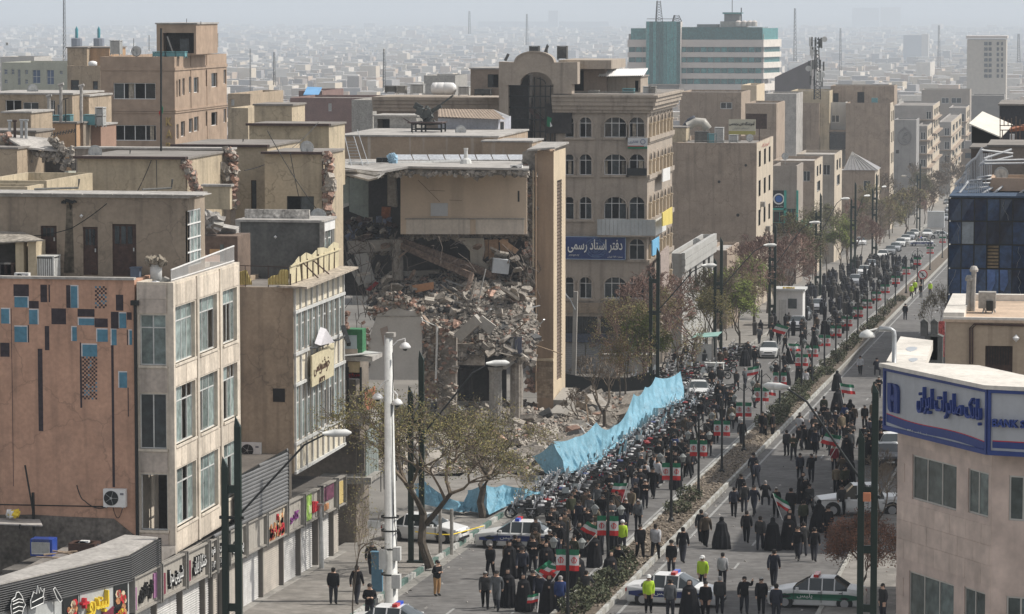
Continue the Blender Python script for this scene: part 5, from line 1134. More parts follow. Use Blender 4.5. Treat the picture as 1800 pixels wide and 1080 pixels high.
# ================================================================ ARCHED BUILDING
yE=PX(1137,500,FL).y;yE2=PX(1181,400,FL).y
ar=thing('arched_building','tall grey beige block with arched windows, deep cornice and arched rooftop portal','building',(FL,yE,gz(yE)))
zc0=PX(1137,199,FL).z;zbase=gz(yE2)-1
cols=[(993.5,1008.5),(1018.5,1040),(1062,1101),(1106,1133)]
rowsE=[(206,242),(271,308),(346,386),(420,457),(487,525)]
H=[];HA=[]
for ri,(a,b)in enumerate(rowsE):
 for ci,(c,d)in enumerate(cols):
  if ri==3 and ci<3:continue
  H.append(hf(c,d,a,b,yE)+(ri,ci))
H2=[]
ycol=[PX(p,400,FL).y for p in(1141.5,1148,1154.5,1161,1167,1173,1178)]
for ri,(a,b)in enumerate(rowsE):
 zt=PX(1137,a,FL).z;zb_=PX(1137,b,FL).z
 for i in range(7):w_=1.15;H2.append((ycol[i]-w_/2+.3,ycol[i]+w_/2+.3,zb_,zt,ri,i))
xEl=PY(976,400,yE).x
gw=[hf(992,1050,556,588,yE),hf(1056,1130,556,588,yE)]
shell(ar,xEl,FL,yE,yE2,zbase,zc0,arc,[h[:4]for h in H]+gw,[h[:4]for h in H2],par=0)
def arch_fill(w,h,parent,flatk=.35,n=8,depth=.0):
 a0,a1,z0,z1=h[:4];r=(a1-a0)/2;rise=min(r,(z1-z0)*.4);zc=z1-rise;ca=(a0+a1)/2;mb=MB()
 for s_ in(-1,1):
  pts=[(ca+s_*r*math.cos(k/n*PI/2),zc+rise*math.sin(k/n*PI/2))for k in range(n+1)]
  for(p,q)in zip(pts,pts[1:]):
   mb.quad(w.p(p[0],p[1],.001),w.p(q[0],q[1],.001),w.p(q[0],z1,.001),w.p(p[0],z1,.001));mb.quad(w.p(p[0],p[1],.001),w.p(q[0],q[1],.001),w.p(q[0],q[1],.24),w.p(p[0],p[1],.24))
 mb.build('arch_spandrel',arc,parent)
 mb=MB();pts=[(ca+(r+.14)*math.cos(k/12*PI),zc+(rise+.14)*math.sin(k/12*PI))for k in range(13)]
 for p,q in zip(pts,pts[1:]):
  pi_=(ca+(p[0]-ca)*(r/(r+.14)),zc+(p[1]-zc)*(rise/(rise+.14)));qi=(ca+(q[0]-ca)*(r/(r+.14)),zc+(q[1]-zc)*(rise/(rise+.14)))
  A=[w.p(*p,-.09),w.p(*q,-.09),w.p(*qi,-.09),w.p(*pi_,-.09)];B=[w.p(*p,0),w.p(*q,0),w.p(*qi,0),w.p(*pi_,0)]
  mb.add(A+B,((0,1,2,3),(0,1,5,4),(2,3,7,6)))
 mb.build('arch_moulding',arc,parent)
fE,sE=front(yE),side(FL)
for h in H:
 fE.window(ar,*h[:4],n=3 if h[5]==2 else 2 if h[5]else 1,m=.3,fr=white,pane=glsd,missing=.45,curtain=.4,depth=.22)
 if h[4]!=0:arch_fill(fE,h,ar)
 else:arch_fill(fE,h,ar)
 mb=MB();fE.block(mb,h[0]-.25,h[1]+.25,h[2]-.18,h[2]-.001,-.2,0);mb.build('window_sill',arc,ar)
 for q in(h[0]-.16,h[1]+.02):mb=MB();z_=h[3]-min((h[1]-h[0])/2,(h[3]-h[2])*.4);fE.block(mb,q,q+.14,h[2],z_-.12,-.1,0);fE.block(mb,q-.05,q+.19,z_-.12,z_,-.16,0);mb.build('window_column',arc,ar)
for h in H2:
 sE.window(ar,*h[:4],n=1,m=.3,fr=white,pane=glsd,missing=.3,curtain=.2,depth=.3);arch_fill(sE,h,ar)
 q=h[0]-.28;mb=MB();z_=h[3]-(h[1]-h[0])/2;sE.block(mb,q,q+.2,h[2],z_-.12,-.25,0);sE.block(mb,q-.05,q+.25,z_-.12,z_,-.3,0);mb.build('window_column',suncr,ar)
for ri,(a,b)in enumerate(rowsE):
 z=PX(1137,b,FL).z;mb=MB();sE.block(mb,yE,yE2,z-.4,z-.02,-.22,0);sE.block(mb,yE,yE2,z-.55,z-.4,-.12,0);mb.build('sill_course',arc,ar)
for h in gw:
 mb=MB();fE.block(mb,h[0],h[1],h[2],h[3],.3,.34);mb.build('dark_window',glsd,ar);mb=MB();k=h[0]
 while k<h[1]:fE.block(mb,k,k+.04,h[2],h[3],.1,.14);k+=.22
 mb.build('window_grille',blackm,ar)
 # cornice with layered courses
za=PX(1137,199,FL).z
for(dz0,dz1,o)in((0,.25,.35),(.26,.6,.55),(.61,.95,.75),(.96,1.3,.85),(1.31,1.5,1.0)):
 mb=MB();mb.box(xEl-.2,yE-o,za+dz0,FL+o,yE2+.3,za+dz1);mb.build('cornice_course',arc,ar)
mb=MB();mb.box(xEl-.1,yE-.45,za+1.5,FL+.6,yE2+.3,za+1.56);mb.build('roof',roofm,ar)
zc1=za+1.56
# left wing cornice
yw2=yE+10;wl=[PY(655,170,yw2),PY(893,197,yw2)]
for k in range(4):mb=MB();dz=(wl[0].z-wl[1].z)/4;mb.box(wl[0].x,yw2-.12*k,wl[1].z+dz*k,wl[1].x,yw2+7,wl[1].z+dz*(k+1)-.02);mb.build('cornice_course',arc,ar)
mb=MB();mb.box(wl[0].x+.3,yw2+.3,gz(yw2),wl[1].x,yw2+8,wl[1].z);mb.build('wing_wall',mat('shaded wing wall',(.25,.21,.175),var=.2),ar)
# rooftop portal with arch
yp=yE-.6;pz=lambda py:PY(940,py,yp).z;pxx=lambda px:PY(px,150,yp).x
n=20;cx=pxx(939);zt0=pz(110);rad=pxx(970)-cx
mb=MB();out=[(pxx(877),pz(148)),(pxx(877),pz(109))]+[(cx-(rad+.15)*math.cos(k/n*PI),zt0+(pz(91)-zt0)*math.sin(k/n*PI))for k in range(n+1)]+[(pxx(1015),pz(109)),(pxx(1015),pz(148))]
ri=pxx(970)-pxx(942);ci=pxx(942);zi=pz(148);inn=[(ci+ri*math.cos(k/n*PI),zi+(pz(128)-zi)*math.sin(k/n*PI))for k in range(n+1)]
poly=out+inn;N_=len(out)
for off_ in(0,.8):
# strips between inner and outer curves
 m1=[(pxx(877),pz(148))]+[(pxx(877),pz(109))]
pts_o=[(pxx(877),pz(148)),(pxx(877),pz(130)),(pxx(877),pz(109))]+[(cx-(rad+.15)*math.cos(k/n*PI),zt0+(pz(91)-zt0)*math.sin(k/n*PI))for k in range(n+1)]+[(pxx(1015),pz(109)),(pxx(1015),pz(130)),(pxx(1015),pz(148))]
M_=len(pts_o);pts_i=[(ci-ri*math.cos(k/(M_-1)*PI),zi+(pz(127)-zi)*math.sin(k/(M_-1)*PI))for k in range(M_)]
for i in range(M_-1):
 a,b,c,d=pts_o[i],pts_o[i+1],pts_i[i+1],pts_i[i]
 vs=[(a[0],yp,a[1]),(b[0],yp,b[1]),(c[0],yp,c[1]),(d[0],yp,d[1]),(a[0],yp+1.5,a[1]),(b[0],yp+1.5,b[1]),(c[0],yp+1.5,c[1]),(d[0],yp+1.5,d[1])]
 mb.add(vs,((0,1,2,3),(4,5,6,7),(0,1,5,4),(3,2,6,7)))
mb.build('arch_portal',arc,ar)
mb=MB()
for i in range(3,M_-4):a,b=pts_o[i],pts_o[i+1];mb.bar((a[0],yp-.05,a[1]),(b[0],yp-.05,b[1]),.12)
mb.build('portal_moulding',arc,ar)
for q in((877,0,250,893,1.5,148),(973,0,165,1005,1.5,148),(888,-.1,150,915,0,146)):mb=MB();mb.box(pxx(q[0]),yp+q[1],pz(q[2]),pxx(q[3]),yp+q[4],pz(q[5])-.005);mb.build('portal_pier',arc,ar)
# recessed stair hall
mb=MB();mb.box(pxx(893),yp+3,pz(252),pxx(976),yp+3.2,pz(128));mb.build('hall_back',mat('hall wall',(.30,.265,.23),var=.15),ar)
mb=MB();mb.box(pxx(895),yp+.9,pz(252),pxx(927),yp+2.9,pz(133));mb.build('hall_dark_side',rdark,ar)
mb=MB()
for px in(895,927,938,948,957,966,974):mb.box(pxx(px)-.05,yp+.5,pz(250),pxx(px)+.05,yp+.58,pz(150 if px not in(938,948)else 136))
for py in(152,170,190,211,232,250):mb.box(pxx(893),yp+.48,pz(py)-.05,pxx(976),yp+.6,pz(py)+.05)
for k in range(12):a,b=[(ci+ri*.55*math.cos(q/12*PI/2),zi+(pz(138)-zi)*math.sin(q/12*PI/2))for q in(k,k+1)];mb.bar((a[0],yp+.5,a[1]),(b[0],yp+.5,b[1]),.09)
mb.build('glazing_grid',blackm,ar)
mb=MB();mb.bar((pxx(928),yp+.8,pz(192)),(pxx(965),yp+.8,pz(228)),.5,.3);mb.bar((pxx(928),yp+.7,pz(184)),(pxx(965),yp+.7,pz(218)),.06);mb.build('stair_flight',darkbr,ar)
mb=MB();mb.box(pxx(958),yp+.3,pz(235),pxx(1004),yp+.5,pz(182));mb.build('dark_screen',rdark,ar)
mb=MB();mb.cur=0;mb.slab([PY(962,205,yp-.2),PY(970,208,yp-.2),PY(967,224,yp-.2),PY(961,222,yp-.2)],(0,.03,0));mb.cur=1;mb.slab([PY(967,214,yp-.22),PY(971,222,yp-.22),PY(967,224,yp-.22)],(0,.03,0))
tag(mb.build('small_flag',(mat('flag green',(.02,.16,.08)),white)),'small green and white flag hanging in the arched stair hall','flag')
# rooftop rooms
t,H,HS,a,b=simple('left_roof_hut','brown roof hut with white edged roof left of the arched portal',827,884,122,yE+4,6,mat('brown hut render',(.27,.215,.17),var=.15),168,ho=[(857,876,131,154)],par=0,roof=rooflt);wins(t,yE+4,H,n=2,fr=blackm,pane=glsd,missing=.5)
t,H,HS,a,b=simple('right_roof_room','wide roof room with oversailing flat roof right of the arched portal',985,1065,120,yE+5,8,mat('brown hut render',(.27,.215,.17)),170,ho=[(1002,1026,122,160)],par=0);
mb=MB();zq=PY(1000,106,yE+3).z;mb.box(PY(982,0,yE+3).x,yE+3,zq-.75,PY(1075,0,yE+3).x,yE+12,zq);tag(mb.build('flat_roof_slab',arc),'thick flat roof slab over the right roof room of the arched block','roof')
mb=MB();mb.box(PY(986,0,yE+2).x,yE+2,PY(0,122,yE+2).z,PY(1017,0,yE+2).x,yE+3,PY(0,108,yE+2).z);tag(mb.build('parapet_block',suncr),'sunlit projecting parapet block beside the arch shoulder','parapet')
t,H,HS,a,b=simple('corrugated_hut','roof hut with white corrugated awning at the right end of the arched block',1068,1126,136,yE+6,5,arc,170,ho=[(1116,1122,142,168)],par=0)
mb=MB();p,q=PY(1050,136,yE+4),PY(1131,134,yE+4);k=46
for i in range(k):s0,s1=i/k,(i+1)/k;o0=V((0,0,.12*(i%2)));o1=V((0,0,.12*((i+1)%2)));mb.quad(p.lerp(q,s0)+o0,p.lerp(q,s1)+o1,p.lerp(q,s1)+o1+V((0,3,.55)),p.lerp(q,s0)+o0+V((0,3,.55)))
mb.build('corrugated_awning',white,t)
cooler('tall black slatted cooler standing on the roof right of the arch',979,82,yE+7,.85,1.05,.8,m=greydk);cooler('low barred cooler peeping over the top of the arch',930,82,yE+7,.85,.5,.8,m=greydk)
for i,(px,py,w_,h_,m_)in enumerate(((676,152,1.0,.5,greydk),(697,152,.8,.6,grey),(721,149,1.2,.8,offw),(805,153,1.0,.7,offw),(1034,160,.9,.4,grey),(1094,157,1.0,.55,mat('teal enamel',(.12,.28,.30))),(1130,153,.7,.75,offw),(1140,153,.6,.7,grey),(834,158,.7,.4,greydk),(848,158,.7,.4,greydk))):
 cooler('rooftop cooler on the arched block, %s'%['dark, leftmost on the wing','grey, second from the left on the wing','white slatted, left of the white water tank','white slatted, right of the white water tank','grey, below the right roof room','teal, under the corrugated awning','white, beside the corrugated hut','grey, at the far right cornice end','dark grille unit against the brown hut, left','dark grille unit against the brown hut, right'][i],px,py,(yw2+2)if px<820 else yE+3.2,w_,h_,.8,m=m_,louvre=i not in(4,8,9))
mb=MB();p=PY(780,156,yw2+2.5);mb.lathe((0,0,0),[(0,-1.15),(.3,-1.12),(.52,-1),(.55,-.6),(.52,-.55),(.55,-.5),(.55,0),(.52,.05),(.55,.1),(.55,.6),(.52,.9),(.3,1.1),(0,1.15)],14)
mb.v=[(p.x+v[2],p.y+v[1],p.z+v[0]*1.0)for v in mb.v];tag(mb.build('water_tank',white,smooth=True),'white ribbed horizontal water tank on the wing roof','tank')
for i,(a,b)in enumerate((((888,107),(894,95)),((957,96),(963,80)),((962,99),(962,78)))):mb=MB();mb.bar(PY(*a,yE+4),PY(*b,yE+4),.22 if i<2 else.08);tag(mb.build('tilted_post',greydk),['grey post leaning on the left shoulder of the arch','pale post leaning behind the top of the arch','thin upright post behind the arch'][i],'post')
# balcony cladding, banners, blue sign
mb=MB();zt_,zb_=PY(1100,386,yE-.8).z,PY(1100,414,yE-.8).z;xa_=PY(1050,400,yE-.8).x;nn=14
bc=thing('clad_balcony','balcony boxed in with white vertical sheet metal wrapping the corner','balcony',(FL,yE,zb_))
for i in range(nn):mb=MB();x0=xa_+(FL+.8-xa_)*i/nn;mb.box(x0,yE-.85-.02*(i%2),zb_,x0+(FL+.8-xa_)/nn-.02,yE-.8,zt_);mb.build('panel',mat('white sheet in shade',(.45,.47,.47),rough=.5,var=.12,streak=.3),bc)  # front panels: shade put into the white sheet as a greyer colour
for i in range(6):mb=MB();y0=yE-.8+i*1.2;mb.box(FL+.8,y0,zb_,FL+.85,y0+1.17,zt_);mb.build('panel',mat('white sheet',(.68,.68,.66),rough=.5,var=.08),bc)  # same cladding on the street side, sunlight put into its brighter colour
mb=MB();mb.box(xa_,yE-.8,zb_-.15,FL+.8,yE+6.4,zb_-.01);mb.build('balcony_floor',arc,bc)
blue=mat('navy sign blue',(.02,.045,.16),rough=.5,var=.15,scale=2);ltblue=mat('washed blue emblem',(.09,.15,.30),rough=.5,var=.1,bump=0)
bs=thing('notary_sign','long navy blue sign with white Persian calligraphy and round emblem','sign',PY(1047,457,yE-.3));h=hf(993,1100,415.5,457.5,yE-.35)
mb=MB();front(yE-.35).block(mb,*h,0,.12);mb.build('board',blue,bs)
mb=MB();fw_=front(yE-.36);
for q in((h[0],h[1],h[3]-.06,h[3]),(h[0],h[1],h[2],h[2]+.06),(h[1]-.07,h[1],h[2],h[3])):fw_.block(mb,*q,0,.01)
mb.build('border',mat('pale blue border',(.3,.38,.5),var=.1),bs)
c=PY(1048,436,yE-.37);mb=MB()
for r_ in(.5,.72,.92):
 mb.tube([c+V((r_*math.cos(k*PI/12),0,r_*.9*math.sin(k*PI/12)))for k in range(25)],.035,4,cap=False)
for k in range(12):a=k*PI/6;mb.bar(c+V((.72*math.cos(a),0,.65*math.sin(a))),c+V((.92*math.cos(a+.26),0,.83*math.sin(a+.26))),.05)
mb.tube([c+V((.25*math.cos(k*PI/6),0,.35*math.sin(k*PI/6)))for k in range(13)],.04,4);mb.box(c.x-.45,c.y-.02,c.z-.75,c.x+.45,c.y,c.z-.68);mb.build('emblem',ltblue,bs)
text('دفتر اسناد رسمی','lettering',wht,bs,PY(1046,433,yE-.42),(1,0,0),1.15,4.7,.03,off=.012)
text('۲۲۰۴۵۶۷۸','phone_number',wht,bs,PY(1009,449,yE-.4),(1,0,0),.16,.9,.01);text('شماره ۹۵۶ تهران','small_lettering',wht,bs,PY(1081,452,yE-.4),(1,0,0),.2,1.3,.01)
bn=thing('green_edged_banner','white banner with green lower edge and round logo hung under the top windows','banner',PY(1120,264,yE-.3));h=hf(1103.5,1138,242.5,262,yE-.35)
mb=MB();front(yE-.35).block(mb,*h,0,.05);mb.build('cloth',mat('white banner',(.55,.56,.56),var=.05),bn)
mb=MB();front(yE-.36).block(mb,h[0],h[1],h[2],h[2]+.2,0,.01);mb.build('green_edge',mat('flag green',(.02,.16,.08)),bn);mb=MB();front(yE-.365).block(mb,h[0],h[1]-.3,h[2]+.2,h[2]+.26,0,.01);mb.build('red_line',redm,bn)
text('لاتاری','lettering',blue,bn,PY(1113,250,yE-.37),(1,0,0),.25,.8,.01);c=PY(1130,249.5,yE-.38);mb=MB();mb.tube([c+V((.2*math.cos(k*PI/8),0,.2*math.sin(k*PI/8)))for k in range(17)],.02,4,cap=False);mb.build('logo_ring',blue,bn)
mb=MB();mb.box(*[min(a,b)for a,b in zip(PY(1102,296,yE-.4),PY(1137,309,yE-.2))],*[max(a,b)for a,b in zip(PY(1102,296,yE-.4),PY(1137,309,yE-.2))]);tag(mb.build('dark_planter',blackm),'dark balcony panel below the second row corner window','panel')
mb=MB();mb.slab([PX(1163,375,FL+1.6),PX(1180,364,FL+1.6),PX(1180,393,FL+1.6),PX(1163,398,FL+1.6)],(.1,0,0));t=tag(mb.build('yellow_sign',mat('yellow sign',(.62,.50,.14),var=.1)),'yellow projecting sign with grey band on the arched block side','sign')
mb=MB();mb.slab([PX(1145,424,FL+1.2),PX(1157,416,FL+1.2),PX(1157,446,FL+1.2),PX(1145,450,FL+1.2)],(.1,0,0));tag(mb.build('light_blue_sign',mat('light blue sign',(.15,.38,.58),var=.1)),'light blue projecting sign at the corner beside the navy sign','sign')
mb=MB();mb.slab([PX(1164,298,FL+.6),PX(1176,294,FL+.6),PX(1176,316,FL+.6),PX(1163,320,FL+.6)],(.1,0,0));tag(mb.build('white_sign',white),'white sign board fixed by the upper side arches','sign')
mb=MB();mb.slab([PX(1157,448,FL+1),PX(1172,432,FL+1),PX(1172,540,FL+1),PX(1158,535,FL+1)],(.2,0,0));tag(mb.build('grey_side_sign',mat('grey red sign',(.33,.27,.24),var=.3,scale=2)),'tall weathered sign board on the street side of the arched block','sign')
# shutters at ground
for i in range(4):
 a=993+i*37;h=hf(a,a+35,603,655,yE-.5);t=thing('roller_shutter','wide grey roller shutter below the arched block, %s from the left'%['first','second','third','fourth'][i],'shutter',(h[0],yE,h[2]),'grey shutters of the arched block')
 for k in range(14):mb=MB();dz=(h[3]-h[2])/14;mb.box(h[0],yE-.5-.02*(k%2),h[2]+dz*k,h[1],yE-.4,h[2]+dz*(k+1)-.015);mb.build('slat',mat('blue grey shutter',(.24,.24,.24),var=.15,dirt=.3),t)
h=hf(990,1140,588,604,yE-.9);mb=MB();mb.box(h[0],yE-.9,h[2],h[1],yE,h[3]);mb.build('shop_fascia',mat('dark blue fascia',(.05,.06,.085),var=.4,scale=3),ar)
h=hf(990,1140,532,552,yE-.3);mb=MB();mb.box(h[0],yE-.35,h[2],h[1],yE,h[3]);mb.build('stone_band',mat('brown band',(.28,.22,.16),var=.25,streak=.4),ar)
# ================================================================ LEFT SIDE OF THE STREET, FARTHER
def sblock(name,label,px0,px1,pyt,px2,m,ho=(),sh=(),par=.5,roof=roofm,x=FL,left=None,ptop=0,sidemat=None,cat='building'):
 """front face between px0 and px1, street side running to px2; py measured at px1"""
 y=PX(px1,pyt,x).y;y2=PX(px2,pyt,x).y;zt=PX(px1,pyt,x).z;x0=PY(px0,pyt,y).x
 t=thing(name,label,cat,(x,y,gz(y2)))
 H=[hf(*q,y)for q in ho];HS=[]
 for q in sh:HS.append((PX(q[0],300,x).y,PX(q[1],300,x).y,PX(px1,q[3],x).z,PX(px1,q[2],x).z))
 shell(t,x0,x,y,y2,gz(y2)-1,zt,m,H,HS,par=par,roof=roof)
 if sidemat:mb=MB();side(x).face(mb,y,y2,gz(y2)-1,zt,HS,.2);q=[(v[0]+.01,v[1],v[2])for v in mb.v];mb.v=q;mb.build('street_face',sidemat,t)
 return t,H,HS,y,y2,zt
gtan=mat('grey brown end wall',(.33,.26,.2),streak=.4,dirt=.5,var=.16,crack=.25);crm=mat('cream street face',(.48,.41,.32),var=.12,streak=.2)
lg=mat('light grey slab cladding',(.40,.395,.375),var=.12,streak=.2)
# low grey slab clad building
t,H,HS,y,y2,zt=sblock('low_grey_building','low pale grey building with horizontal slab parapet beside the arched block',1176,1199,446,1254,lg,sh=[(1212,1216,478,512),(1222,1226,478,512),(1236,1241,478,512),(1245,1249,478,512)],par=.4)
swins(t,FL,HS,n=2,fr=darkbr,pane=glsd,t=.08)
for k in range(3):mb=MB();side(FL).block(mb,y-.3,y2+.2,zt-.5-k*.62,zt-.5-k*.62+.58,-.3-.05*(k%2),0);mb.build('slab_course',lg,t)
simple('low_brown_house','small brown house with white edged terrace behind the grey slab building',1240,1278,440,345,12,gtan,par=.3,roof=rooflt)
simple('yellow_stub_house','narrow cream house beside the bare trees and light mast',1256,1290,462,352,6,yel,par=.2)
# big blank end wall
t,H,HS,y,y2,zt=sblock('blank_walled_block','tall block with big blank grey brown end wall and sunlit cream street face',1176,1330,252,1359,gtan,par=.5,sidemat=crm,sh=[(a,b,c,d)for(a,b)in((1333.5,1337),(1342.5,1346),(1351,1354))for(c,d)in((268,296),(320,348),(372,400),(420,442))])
swins(t,FL+.01,HS,n=1,m=.3,fr=darkbr,pane=glsd,missing=.2)
yGk=y
mb=MB()
for(px,py)in((1311,291),(1264,320),(1297,378),(1283,378),(1250,378)):c=PY(px,py,y-.02);mb.lathe((0,0,0),[(0,0),(.1 if px>1290 or px==1264 else.04,0)],8);
for(px,py,r_)in((1311,291,.16),(1264,320,.18),(1297,378.5,.2),(1258,378,.05),(1245,378,.05)):c=PY(px,py,y-.03);mb.slab([c+V((r_*math.cos(k),0,r_*math.sin(k)))for k in(0,1,2,3,4,5)],(0,.02,0))
mb.build('wall_hole',rdark,t)
text('آموزشگاه','wall_lettering',mat('faded red letters',(.4,.16,.13)),t,(FL+.1,(y+y2)/2,zt-.55),(0,1,0),.5,9,.01)
for(px,py)in((1338,355),(1347,398)):p=PX(px,py,FL+.1);mb=MB();mb.box(FL,p.y,p.z-.6,FL+.5,p.y+1,p.z);tag(mb.build('wall_air_conditioner',grey),'window air conditioner on the cream street face, the %s one'%('upper' if py<380 else 'lower'),'air conditioner')
# things on its roof
ty=yGk+4
for i,(px,py,w_,h_,m_)in enumerate(((1221,232,1.6,1.2,greydk),(1243,236,1.1,1.0,mat('teal enamel',(.12,.28,.30))),(1256,225,1.0,1.7,offw),(1281,238,1.0,.8,offw))):
 cooler('cooler on the blank walled block roof, %s'%['dark one at the left','teal one','tall white slatted one','white one under the yellowish sign'][i],px,py,ty,w_,h_,1,m=m_,louvre=i!=1)
t=thing('roof_signboard','cream roof signboard with black Persian lettering and olive wave','sign',PY(1305,238,ty));h=hf(1281,1328,210,237,ty)
mb=MB();front(ty).block(mb,*h,0,.12);mb.build('board',mat('cream signboard',(.50,.48,.38),var=.08),t);mb=MB();front(ty-.01).block(mb,h[0],h[1],h[2],h[2]+.4,0,.01);mb.build('olive_wave',mat('olive print',(.35,.32,.1),var=.1),t)
text('آموزشگاه فنی مهندسی','lettering',blk,t,PY(1304,218,ty-.05),(1,0,0),.5,2.9,.02,off=.02);text('استاد کاران','lettering',mat('grey letters',(.3,.3,.28)),t,PY(1302,226,ty-.05),(1,0,0),.3,1.9,.01)
mb=MB();p,q=PY(1311,200,ty+1),PY(1348,227,ty+1);mb.box(p.x,ty+1,q.z,q.x,ty+1.15,p.z);mb.box(p.x+1.5,ty+1,zt,p.x+1.6,ty+1.1,q.z);tag(mb.build('dark_billboard',darkbr),'dark brown blank billboard behind the cream signboard','billboard')
mb=MB();mb.tube([PY(1209,222,ty+2),PY(1222,215,ty+2),PY(1236,216,ty+2),PY(1244,228,ty+2)],.55,12);tag(mb.build('roof_duct',mat('grey duct',(.38,.36,.32),rough=.4,var=.2),smooth=True),'fat curved grey duct on the blank walled block roof','duct')
mb=MB();mb.tube([PY(1196,232,ty+2),PY(1212,212,ty+2),PY(1222,207,ty+2)],.3,8);tag(mb.build('roof_duct',mat('dark duct',(.05,.055,.07)),smooth=True),'dark bent duct behind the fat grey duct','duct')
simple('roof_edge_room','cream roof room at the left of the blank walled block',1180,1206,225,yGk+2,4,yel,250,par=0)
# next houses along
teal_t=mat('teal trim',(.06,.33,.27),var=.1)
t,H,HS,y,y2,zt=sblock('emblem_shop_building','small building with round blue globe emblem and teal trim',1358,1401,292,1412,mat('mid grey brown',(.30,.26,.22),var=.15,streak=.3),par=.5,ho=[(1359,1381,372,392),(1383,1399,367,392)])
wins(t,y,H,n=2,fr=teal_t,pane=glsd);e=y-.15
h=hf(1357,1381,335,366,e);mb=MB();front(e).block(mb,*h,0,.1);mb.build('emblem_board',blackm,t)
c=PY(1369,350,e-.03)
for r_,m_ in((.72,wht),(.55,blackm),(.45,mat('globe blue',(.03,.12,.38),var=.1))):mb=MB();mb.slab([c+V((r_*math.cos(k*PI/10),-.01-.02*(1-r_),r_*math.sin(k*PI/10)))for k in range(20)],(0,.02,0));mb.build('emblem',m_,t)
text('هنر','lettering',wht,t,PY(1369,363,e-.05),(1,0,0),.15,1.1,.01)
mb=MB()
for r in((1357,1383,366,370),(1378,1382,335,400),(1400,1403,335,400)):front(e-.05).block(mb,*hf(*r,e-.05),0,.1)
mb.build('teal_trim',teal_t,t)
mb=MB();front(e).block(mb,*hf(1357,1403,392,410,e),-.3,.1);mb.build('dark_fascia',blackm,t)
mb=MB();a,b=PX(1405,395,FL+1),PX(1424,388,FL+1);mb.slab([PY(1390,410,e-1),PY(1408,403,e-1),PY(1408,388,e+2),PY(1424,386,e+6),PY(1424,398,e+6),PY(1408,410,e)],(.2,0,.05));tag(mb.build('teal_awning',teal_t),'bright teal bent awning over the pavement below the globe emblem','awning')
specs=[('stepped_house','brown stepped house with white roof edge behind the globe emblem',1358,1432,283,1446,gtan),('stepped_house','cream sided terrace house with air conditioners on its street side',1400,1467,272,1480,mat('grey beige mix',(.34,.30,.25),var=.15,streak=.2)),('stepped_house','tan house with hipped grey metal roof at the tall twin block foot',1440,1538,300,1546,gtan)]
for n_,l_,a_,b_,c_,d_,m_ in specs:
 yb_=PX(b_,c_,FL).y
 t,H,HS,y,y2,zt=sblock(n_,l_,a_,b_,c_,d_,m_,sidemat=crm,par=.4,roof=rooflt,sh=[(b_+.25*(d_-b_),b_+.45*(d_-b_),c_+12,c_+30),(b_+.6*(d_-b_),b_+.8*(d_-b_),c_+12,c_+30),(b_+.3*(d_-b_),b_+.7*(d_-b_),c_+40,c_+58)],ho=[(b_-20,b_-8,c_+18,c_+36)])
 wins(t,y,H,n=2,fr=offw,pane=glsd);swins(t,FL+.01,HS,n=1,fr=offw,pane=glsd)
 if b_==1538:
  mb=MB();zr=zt+.05;A,B=(PY(1488,298,y).x-.5,y-.5,zr),(FL+.5,y-.5,zr);Cc,D_=(FL+.5,y+9,zr),(PY(1488,298,y).x-.5,y+9,zr);pk=V((FL-4.2,y+3,zr+3));mb.add([A,B,Cc,D_,tuple(pk)],((0,1,4),(1,2,4),(2,3,4),(3,0,4)))
  mb.build('hipped_roof',mat('grey metal roof',(.26,.25,.25),rough=.5,var=.15,scale=2),t)
  for k in range(9):mb=MB();mb.bar(V(A).lerp(V(B),k/8)+V((0,0,.03)),pk+V((0,0,.03)),.08);mb.build('roof_seam',grey,t)
  # twin block with recess
t,H,HS,y,y2,zt=sblock('twin_end_block','tall block with two blank tan end walls and a recessed white bay between',1487,1565,182,1572,gtan,par=.4,sidemat=crm,sh=[(1566,1567.3,197+k*37,215+k*37)for k in range(5)]+[(1568.6,1570,197+k*37,215+k*37)for k in range(5)])
swins(t,FL+.01,HS,n=1,fr=darkbr,pane=glsd,t=.12)
tw=y
simple('twin_end_block_wing','left blank end wall of the tall twin block',1365,1440,181,tw,20,gtan,par=.4)
tt,H,HS,a,b=simple('recessed_bay','white rendered recessed bay with small window between the blank end walls',1440,1487,180,tw+5,10,mat('white grey render',(.50,.49,.47),var=.1,streak=.2),ho=[(1461,1476,202,216)],par=.2);wins(tt,tw+5,H,n=2,fr=white,pane=glsd,t=.15)
mb=MB();h=hf(1440,1487,235,262,tw+3);front(tw+3).block(mb,*h,0,.3);mb.build('dark_mesh_screen',mat('dark mesh',(.10,.10,.10),var=.3),tt)
mb=MB();h=hf(1440,1487,229,232,tw+2);front(tw+2).block(mb,*h,0,2);mb.build('balcony_slab',gtan,tt)
tt,H,HS,a,b=simple('twin_roof_block','tan roof storey with two dark doorways above the twin block',1460,1572,151,tw+10,10,gtan,185,ho=[(1463,1474,164,180),(1507,1519,162,181)],par=.2);wins(tt,tw+10,H,n=1,fr=darkbr,pane=glsd,missing=1)
cooler('teal cooler on the twin block roof beside the doorway',1532,173,tw+4,1.1,.8,.8,m=mat('teal enamel',(.12,.28,.30)),louvre=False)
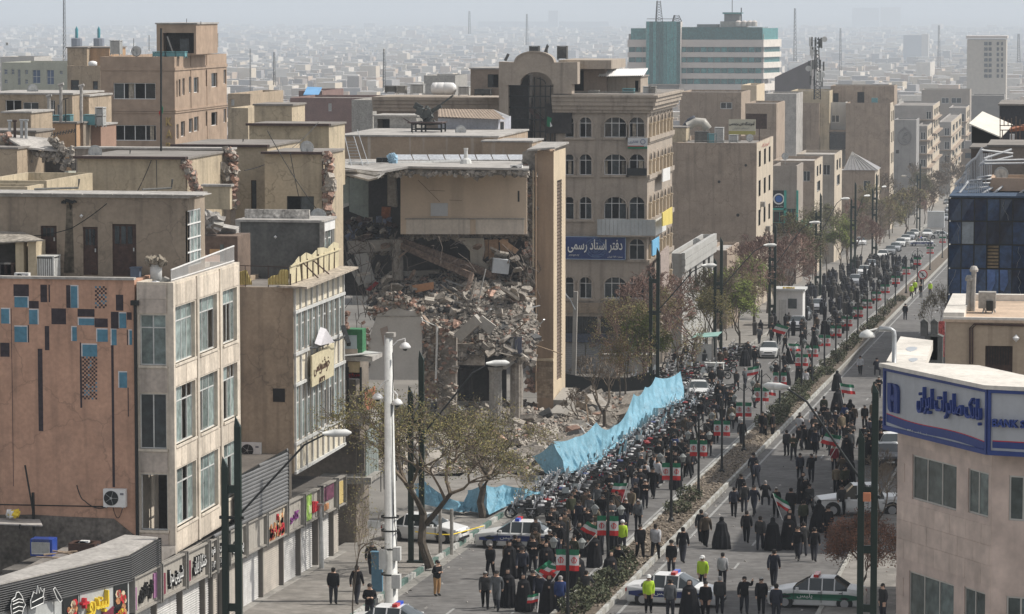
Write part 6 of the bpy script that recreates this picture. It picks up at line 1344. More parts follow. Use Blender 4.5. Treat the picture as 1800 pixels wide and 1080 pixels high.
# emblem wall building and row beyond
t,H,HS,y,y2,zt=sblock('medallion_block','grey block with large round relief medallion on its blank wall',1572,1611,211,1616,mat('blue grey end wall',(.29,.28,.27),var=.12,streak=.2),par=.3)
c=PY(1590,241,y-.05);mb=MB()
mb.tube([c+V((1.35*math.cos(k*PI/16),-.1,1.65*math.sin(k*PI/16)))for k in range(33)],.16,5,cap=False)
mb.tube([c+V((dx,-.12,dz))for dx,dz in((.5,-1.1),(-.2,-1.0),(.3,-.5),(-.5,-.3),(-.1,.3),(.5,.4),(.6,1.0),(0,.7))],.13,5);mb.slab([c+V((-.3,-.1,1.8)),c+V((.3,-.1,1.8)),c+V((0,-.1,2.2))],(0,.1,0))
mb.build('relief_medallion',mat('grey relief',(.21,.20,.195)),t)
h=hf(1575,1580,264,270,y);mb=MB();front(y).block(mb,*h,-.03,0);mb.build('small_window',rdark,t);h=hf(1598,1602,287,293,y);mb=MB();front(y).block(mb,*h,-.03,0);mb.build('small_window',rdark,t)
row=[(1572,1640,186,1652,'dark_roofed_block','long block with dark roof parapet above the medallion wall'),(1612,1630,222,1638,'balcony_block','balcony fronted block just past the medallion wall'),(1650,1672,215,1690,'white_balcony_block','block with pale stepped balconies under the red crescent sign'),(1668,1698,190,1704,'farther_row_block','blocky grey building near the end of the street row'),(1690,1712,222,1718,'last_row_block','small bluish block at the hazy end of the street row')]
for(a_,b_,c_,d_,n_,l_)in row:
 t,H,HS,y,y2,zt=sblock(n_,l_,a_,b_,c_,min(d_,1735),mat('haze row wall',(.30,.28,.26),var=.15,rnd=.15),sidemat=crm,par=.4,ho=[(b_-12,b_-3,c_+10+24*k,c_+24+24*k)for k in range(4)],sh=[(b_+(d_-b_)*q,b_+(d_-b_)*(q+.18),c_+8+22*k,c_+20+22*k)for k in range(4)for q in(.1,.4,.7)])
 wins(t,y,H,n=2,fr=offw,pane=glsd,t=.12);swins(t,FL+.01,HS,n=1,fr=offw,pane=glsd,t=.12)
 for k in range(4):
  z=PX(b_,c_+24+24*k,FL).z;mb=MB();mb.box(FL-7,y-1.2,z-.3,FL+R.uniform(.3,.9),y2,z);mb.build('balcony_slab',gtan,t)
  # buildings behind the row (left), beyond the big block
for i,(px0,px1,pt,y_,m_,l_,ho)in enumerate(((1195,1303,162,520,gtan,'wide tan block with small window behind the roof ducts',[(1266,1287,180,192)]),(1303,1330,150,560,suncr,'narrow sunlit cream block catching light left of the phone mast',[]),(1310,1365,182,500,gtan,'white grey block beneath the dark billboard',[]),(1345,1400,165,620,rooflt,'low pale roofed shed line left of the phone mast',[]),(1390,1458,160,640,yel,'low cream shed right of the phone mast foot',[]),(1525,1580,176,900,grey,'flat grey roof beyond the twin block',[]),(1620,1705,158,1100,mat('hazy tan',(.32,.28,.24)),'wide hazy block with dark lower windows right of the street end',[(1655,1668,172,182),(1672,1690,172,182)]),(1708,1765,168,1000,mat('hazy grey',(.22,.21,.2)),'grey flat roofed block behind the white tilted sheet',[]),(510,660,172,440,mat('dark red brick wash',(.20,.13,.115),var=.2),'long dark reddish block behind the yellow rooftops',[(577,583,182,196)]),(525,566,160,470,mat('dark red brick wash',(.2,.13,.115)),'dark reddish roof room carrying a blue sheet roof',[]),(400,440,165,330,tan,'tan block immediately right of the stone tower',[(406,412,175,186)]),(403,436,190,300,sunyel,'sunlit ochre block edge beside the stone tower',[]),(618,655,176,380,grey,'grey low house left of the arched block wing',[]),(745,800,133,700,grey,'grey block peeping over the wing water tank',[]),(0,60,100,800,mat('hazy pale',(.42,.40,.37)),'pale hazy block behind the green grey apartments',[(10,14,75,80)]))):
 t,H,HS,a,b=simple('background_building',l_,px0,px1,pt,y_,14,m_,ho=ho,par=.3,roof=rooflt if i%2 else roofm);wins(t,y_,H,n=2,fr=offw,pane=glsd,t=.12)
p=PY(536,156,466);mb=MB();mb.slab([PY(533,168,465),PY(560,168,465),PY(566,155,470),PY(540,154,470)],(0,0,.1));tag(mb.build('blue_sheet_roof',mat('blue sheet',(.15,.33,.55),var=.1)),'bright blue sheet roof on the dark reddish roof room','roof')
# ================================================================ RIGHT SIDE
# bank
yb0=110.0;A0=PY(1578,790,yb0);dv=V((.52,-.854,0)).normalized();nv=V((-dv.y*-1,0,0))
nb=V((dv.y,-dv.x,0)).normalized();
if nb.y>0:nb=-nb
def onB(px,py,off=0):r=ray(px,py);q=A0+nb*off;k=(q-CO).dot(nb)/r.dot(nb);return CO+r*k
bw_=Wall(A0,dv,nb);zbt=onB(1578,700).z
bk=thing('bank_building','rosy stone bank corner building with aluminium windows and sign fascia','bank',(A0.x,A0.y,gz(110)))
def hb2(a,b,c0,c1):p=onB(a,c0);q=onB(b,c0);r=onB(a,c1);return((p-A0).dot(dv),(q-A0).dot(dv),r.z,p.z)
HB=[hb2(1604,1682,799,877),hb2(1702,1738,823,901),hb2(1774,1850,836,915),hb2(1598,1677,1003,1090),hb2(1695,1732,1031,1110),hb2(1769,1840,1048,1130)]
L_=(onB(1744,850)-A0).dot(dv);HB=[HB[0],HB[1],HB[3],HB[4]];mb=MB();bw_.face(mb,0,L_,gz(110)-1,zbt,HB,.12)
d2=(R_*.985-V((0,.42,0)));d2.z=0;d2.normalize();n2=V((d2.y,-d2.x,0));W0=A0+dv*L_;wb2=Wall(W0,d2,n2)
def h2(a,b,c0,c1):f=lambda px,py:CO+ray(px,py)*((W0-CO).dot(n2)/ray(px,py).dot(n2));return((f(a,c0)-W0).dot(d2),(f(b,c0)-W0).dot(d2),f(a,c1).z,f(a,c0).z)
HC=[h2(1774,1850,836,915),h2(1769,1845,1048,1130)];wb2.face(mb,0,8,gz(110)-1,zbt,HC,.12)
e0=A0;e1=W0+d2*8;back=V((14,8,0))
for a,b in((e0,e0+V((4,16,0))),(e1,e1+V((6,3,0)))):mb.quad((a.x,a.y,gz(110)-1),(b.x,b.y,gz(110)-1),(b.x,b.y,zbt-2.4),(a.x,a.y,zbt-2.4))
mb.build('wall',bankst,bk)
# thin stone cladding sheets laid in courses
mb=MB();zz0=gz(110);dz=.62;r_=0;z=zz0
while z<onB(1578,770).z:
 a=-.0-(.5 if r_%2 else 0)
 while a<L_-.1:
  a0_,a1_=max(a,0),min(a+1.0,L_)
  if a1_>a0_+.05 and not any(h[0]-.02<a1_ and a0_<h[1]+.02 and h[2]-.02<z+dz and z<h[3]+.02 for h in HB):
   b=MB();bw_.block(b,a0_+.006,a1_-.006,z+.006,z+dz-.006,-.012-R.random()*.006,0);b.build('stone_panel',mat('rosy stone panel',(.55,.44,.375),rough=.55,streak=.12,var=.2,scale=.7,grain=2.2,rnd=.05),bk)
  a+=1.0
 z+=dz;r_+=1
for i,h in enumerate(HB+HC):
 (bw_ if i<4 else wb2).window(bk,*h,n=2 if i in(1,3)else 3,fr=mat('aluminium frame',(.5,.49,.46),rough=.35,metal=.5,var=.05,bump=0),pane=glass('bank glass',(.10,.125,.12),.12),depth=.1,t=.055)
 b=MB();nn=20
 if i in(0,2,3):
  for k in range(nn):z=h[2]+(h[3]-h[2])*k/nn;bw_.block(b,h[0]+.08,h[0]+(h[1]-h[0])*(1 if i>=2 else.3),z,z+.02,.2,.23)
  b.build('window_blind',curt,bk,kind='stuff')
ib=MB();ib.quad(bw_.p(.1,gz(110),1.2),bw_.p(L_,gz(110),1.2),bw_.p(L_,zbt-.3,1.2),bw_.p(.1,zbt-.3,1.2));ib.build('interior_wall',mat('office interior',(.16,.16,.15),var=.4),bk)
# sign fascia: left face and right face
fb=thing('bank_sign','white bank fascia sign framed in royal blue with raised blue Persian lettering','sign',onB(1557,760,.5))
rb=mat('royal blue',(.03,.055,.20),rough=.45,var=.1);sgw=mat('sign white',(.42,.43,.45),rough=.6,var=.06,streak=.15)
S0=onB(1557,660,.5);
def onS(px,py,off=0):r=ray(px,py);q=S0+nb*off;k=(q-CO).dot(nb)/r.dot(nb);return CO+r*k
TL,TR,BR,BL=onS(1556,646),onS(1738,688),onS(1737,796),onS(1556,755)
BR.z=BL.z;TR.z=TL.z
zt1,zb1=TL.z,BL.z;w1=(TR-TL);w1.z=0;Ls=w1.length
def sb(mb,a0,a1,z0,z1,o0,o1,base=None,d=None,nn_=None):base=base or V((TL.x,TL.y,0));d=d or dv;nn_=nn_ or nb;vs=[(base+d*a+nn_*o+V((0,0,z)))for a in(a0,a1)for o in(o0,o1)for z in(z0,z1)];mb.add(vs,((0,1,3,2),(4,6,7,5),(0,4,5,1),(2,3,7,6),(0,2,6,4),(1,5,7,3)))
mb=MB();sb(mb,0,Ls,zb1,zt1,-.5,0);mb.build('board',sgw,fb)
def frame(base,d,nn_,L):
 mb=MB()
 for q in((0,.09,zb1,zt1),(L-.09,L,zb1,zt1),(.09,L-.09,zt1-.1,zt1),(.09,L-.09,zb1,zb1+.14)):sb(mb,*q,0,.08,base,d,nn_)
 return mb
frame(None,None,None,Ls).build('blue_frame',rb,fb)
mb=MB();n=24
def wavez(t):return zb1+.52-.16*t-.05*math.sin(t*6.3)
for k in range(n):
 t0_,t1_=k/n,(k+1)/n;a0_,a1_=.14+(Ls-.28)*t0_,.14+(Ls-.28)*t1_
 for(dz0,dz1,c_)in((-.26,0,0),(0,.025,1)):
  mb.cur=c_;B=V((TL.x,TL.y,0));mb.quad(B+dv*a0_+nb*.012+V((0,0,wavez(t0_)+dz0)),B+dv*a1_+nb*.012+V((0,0,wavez(t1_)+dz0)),B+dv*a1_+nb*.012+V((0,0,wavez(t1_)+dz1)),B+dv*a0_+nb*.012+V((0,0,wavez(t0_)+dz1)))
mb.build('blue_wave',(rb,redm),fb)
c=onS(1668,714,.1);text('بانک صادرات ایران','lettering',mat('raised blue letters',(.03,.06,.24),rough=.45,var=.1),fb,c,dv,.85,4.0,.06,off=.006)
c=onS(1612,761,.03);text('شعبه میدان فردوسی کد ۲۱۰۴۸','small_lettering',wht,fb,c,dv,.11,1.3,.005)
# emblem: two interlocking rounded halves with a diamond eye
c=onS(1573,700,.02);mb=MB()
def sl2(pts):mb.slab([c+dv*x+V((0,0,z))for x,z in pts],nb*.1)
sl2([(-.34,.46),(-.10,.46),(-.10,-.24),(-.02,-.46),(-.16,-.46),(-.30,-.36),(-.34,-.1)]);sl2([(.10,-.46),(.34,-.46),(.34,.26),(.28,.40),(.14,.46),(.0,.46),(.10,.3)]);sl2([(-.12,0),(0,.13),(.12,0),(0,-.13)])
mb.build('emblem',rb,fb)
# right face of the sign
base2=V((TL.x,TL.y,0))+dv*Ls
mb=MB();sb(mb,0.005,5,zb1,zt1,-.5,0,base2,d2,n2);mb.build('board',sgw,fb);frame(base2,d2,n2,5).build('blue_frame',rb,fb)
mb=MB();sb(mb,.14,4.8,zb1+.22,zb1+.42,0,.012,base2,d2,n2);mb.cur=1;sb(mb,.14,4.8,zb1+.421,zb1+.45,0,.012,base2,d2,n2);mb.build('blue_wave',(rb,redm),fb)
def text_left(body,m,parent,O,U,h,wid):return text(body,'lettering',m,parent,V(O)+V(U)*wid/2,U,h,wid,.08,farsi=False,off=.02)
text_left('BANK SADERAT',mat('raised blue letters',(.035,.055,.17)),fb,base2+d2*.16+n2*.06+V((0,0,zb1+1.0)),d2,.24,2.15)
mb=MB();B0=V((TL.x,TL.y,0));P=[B0-dv*.15+nb*.15,B0+dv*Ls+nb*.15,base2+d2*5+n2*.12,base2+d2*5+V((.3,2.2,0)),B0+dv*Ls+V((1.2,2.6,0)),B0+dv*Ls*.4+V((1.6,2.2,0)),B0+V((.5,.6,0))];rf_=MB();rf_.prism([(A0.x+.3,A0.y),(W0.x+.2,W0.y+.2),(W0.x+8,W0.y+1),(W0.x+10,W0.y+16),(A0.x+4,A0.y+15)],zt1-3.4,zt1-3.2);rf_.build('flat_roof',roofm,bk)
mb.prism([(p.x,p.y)for p in P],zt1+.005,zt1+.13);mb.build('roof_capping',mat('cream coping',(.62,.58,.52),var=.15,streak=.2,dirt=.2),bk)
mb=MB();P=[PZ(1558,636,zt1+.1),PZ(1623,650,zt1+.1),PZ(1640,600,zt1+.1),PZ(1583,593,zt1+.1)];mb.prism([(p.x,p.y)for p in P],zt1-.2,zt1+.128);mb.build('roof_tongue',mat('cream coping',(.62,.58,.52)),bk)
for(px,py,w_)in((1602,614,.9),(1605,633,.7)):q=PZ(px,py,zt1+.13);mb=MB();mb.slab([q+V((w_*.2*math.cos(k)*(1+.3*math.sin(3*k)),w_*.9*math.sin(k),0))for k in(0,.7,1.5,2.3,3,3.9,4.8,5.5)],(0,0,.006));mb.build('puddle_patch',mat('wet grey patch',(.36,.38,.40),rough=.3),bk)
# shepherd crook light on the roof
t=thing('roof_street_light','grey curved pole with wide pale lamp dome rising over the bank roof edge','street light',PZ(1572,639,zt1))
q=PZ(1572,639,zt1+.1);dd=q.y;z_=lambda py:PY(1572,py,dd).z;x_=lambda px:PY(px,600,dd).x
mb=MB();mb.tube([(x_(1572),dd,q.z-.2),(x_(1572),dd,z_(590)),(x_(1571),dd,z_(583)),(x_(1565),dd,z_(579)),(x_(1545),dd,z_(578))],.075,8);mb.build('pole',steel,t,smooth=True)
mb=MB();mb.lathe((x_(1524),dd,z_(594)),[(0,.0),(.25,.0),(.27,.05),(.2,.16),(.06,.24),(0,.26)],16);mb.tube([(x_(1524),dd,z_(583)),(x_(1545),dd,z_(578))],.03,6);mb.build('lamp_dome',offw,t,smooth=True)
# tan building behind the bank
yT=150;
t,H,HS,a,b=simple('tan_roof_building','tan stained building with dark barred doorway behind the bank',1662,1900,566,yT,10,mat('stained tan render',(.41,.325,.24),streak=.6,streakcol=(.16,.12,.09),dirt=.3,var=.12),ho=[(1732,1779,608,690)],par=0,roof=mat('peach roof screed',(.50,.38,.28),var=.2,dirt=.3))
h=H[0];mb=MB();front(yT).block(mb,h[0],h[1],h[2],h[3],.2,.25);d_=mb.build('door',darkbr,t);
for k in range(9):mb=MB();x0=h[0]+.08+(h[1]-h[0]-.16)*k/9;front(yT).block(mb,x0,x0+.03,h[3]-.85,h[3]-.05,.12,.15);mb.build('door_bar',blackm,d_)
mb=MB();z0=a.z+.12;x0,x1=a.x-.1,b.x
mb.box(x0,yT-.1,z0,x1,yT+.12,z0+.1);mb.box(x0,yT+.12,z0,x0+.9,yT+10,z0+.28);mb.box(x0+.9,yT+9.5,z0,x1,yT+10,z0+.3);mb.build('parapet',mat('cream coping',(.62,.58,.52)),t)
mb=MB()
for o in(0,.15):mb.tube([PY(1705+o*30,640,yT-.1),PY(1705+o*30,577,yT-.1),PY(1712+o*30,570,yT-.1),PY(1800,572+o*6,yT-.1)],.045,6)
mb.build('wall_pipe',darkbr,t)
p=PY(1786,596,yT-.2);mb=MB();mb.lathe(p,[(0,-.15),(.13,-.02),(.15,.05),(0,.2)],10);tag(mb.build('wall_lamp',white),'white diamond shaped wall lamp right of the dark doorway','lamp')
p=PY(1684,647,yT-.1);mb=MB();mb.box(p.x,yT-.12,p.z-.15,p.x+.2,yT,p.z+.1);tag(mb.build('wall_box',blackm),'small dark box at the foot of the stained tan wall','box')
for i,px in enumerate((1704,1712)):mb=MB();y_=yT+4;p,q=PY(px,492-16*i,y_),PY(px-3,552,y_);mb.tube([q,p],.12,10);mb.lathe((p.x,p.y,p.z-.05),[(.18,0),(.2,.1),(.12,.25),(0,.27)],10);tag(mb.build('white_flue',rooflt),'white flue pipe on the tan roof, the %s one'%('shorter' if i==0 else 'taller'),'flue pipe')
t=thing('roof_ac_unit','grey box cooler on a stand on the peach coloured roof','cooler',PY(1736,552,yT+3));p,q=PY(1720,514,yT+3),PY(1750,543,yT+3);mb=MB();mb.box(p.x,yT+3,q.z,q.x,yT+3.7,p.z);mb.build('casing',grey,t)
mb=MB();mb.box(p.x+.35,yT+2.9,q.z-.1,p.x+.65,yT+3,q.z+.35);mb.build('blower_mouth',blackm,t);mb=MB()
for x in(p.x+.25,q.x-.1):mb.bar((x,yT+3.2,q.z),(x-.1,yT+2.8,q.z-.4),.05);mb.bar((x,yT+3.4,q.z),(x+.15,yT+3.7,q.z-.4),.05)
mb.build('stand',steel,t)
for k,(px,py,l_)in enumerate(((1640,600,'grey metal housing with pitched top between the bank and tan wall'),(1632,575,'dark junction housing above the pitched grey one'),(1650,575,'dark thin housing beside the red mesh'))):
 p=PY(px-14,py-8,145);w_,h_=((.75,1.4),(.3,.6),(.3,1.6))[k];mb=MB();mb.box(p.x,145,p.z-h_,p.x+w_,145.6,p.z);mb.slab([(p.x-.03,144.95,p.z),(p.x+w_+.03,144.95,p.z),(p.x+w_*.5,144.95,p.z+.15)],(0,.7,0));tag(mb.build('metal_housing',greydk),l_,'housing')
mb=MB();p,q=PY(1646,565,147),PY(1660,628,147);mb.slab([(p.x,147,p.z),(q.x,147,p.z),(q.x,147,q.z),(p.x,147,q.z)],(0,.05,0));tag(mb.build('red_mesh',mat('red patterned mesh',(.42,.10,.09),var=.7,scale=8,grain=20)),'red patterned mesh panel left of the stained tan wall','mesh')
# blue glass block: each pane its own plate
yU=205;gx0,gx1=PY(1671,400,yU).x,PY(1830,400,yU).x;gzt,=(PY(1671,347,yU).z,)
gb=thing('blue_glass_building','dark blue mirror glass fronted building with cracked and missing panes','building',(gx0,yU,gz(yU)))
mb=MB();mb.box(gx0+.05,yU+.3,gz(yU)-1,gx1,yU+14,gzt-.05);mb.build('core',mat('block core',(.10,.09,.075),var=.3),gb)
gp=[glass('blue mirror a',(.02,.045,.10),.04),glass('blue mirror b',(.035,.07,.15),.1),glass('blue mirror c',(.012,.025,.06),.03),glass('blue mirror d',(.10,.20,.42),.25)];gsky=mat('painted cloud reflection',(.33,.37,.40),rough=.15,var=.25,scale=2);brs=mat('bare slats',(.32,.24,.15),var=.3)  # one pale pane has a cloud reflection painted in as its base colour
rowsG=[349,389,430,472,518,560,602];pxG=[1672+22.6*k for k in range(8)]
for j in range(6):
 for i in range(7):
  a_,b_=PY(pxG[i],0,yU).x,PY(pxG[i+1],0,yU).x;z1_,z0_=PY(1700,rowsG[j],yU).z,PY(1700,rowsG[j+1],yU).z
  if(j,i)==(2,3)or(j==4 and i in(1,3,5)):
   for k in range(7):mb=MB();zz3=z0_+(z1_-z0_)*k/7;mb.box(a_+.05,yU+.1,zz3+.02,b_-.05,yU+.14,zz3+(z1_-z0_)/7*.7);mb.build('slat',brs,gb)
   continue
  m_=gsky if(j,i)==(1,1)else gp[3]if(j==3 and i in(1,3))else gp[R.choice((0,0,1,2))]
  tl=[R.uniform(-.05,.05)for _ in range(4)];mb=MB();mb.add([(a_+.03,yU+tl[0],z0_+.04),(b_-.03,yU+tl[1],z0_+.04),(b_-.03,yU+tl[2],z1_-.04),(a_+.03,yU+tl[3],z1_-.04),(a_+.03,yU+.2,z0_+.04),(b_-.03,yU+.2,z0_+.04),(b_-.03,yU+.2,z1_-.04),(a_+.03,yU+.2,z1_-.04)],((0,1,2),(0,2,3),(4,5,6,7),(0,1,5,4),(2,3,7,6)))
  pn=mb.build('pane',m_,gb)
  if R.random()<.2:
   mb=MB();x_,z_=R.uniform(a_+.1,b_-.1),z1_-.1
   pts=[(x_,yU-.07,z_)]
   for q in range(4):pts.append((min(max(pts[-1][0]+R.uniform(-.2,.25),a_+.05),b_-.05),yU-.07,pts[-1][2]-(z1_-z0_)/4.6))
   mb.tube(pts,.009,3);mb.build('crack',offw,pn)
  if j==3 and i in(1,3,4,6):
   mb=MB();mb.slab([(a_+.05,yU-.075,z1_-.06),(a_+.5,yU-.075,z1_-.06),(a_+.55,yU-.075,(z0_+z1_)/2),(a_+.3,yU-.075,z0_+.2),(a_+.08,yU-.075,z0_+.3)],(0,.01,0));mb.build('peeled_film',mat('blue film',(.12,.20,.42),rough=.3,var=.3),pn)
mb=MB()
for p_ in pxG:x_=PY(p_,0,yU).x;mb.box(x_-.03,yU-.03,gz(yU),x_+.03,yU+.15,gzt)
for r_ in rowsG:z_=PY(1700,r_,yU).z;mb.box(gx0,yU-.045,z_-.04,gx1,yU+.15,z_+.04)
mb.build('mullion_grid',blackm,gb)
mb=MB();mb.box(gx0-.1,yU-.1,gzt,gx1,yU+14,gzt+.1);mb.build('roof_edge',mat('blue coping',(.06,.09,.14)),gb)
# rooftop structures behind and above the glass block
zg=gzt+.1
t,H,HS,a,b=simple('roof_planter','cream trough parapet on the roof above the blue glass',1741,1830,313,209,4,mat('peach render',(.52,.38,.28),var=.1),336,par=.5,roof=grey)
simple('dark_roof_room','grey brown roof room behind the cream trough',1738,1850,258,216,8,mat('stained brown render',(.24,.20,.165),var=.2,streak=.4),345,par=0)
simple('dark_roof_store','dark roof store behind the white metal pergola',1707,1745,262,222,6,mat('deep brown render',(.11,.085,.07),var=.3),345,par=0)
simple('dark_tall_box','dark charcoal box building at the upper right edge',1757,1850,186,240,10,mat('charcoal cladding',(.055,.055,.06),var=.2),345,par=0)
t=thing('tilted_sheet_roof','white tilted sheet roof lifted off a black void at upper right','roof',PY(1740,230,232));mb=MB();mb.slab([PY(1703,219,232),PY(1727,198,236),PY(1780,221,234),PY(1759,243,230)],(0,0,.08));mb.build('sheet',mat('warm white sheet',(.66,.63,.56),var=.08,streak=.1),t)
mb=MB();mb.slab([PY(1708,222,233),PY(1758,243,233),PY(1755,262,233),PY(1740,265,233),PY(1714,262,233),PY(1708,250,233)],(0,3,0));mb.build('void_wall',mat('black void',(.012,.011,.01),var=0,bump=0),t)
t=thing('white_pergola','bent white tubular pergola and wavy pale railing on the glass block roof','pergola',(gx0,yU+2,zg))
mb=MB();rw=mat('pale tube',(.52,.53,.54),rough=.4,var=.1)
P=[PY(a_,b_,yU+6)for a_,b_ in((1679,325),(1688,316),(1696,305),(1700,292),(1708,283),(1716,278),(1722,268),(1727,260))];mb.tube(P,.1,6)
for k in range(22):s_=k/21*(len(P)-1.01);i=int(s_);p=P[i].lerp(P[i+1],s_-i);mb.bar(p,V((p.x,p.y,zg)),.04)
mb.build('wavy_railing',rw,t)
for(a_,b_,c_,d_)in((1686,340,1703,318),(1722,292,1738,275),(1703,318,1742,315),(1703,323,1740,322),(1700,333,1738,328),(1722,289,1780,275),(1727,283,1800,281),(1730,288,1800,287),(1725,264,1780,270),(1730,279,1778,263),(1710,350,1745,330),(1732,352,1762,328),(1776,352,1800,335),(1783,354,1800,345),(1718,313,1742,309)):mb=MB();mb.tube([PY(a_,b_,yU+3),PY(c_,d_,yU+4)],.07,6);mb.build('pale_bar',rw,t)
mb=MB()
for k in range(10):mb.bar(PY(1704+k*3.6,318+(k%2)*4,yU+3),PY(1702+k*4,345,yU+3),.05)
for k in range(7):mb.bar(PY(1725+k*3,270,yU+8),PY(1724+k*3,312,yU+8),.06)
mb.build('stanchions',rw,t)
t=thing('rusty_frame','rusty steel frame and poles beside the tilted white sheet','frame',PY(1770,250,228));mb=MB()
for(a_,b_,c_,d_)in((1757,221,1800,221),(1759,229,1780,229),(1758,205,1758,250),(1762,229,1762,256),(1778,208,1778,260),(1786,205,1786,258),(1793,210,1793,260),(1765,206,1765,222),(1772,210,1772,222),(1755,256,1785,256)):mb.bar(PY(a_,b_,228),PY(c_,d_,228),.06)
mb.build('poles',mat('rusty beam',(.17,.125,.10)),t);mb=MB();mb.slab([PY(1775,228,229),PY(1800,222,229),PY(1800,230,229),PY(1775,232,229)],(0,1,.1));mb.build('rusty_sheet',mat('rusty orange panel',(.33,.13,.07)),t);mb=MB();p=PY(1775,236,228);mb.box(p.x,228,p.z-.7,p.x+.3,228.3,p.z);mb.build('white_can',white,t)
# far right street trees/buildings side wall to shade the right carriageway
simple('hidden_terrace','row of houses beyond the blue glass building',1745,1900,352,290,60,gtan,par=0)
# ================================================================ GLASS OFFICE IN THE HAZE
yo=1150;of=thing('glass_office','wide pale office block with green glass bands and a tall green glass bay','office block',PY(1235,150,yo));pale=mat('pale office band',(.55,.50,.46),var=.06);ggl=glass('green office glass',(.05,.17,.17),.1)
def ob(nm,m,a_,b_,c_,d_,y0,y1):p,q=PY(a_,c_,y0),PY(b_,d_,y0);mb=MB();mb.box(p.x,y0,q.z,q.x,y1,p.z);return mb.build(nm,m,of)
ob('body',mat('office core',(.30,.29,.28)),1105,1342,60,175,yo+1,yo+25)
bands=[(70,83),(92,101),(110,120),(129,139),(148,160)]
for(c_,d_)in bands:ob('pale_band',pale,1103,1141,c_,d_,yo,yo+1);ob('pale_band',pale,1194,1342,c_,d_,yo,yo+1)
for(c_,d_)in((83,92),(101,110),(120,129),(139,148)):
 for k in range(3):ob('pane',ggl,1106+k*12,1116+k*12,c_+.4,d_-.4,yo+.6,yo+1)
 for k in range(12):ob('pane',ggl,1196+k*12,1206+k*12,c_+.4,d_-.4,yo+.6,yo+1)
ob('glass_crown',ggl,1109,1141,50,70,yo+.5,yo+20);ob('glass_crown',ggl,1194,1340,48,70,yo+.5,yo+20)
for k in range(10):p=1136+k*6;ob('glass_strip',ggl,p,p+5.2,38,148,yo-3,yo-2.5)
ob('bay_core',pale,1135.5,1196,38.5,150,yo-2.4,yo+3)
sdx=PY(1342,100,yo).x
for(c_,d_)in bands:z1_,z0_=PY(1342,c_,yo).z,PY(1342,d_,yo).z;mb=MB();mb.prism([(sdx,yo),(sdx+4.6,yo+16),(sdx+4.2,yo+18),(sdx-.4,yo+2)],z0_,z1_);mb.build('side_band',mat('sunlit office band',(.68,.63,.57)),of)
for(c_,d_)in((83,92),(101,110),(120,129)):z1_,z0_=PY(1342,c_,yo).z,PY(1342,d_,yo).z;mb=MB();mb.prism([(sdx-.5,yo+1),(sdx+4,yo+16),(sdx+3,yo+17)],z0_,z1_);mb.build('side_glass',ggl,of)
z1_,z0_=PY(1342,50,yo).z,PY(1342,70,yo).z;mb=MB();mb.prism([(sdx-.4,yo+.4),(sdx+3.5,yo+15),(sdx-4,yo+20)],z0_,z1_);mb.build('glass_crown',ggl,of)
ob('roof_room',mat('roof room grey',(.2,.21,.21)),1225,1262,43,50,yo+4,yo+10);ob('lift_tower',mat('roof room grey',(.2,.21,.21)),1273,1300,25,46,yo+5,yo+10);ob('lift_cap',ggl,1270,1303,22,25,yo+4,yo+11);ob('lift_base',grey,1266,1312,38,48,yo+3,yo+11)
mb=MB()
for px in(1298,1308,1318,1326):p=PY(px,40,yo+3);mb.lathe((p.x,p.y,p.z-1.3),[(1,0),(1,1.6),(.4,2),(0,2)],10)
mb.build('roof_tanks',pale,of)
def lattice(name,label,px,pt,pb,y,w,cat='mast',n=10,extras=(),m=blackm,r=.06):
 p,q=PY(px,pt,y),PY(px,pb,y);t=thing(name,label,cat,q);mb=MB();H_=p.z-q.z
 cs=[(math.cos(k*2.094),math.sin(k*2.094))for k in range(3)]
 for k in range(3):mb.bar(q+V((cs[k][0]*w,cs[k][1]*w,0)),p+V((cs[k][0]*w*.5,cs[k][1]*w*.5,0)),r)
 for i in range(n):
  for k in range(3):
   k2=(k+1)%3;s0,s1=i/n,(i+1)/n;w0,w1=w*(1-.5*s0),w*(1-.5*s1)
   mb.bar(q+V((cs[k][0]*w0,cs[k][1]*w0,H_*s0)),q+V((cs[k2][0]*w1,cs[k2][1]*w1,H_*s1)),r*.6)
 mb.build('lattice_frame',m,t);return t,p,q
t,p,q=lattice('office_mast','small lattice mast on the green glass bay of the office',1157,2,38,yo-1,1.5,n=8,r=.18)
ob('mast_rail',greydk,1137,1196,33,34,yo,yo+.3)
lattice('office_mast','short lattice antenna cluster on the right of the glass bay',1188,27,38,yo-1,2,n=3,r=.2)
aerial('antenna with round dishes beside the office lift tower',1303,14,40,yo+5,None,.2);aerial('thin white aerial on the office lift tower top',1287,0,24,yo+6,None,.12)
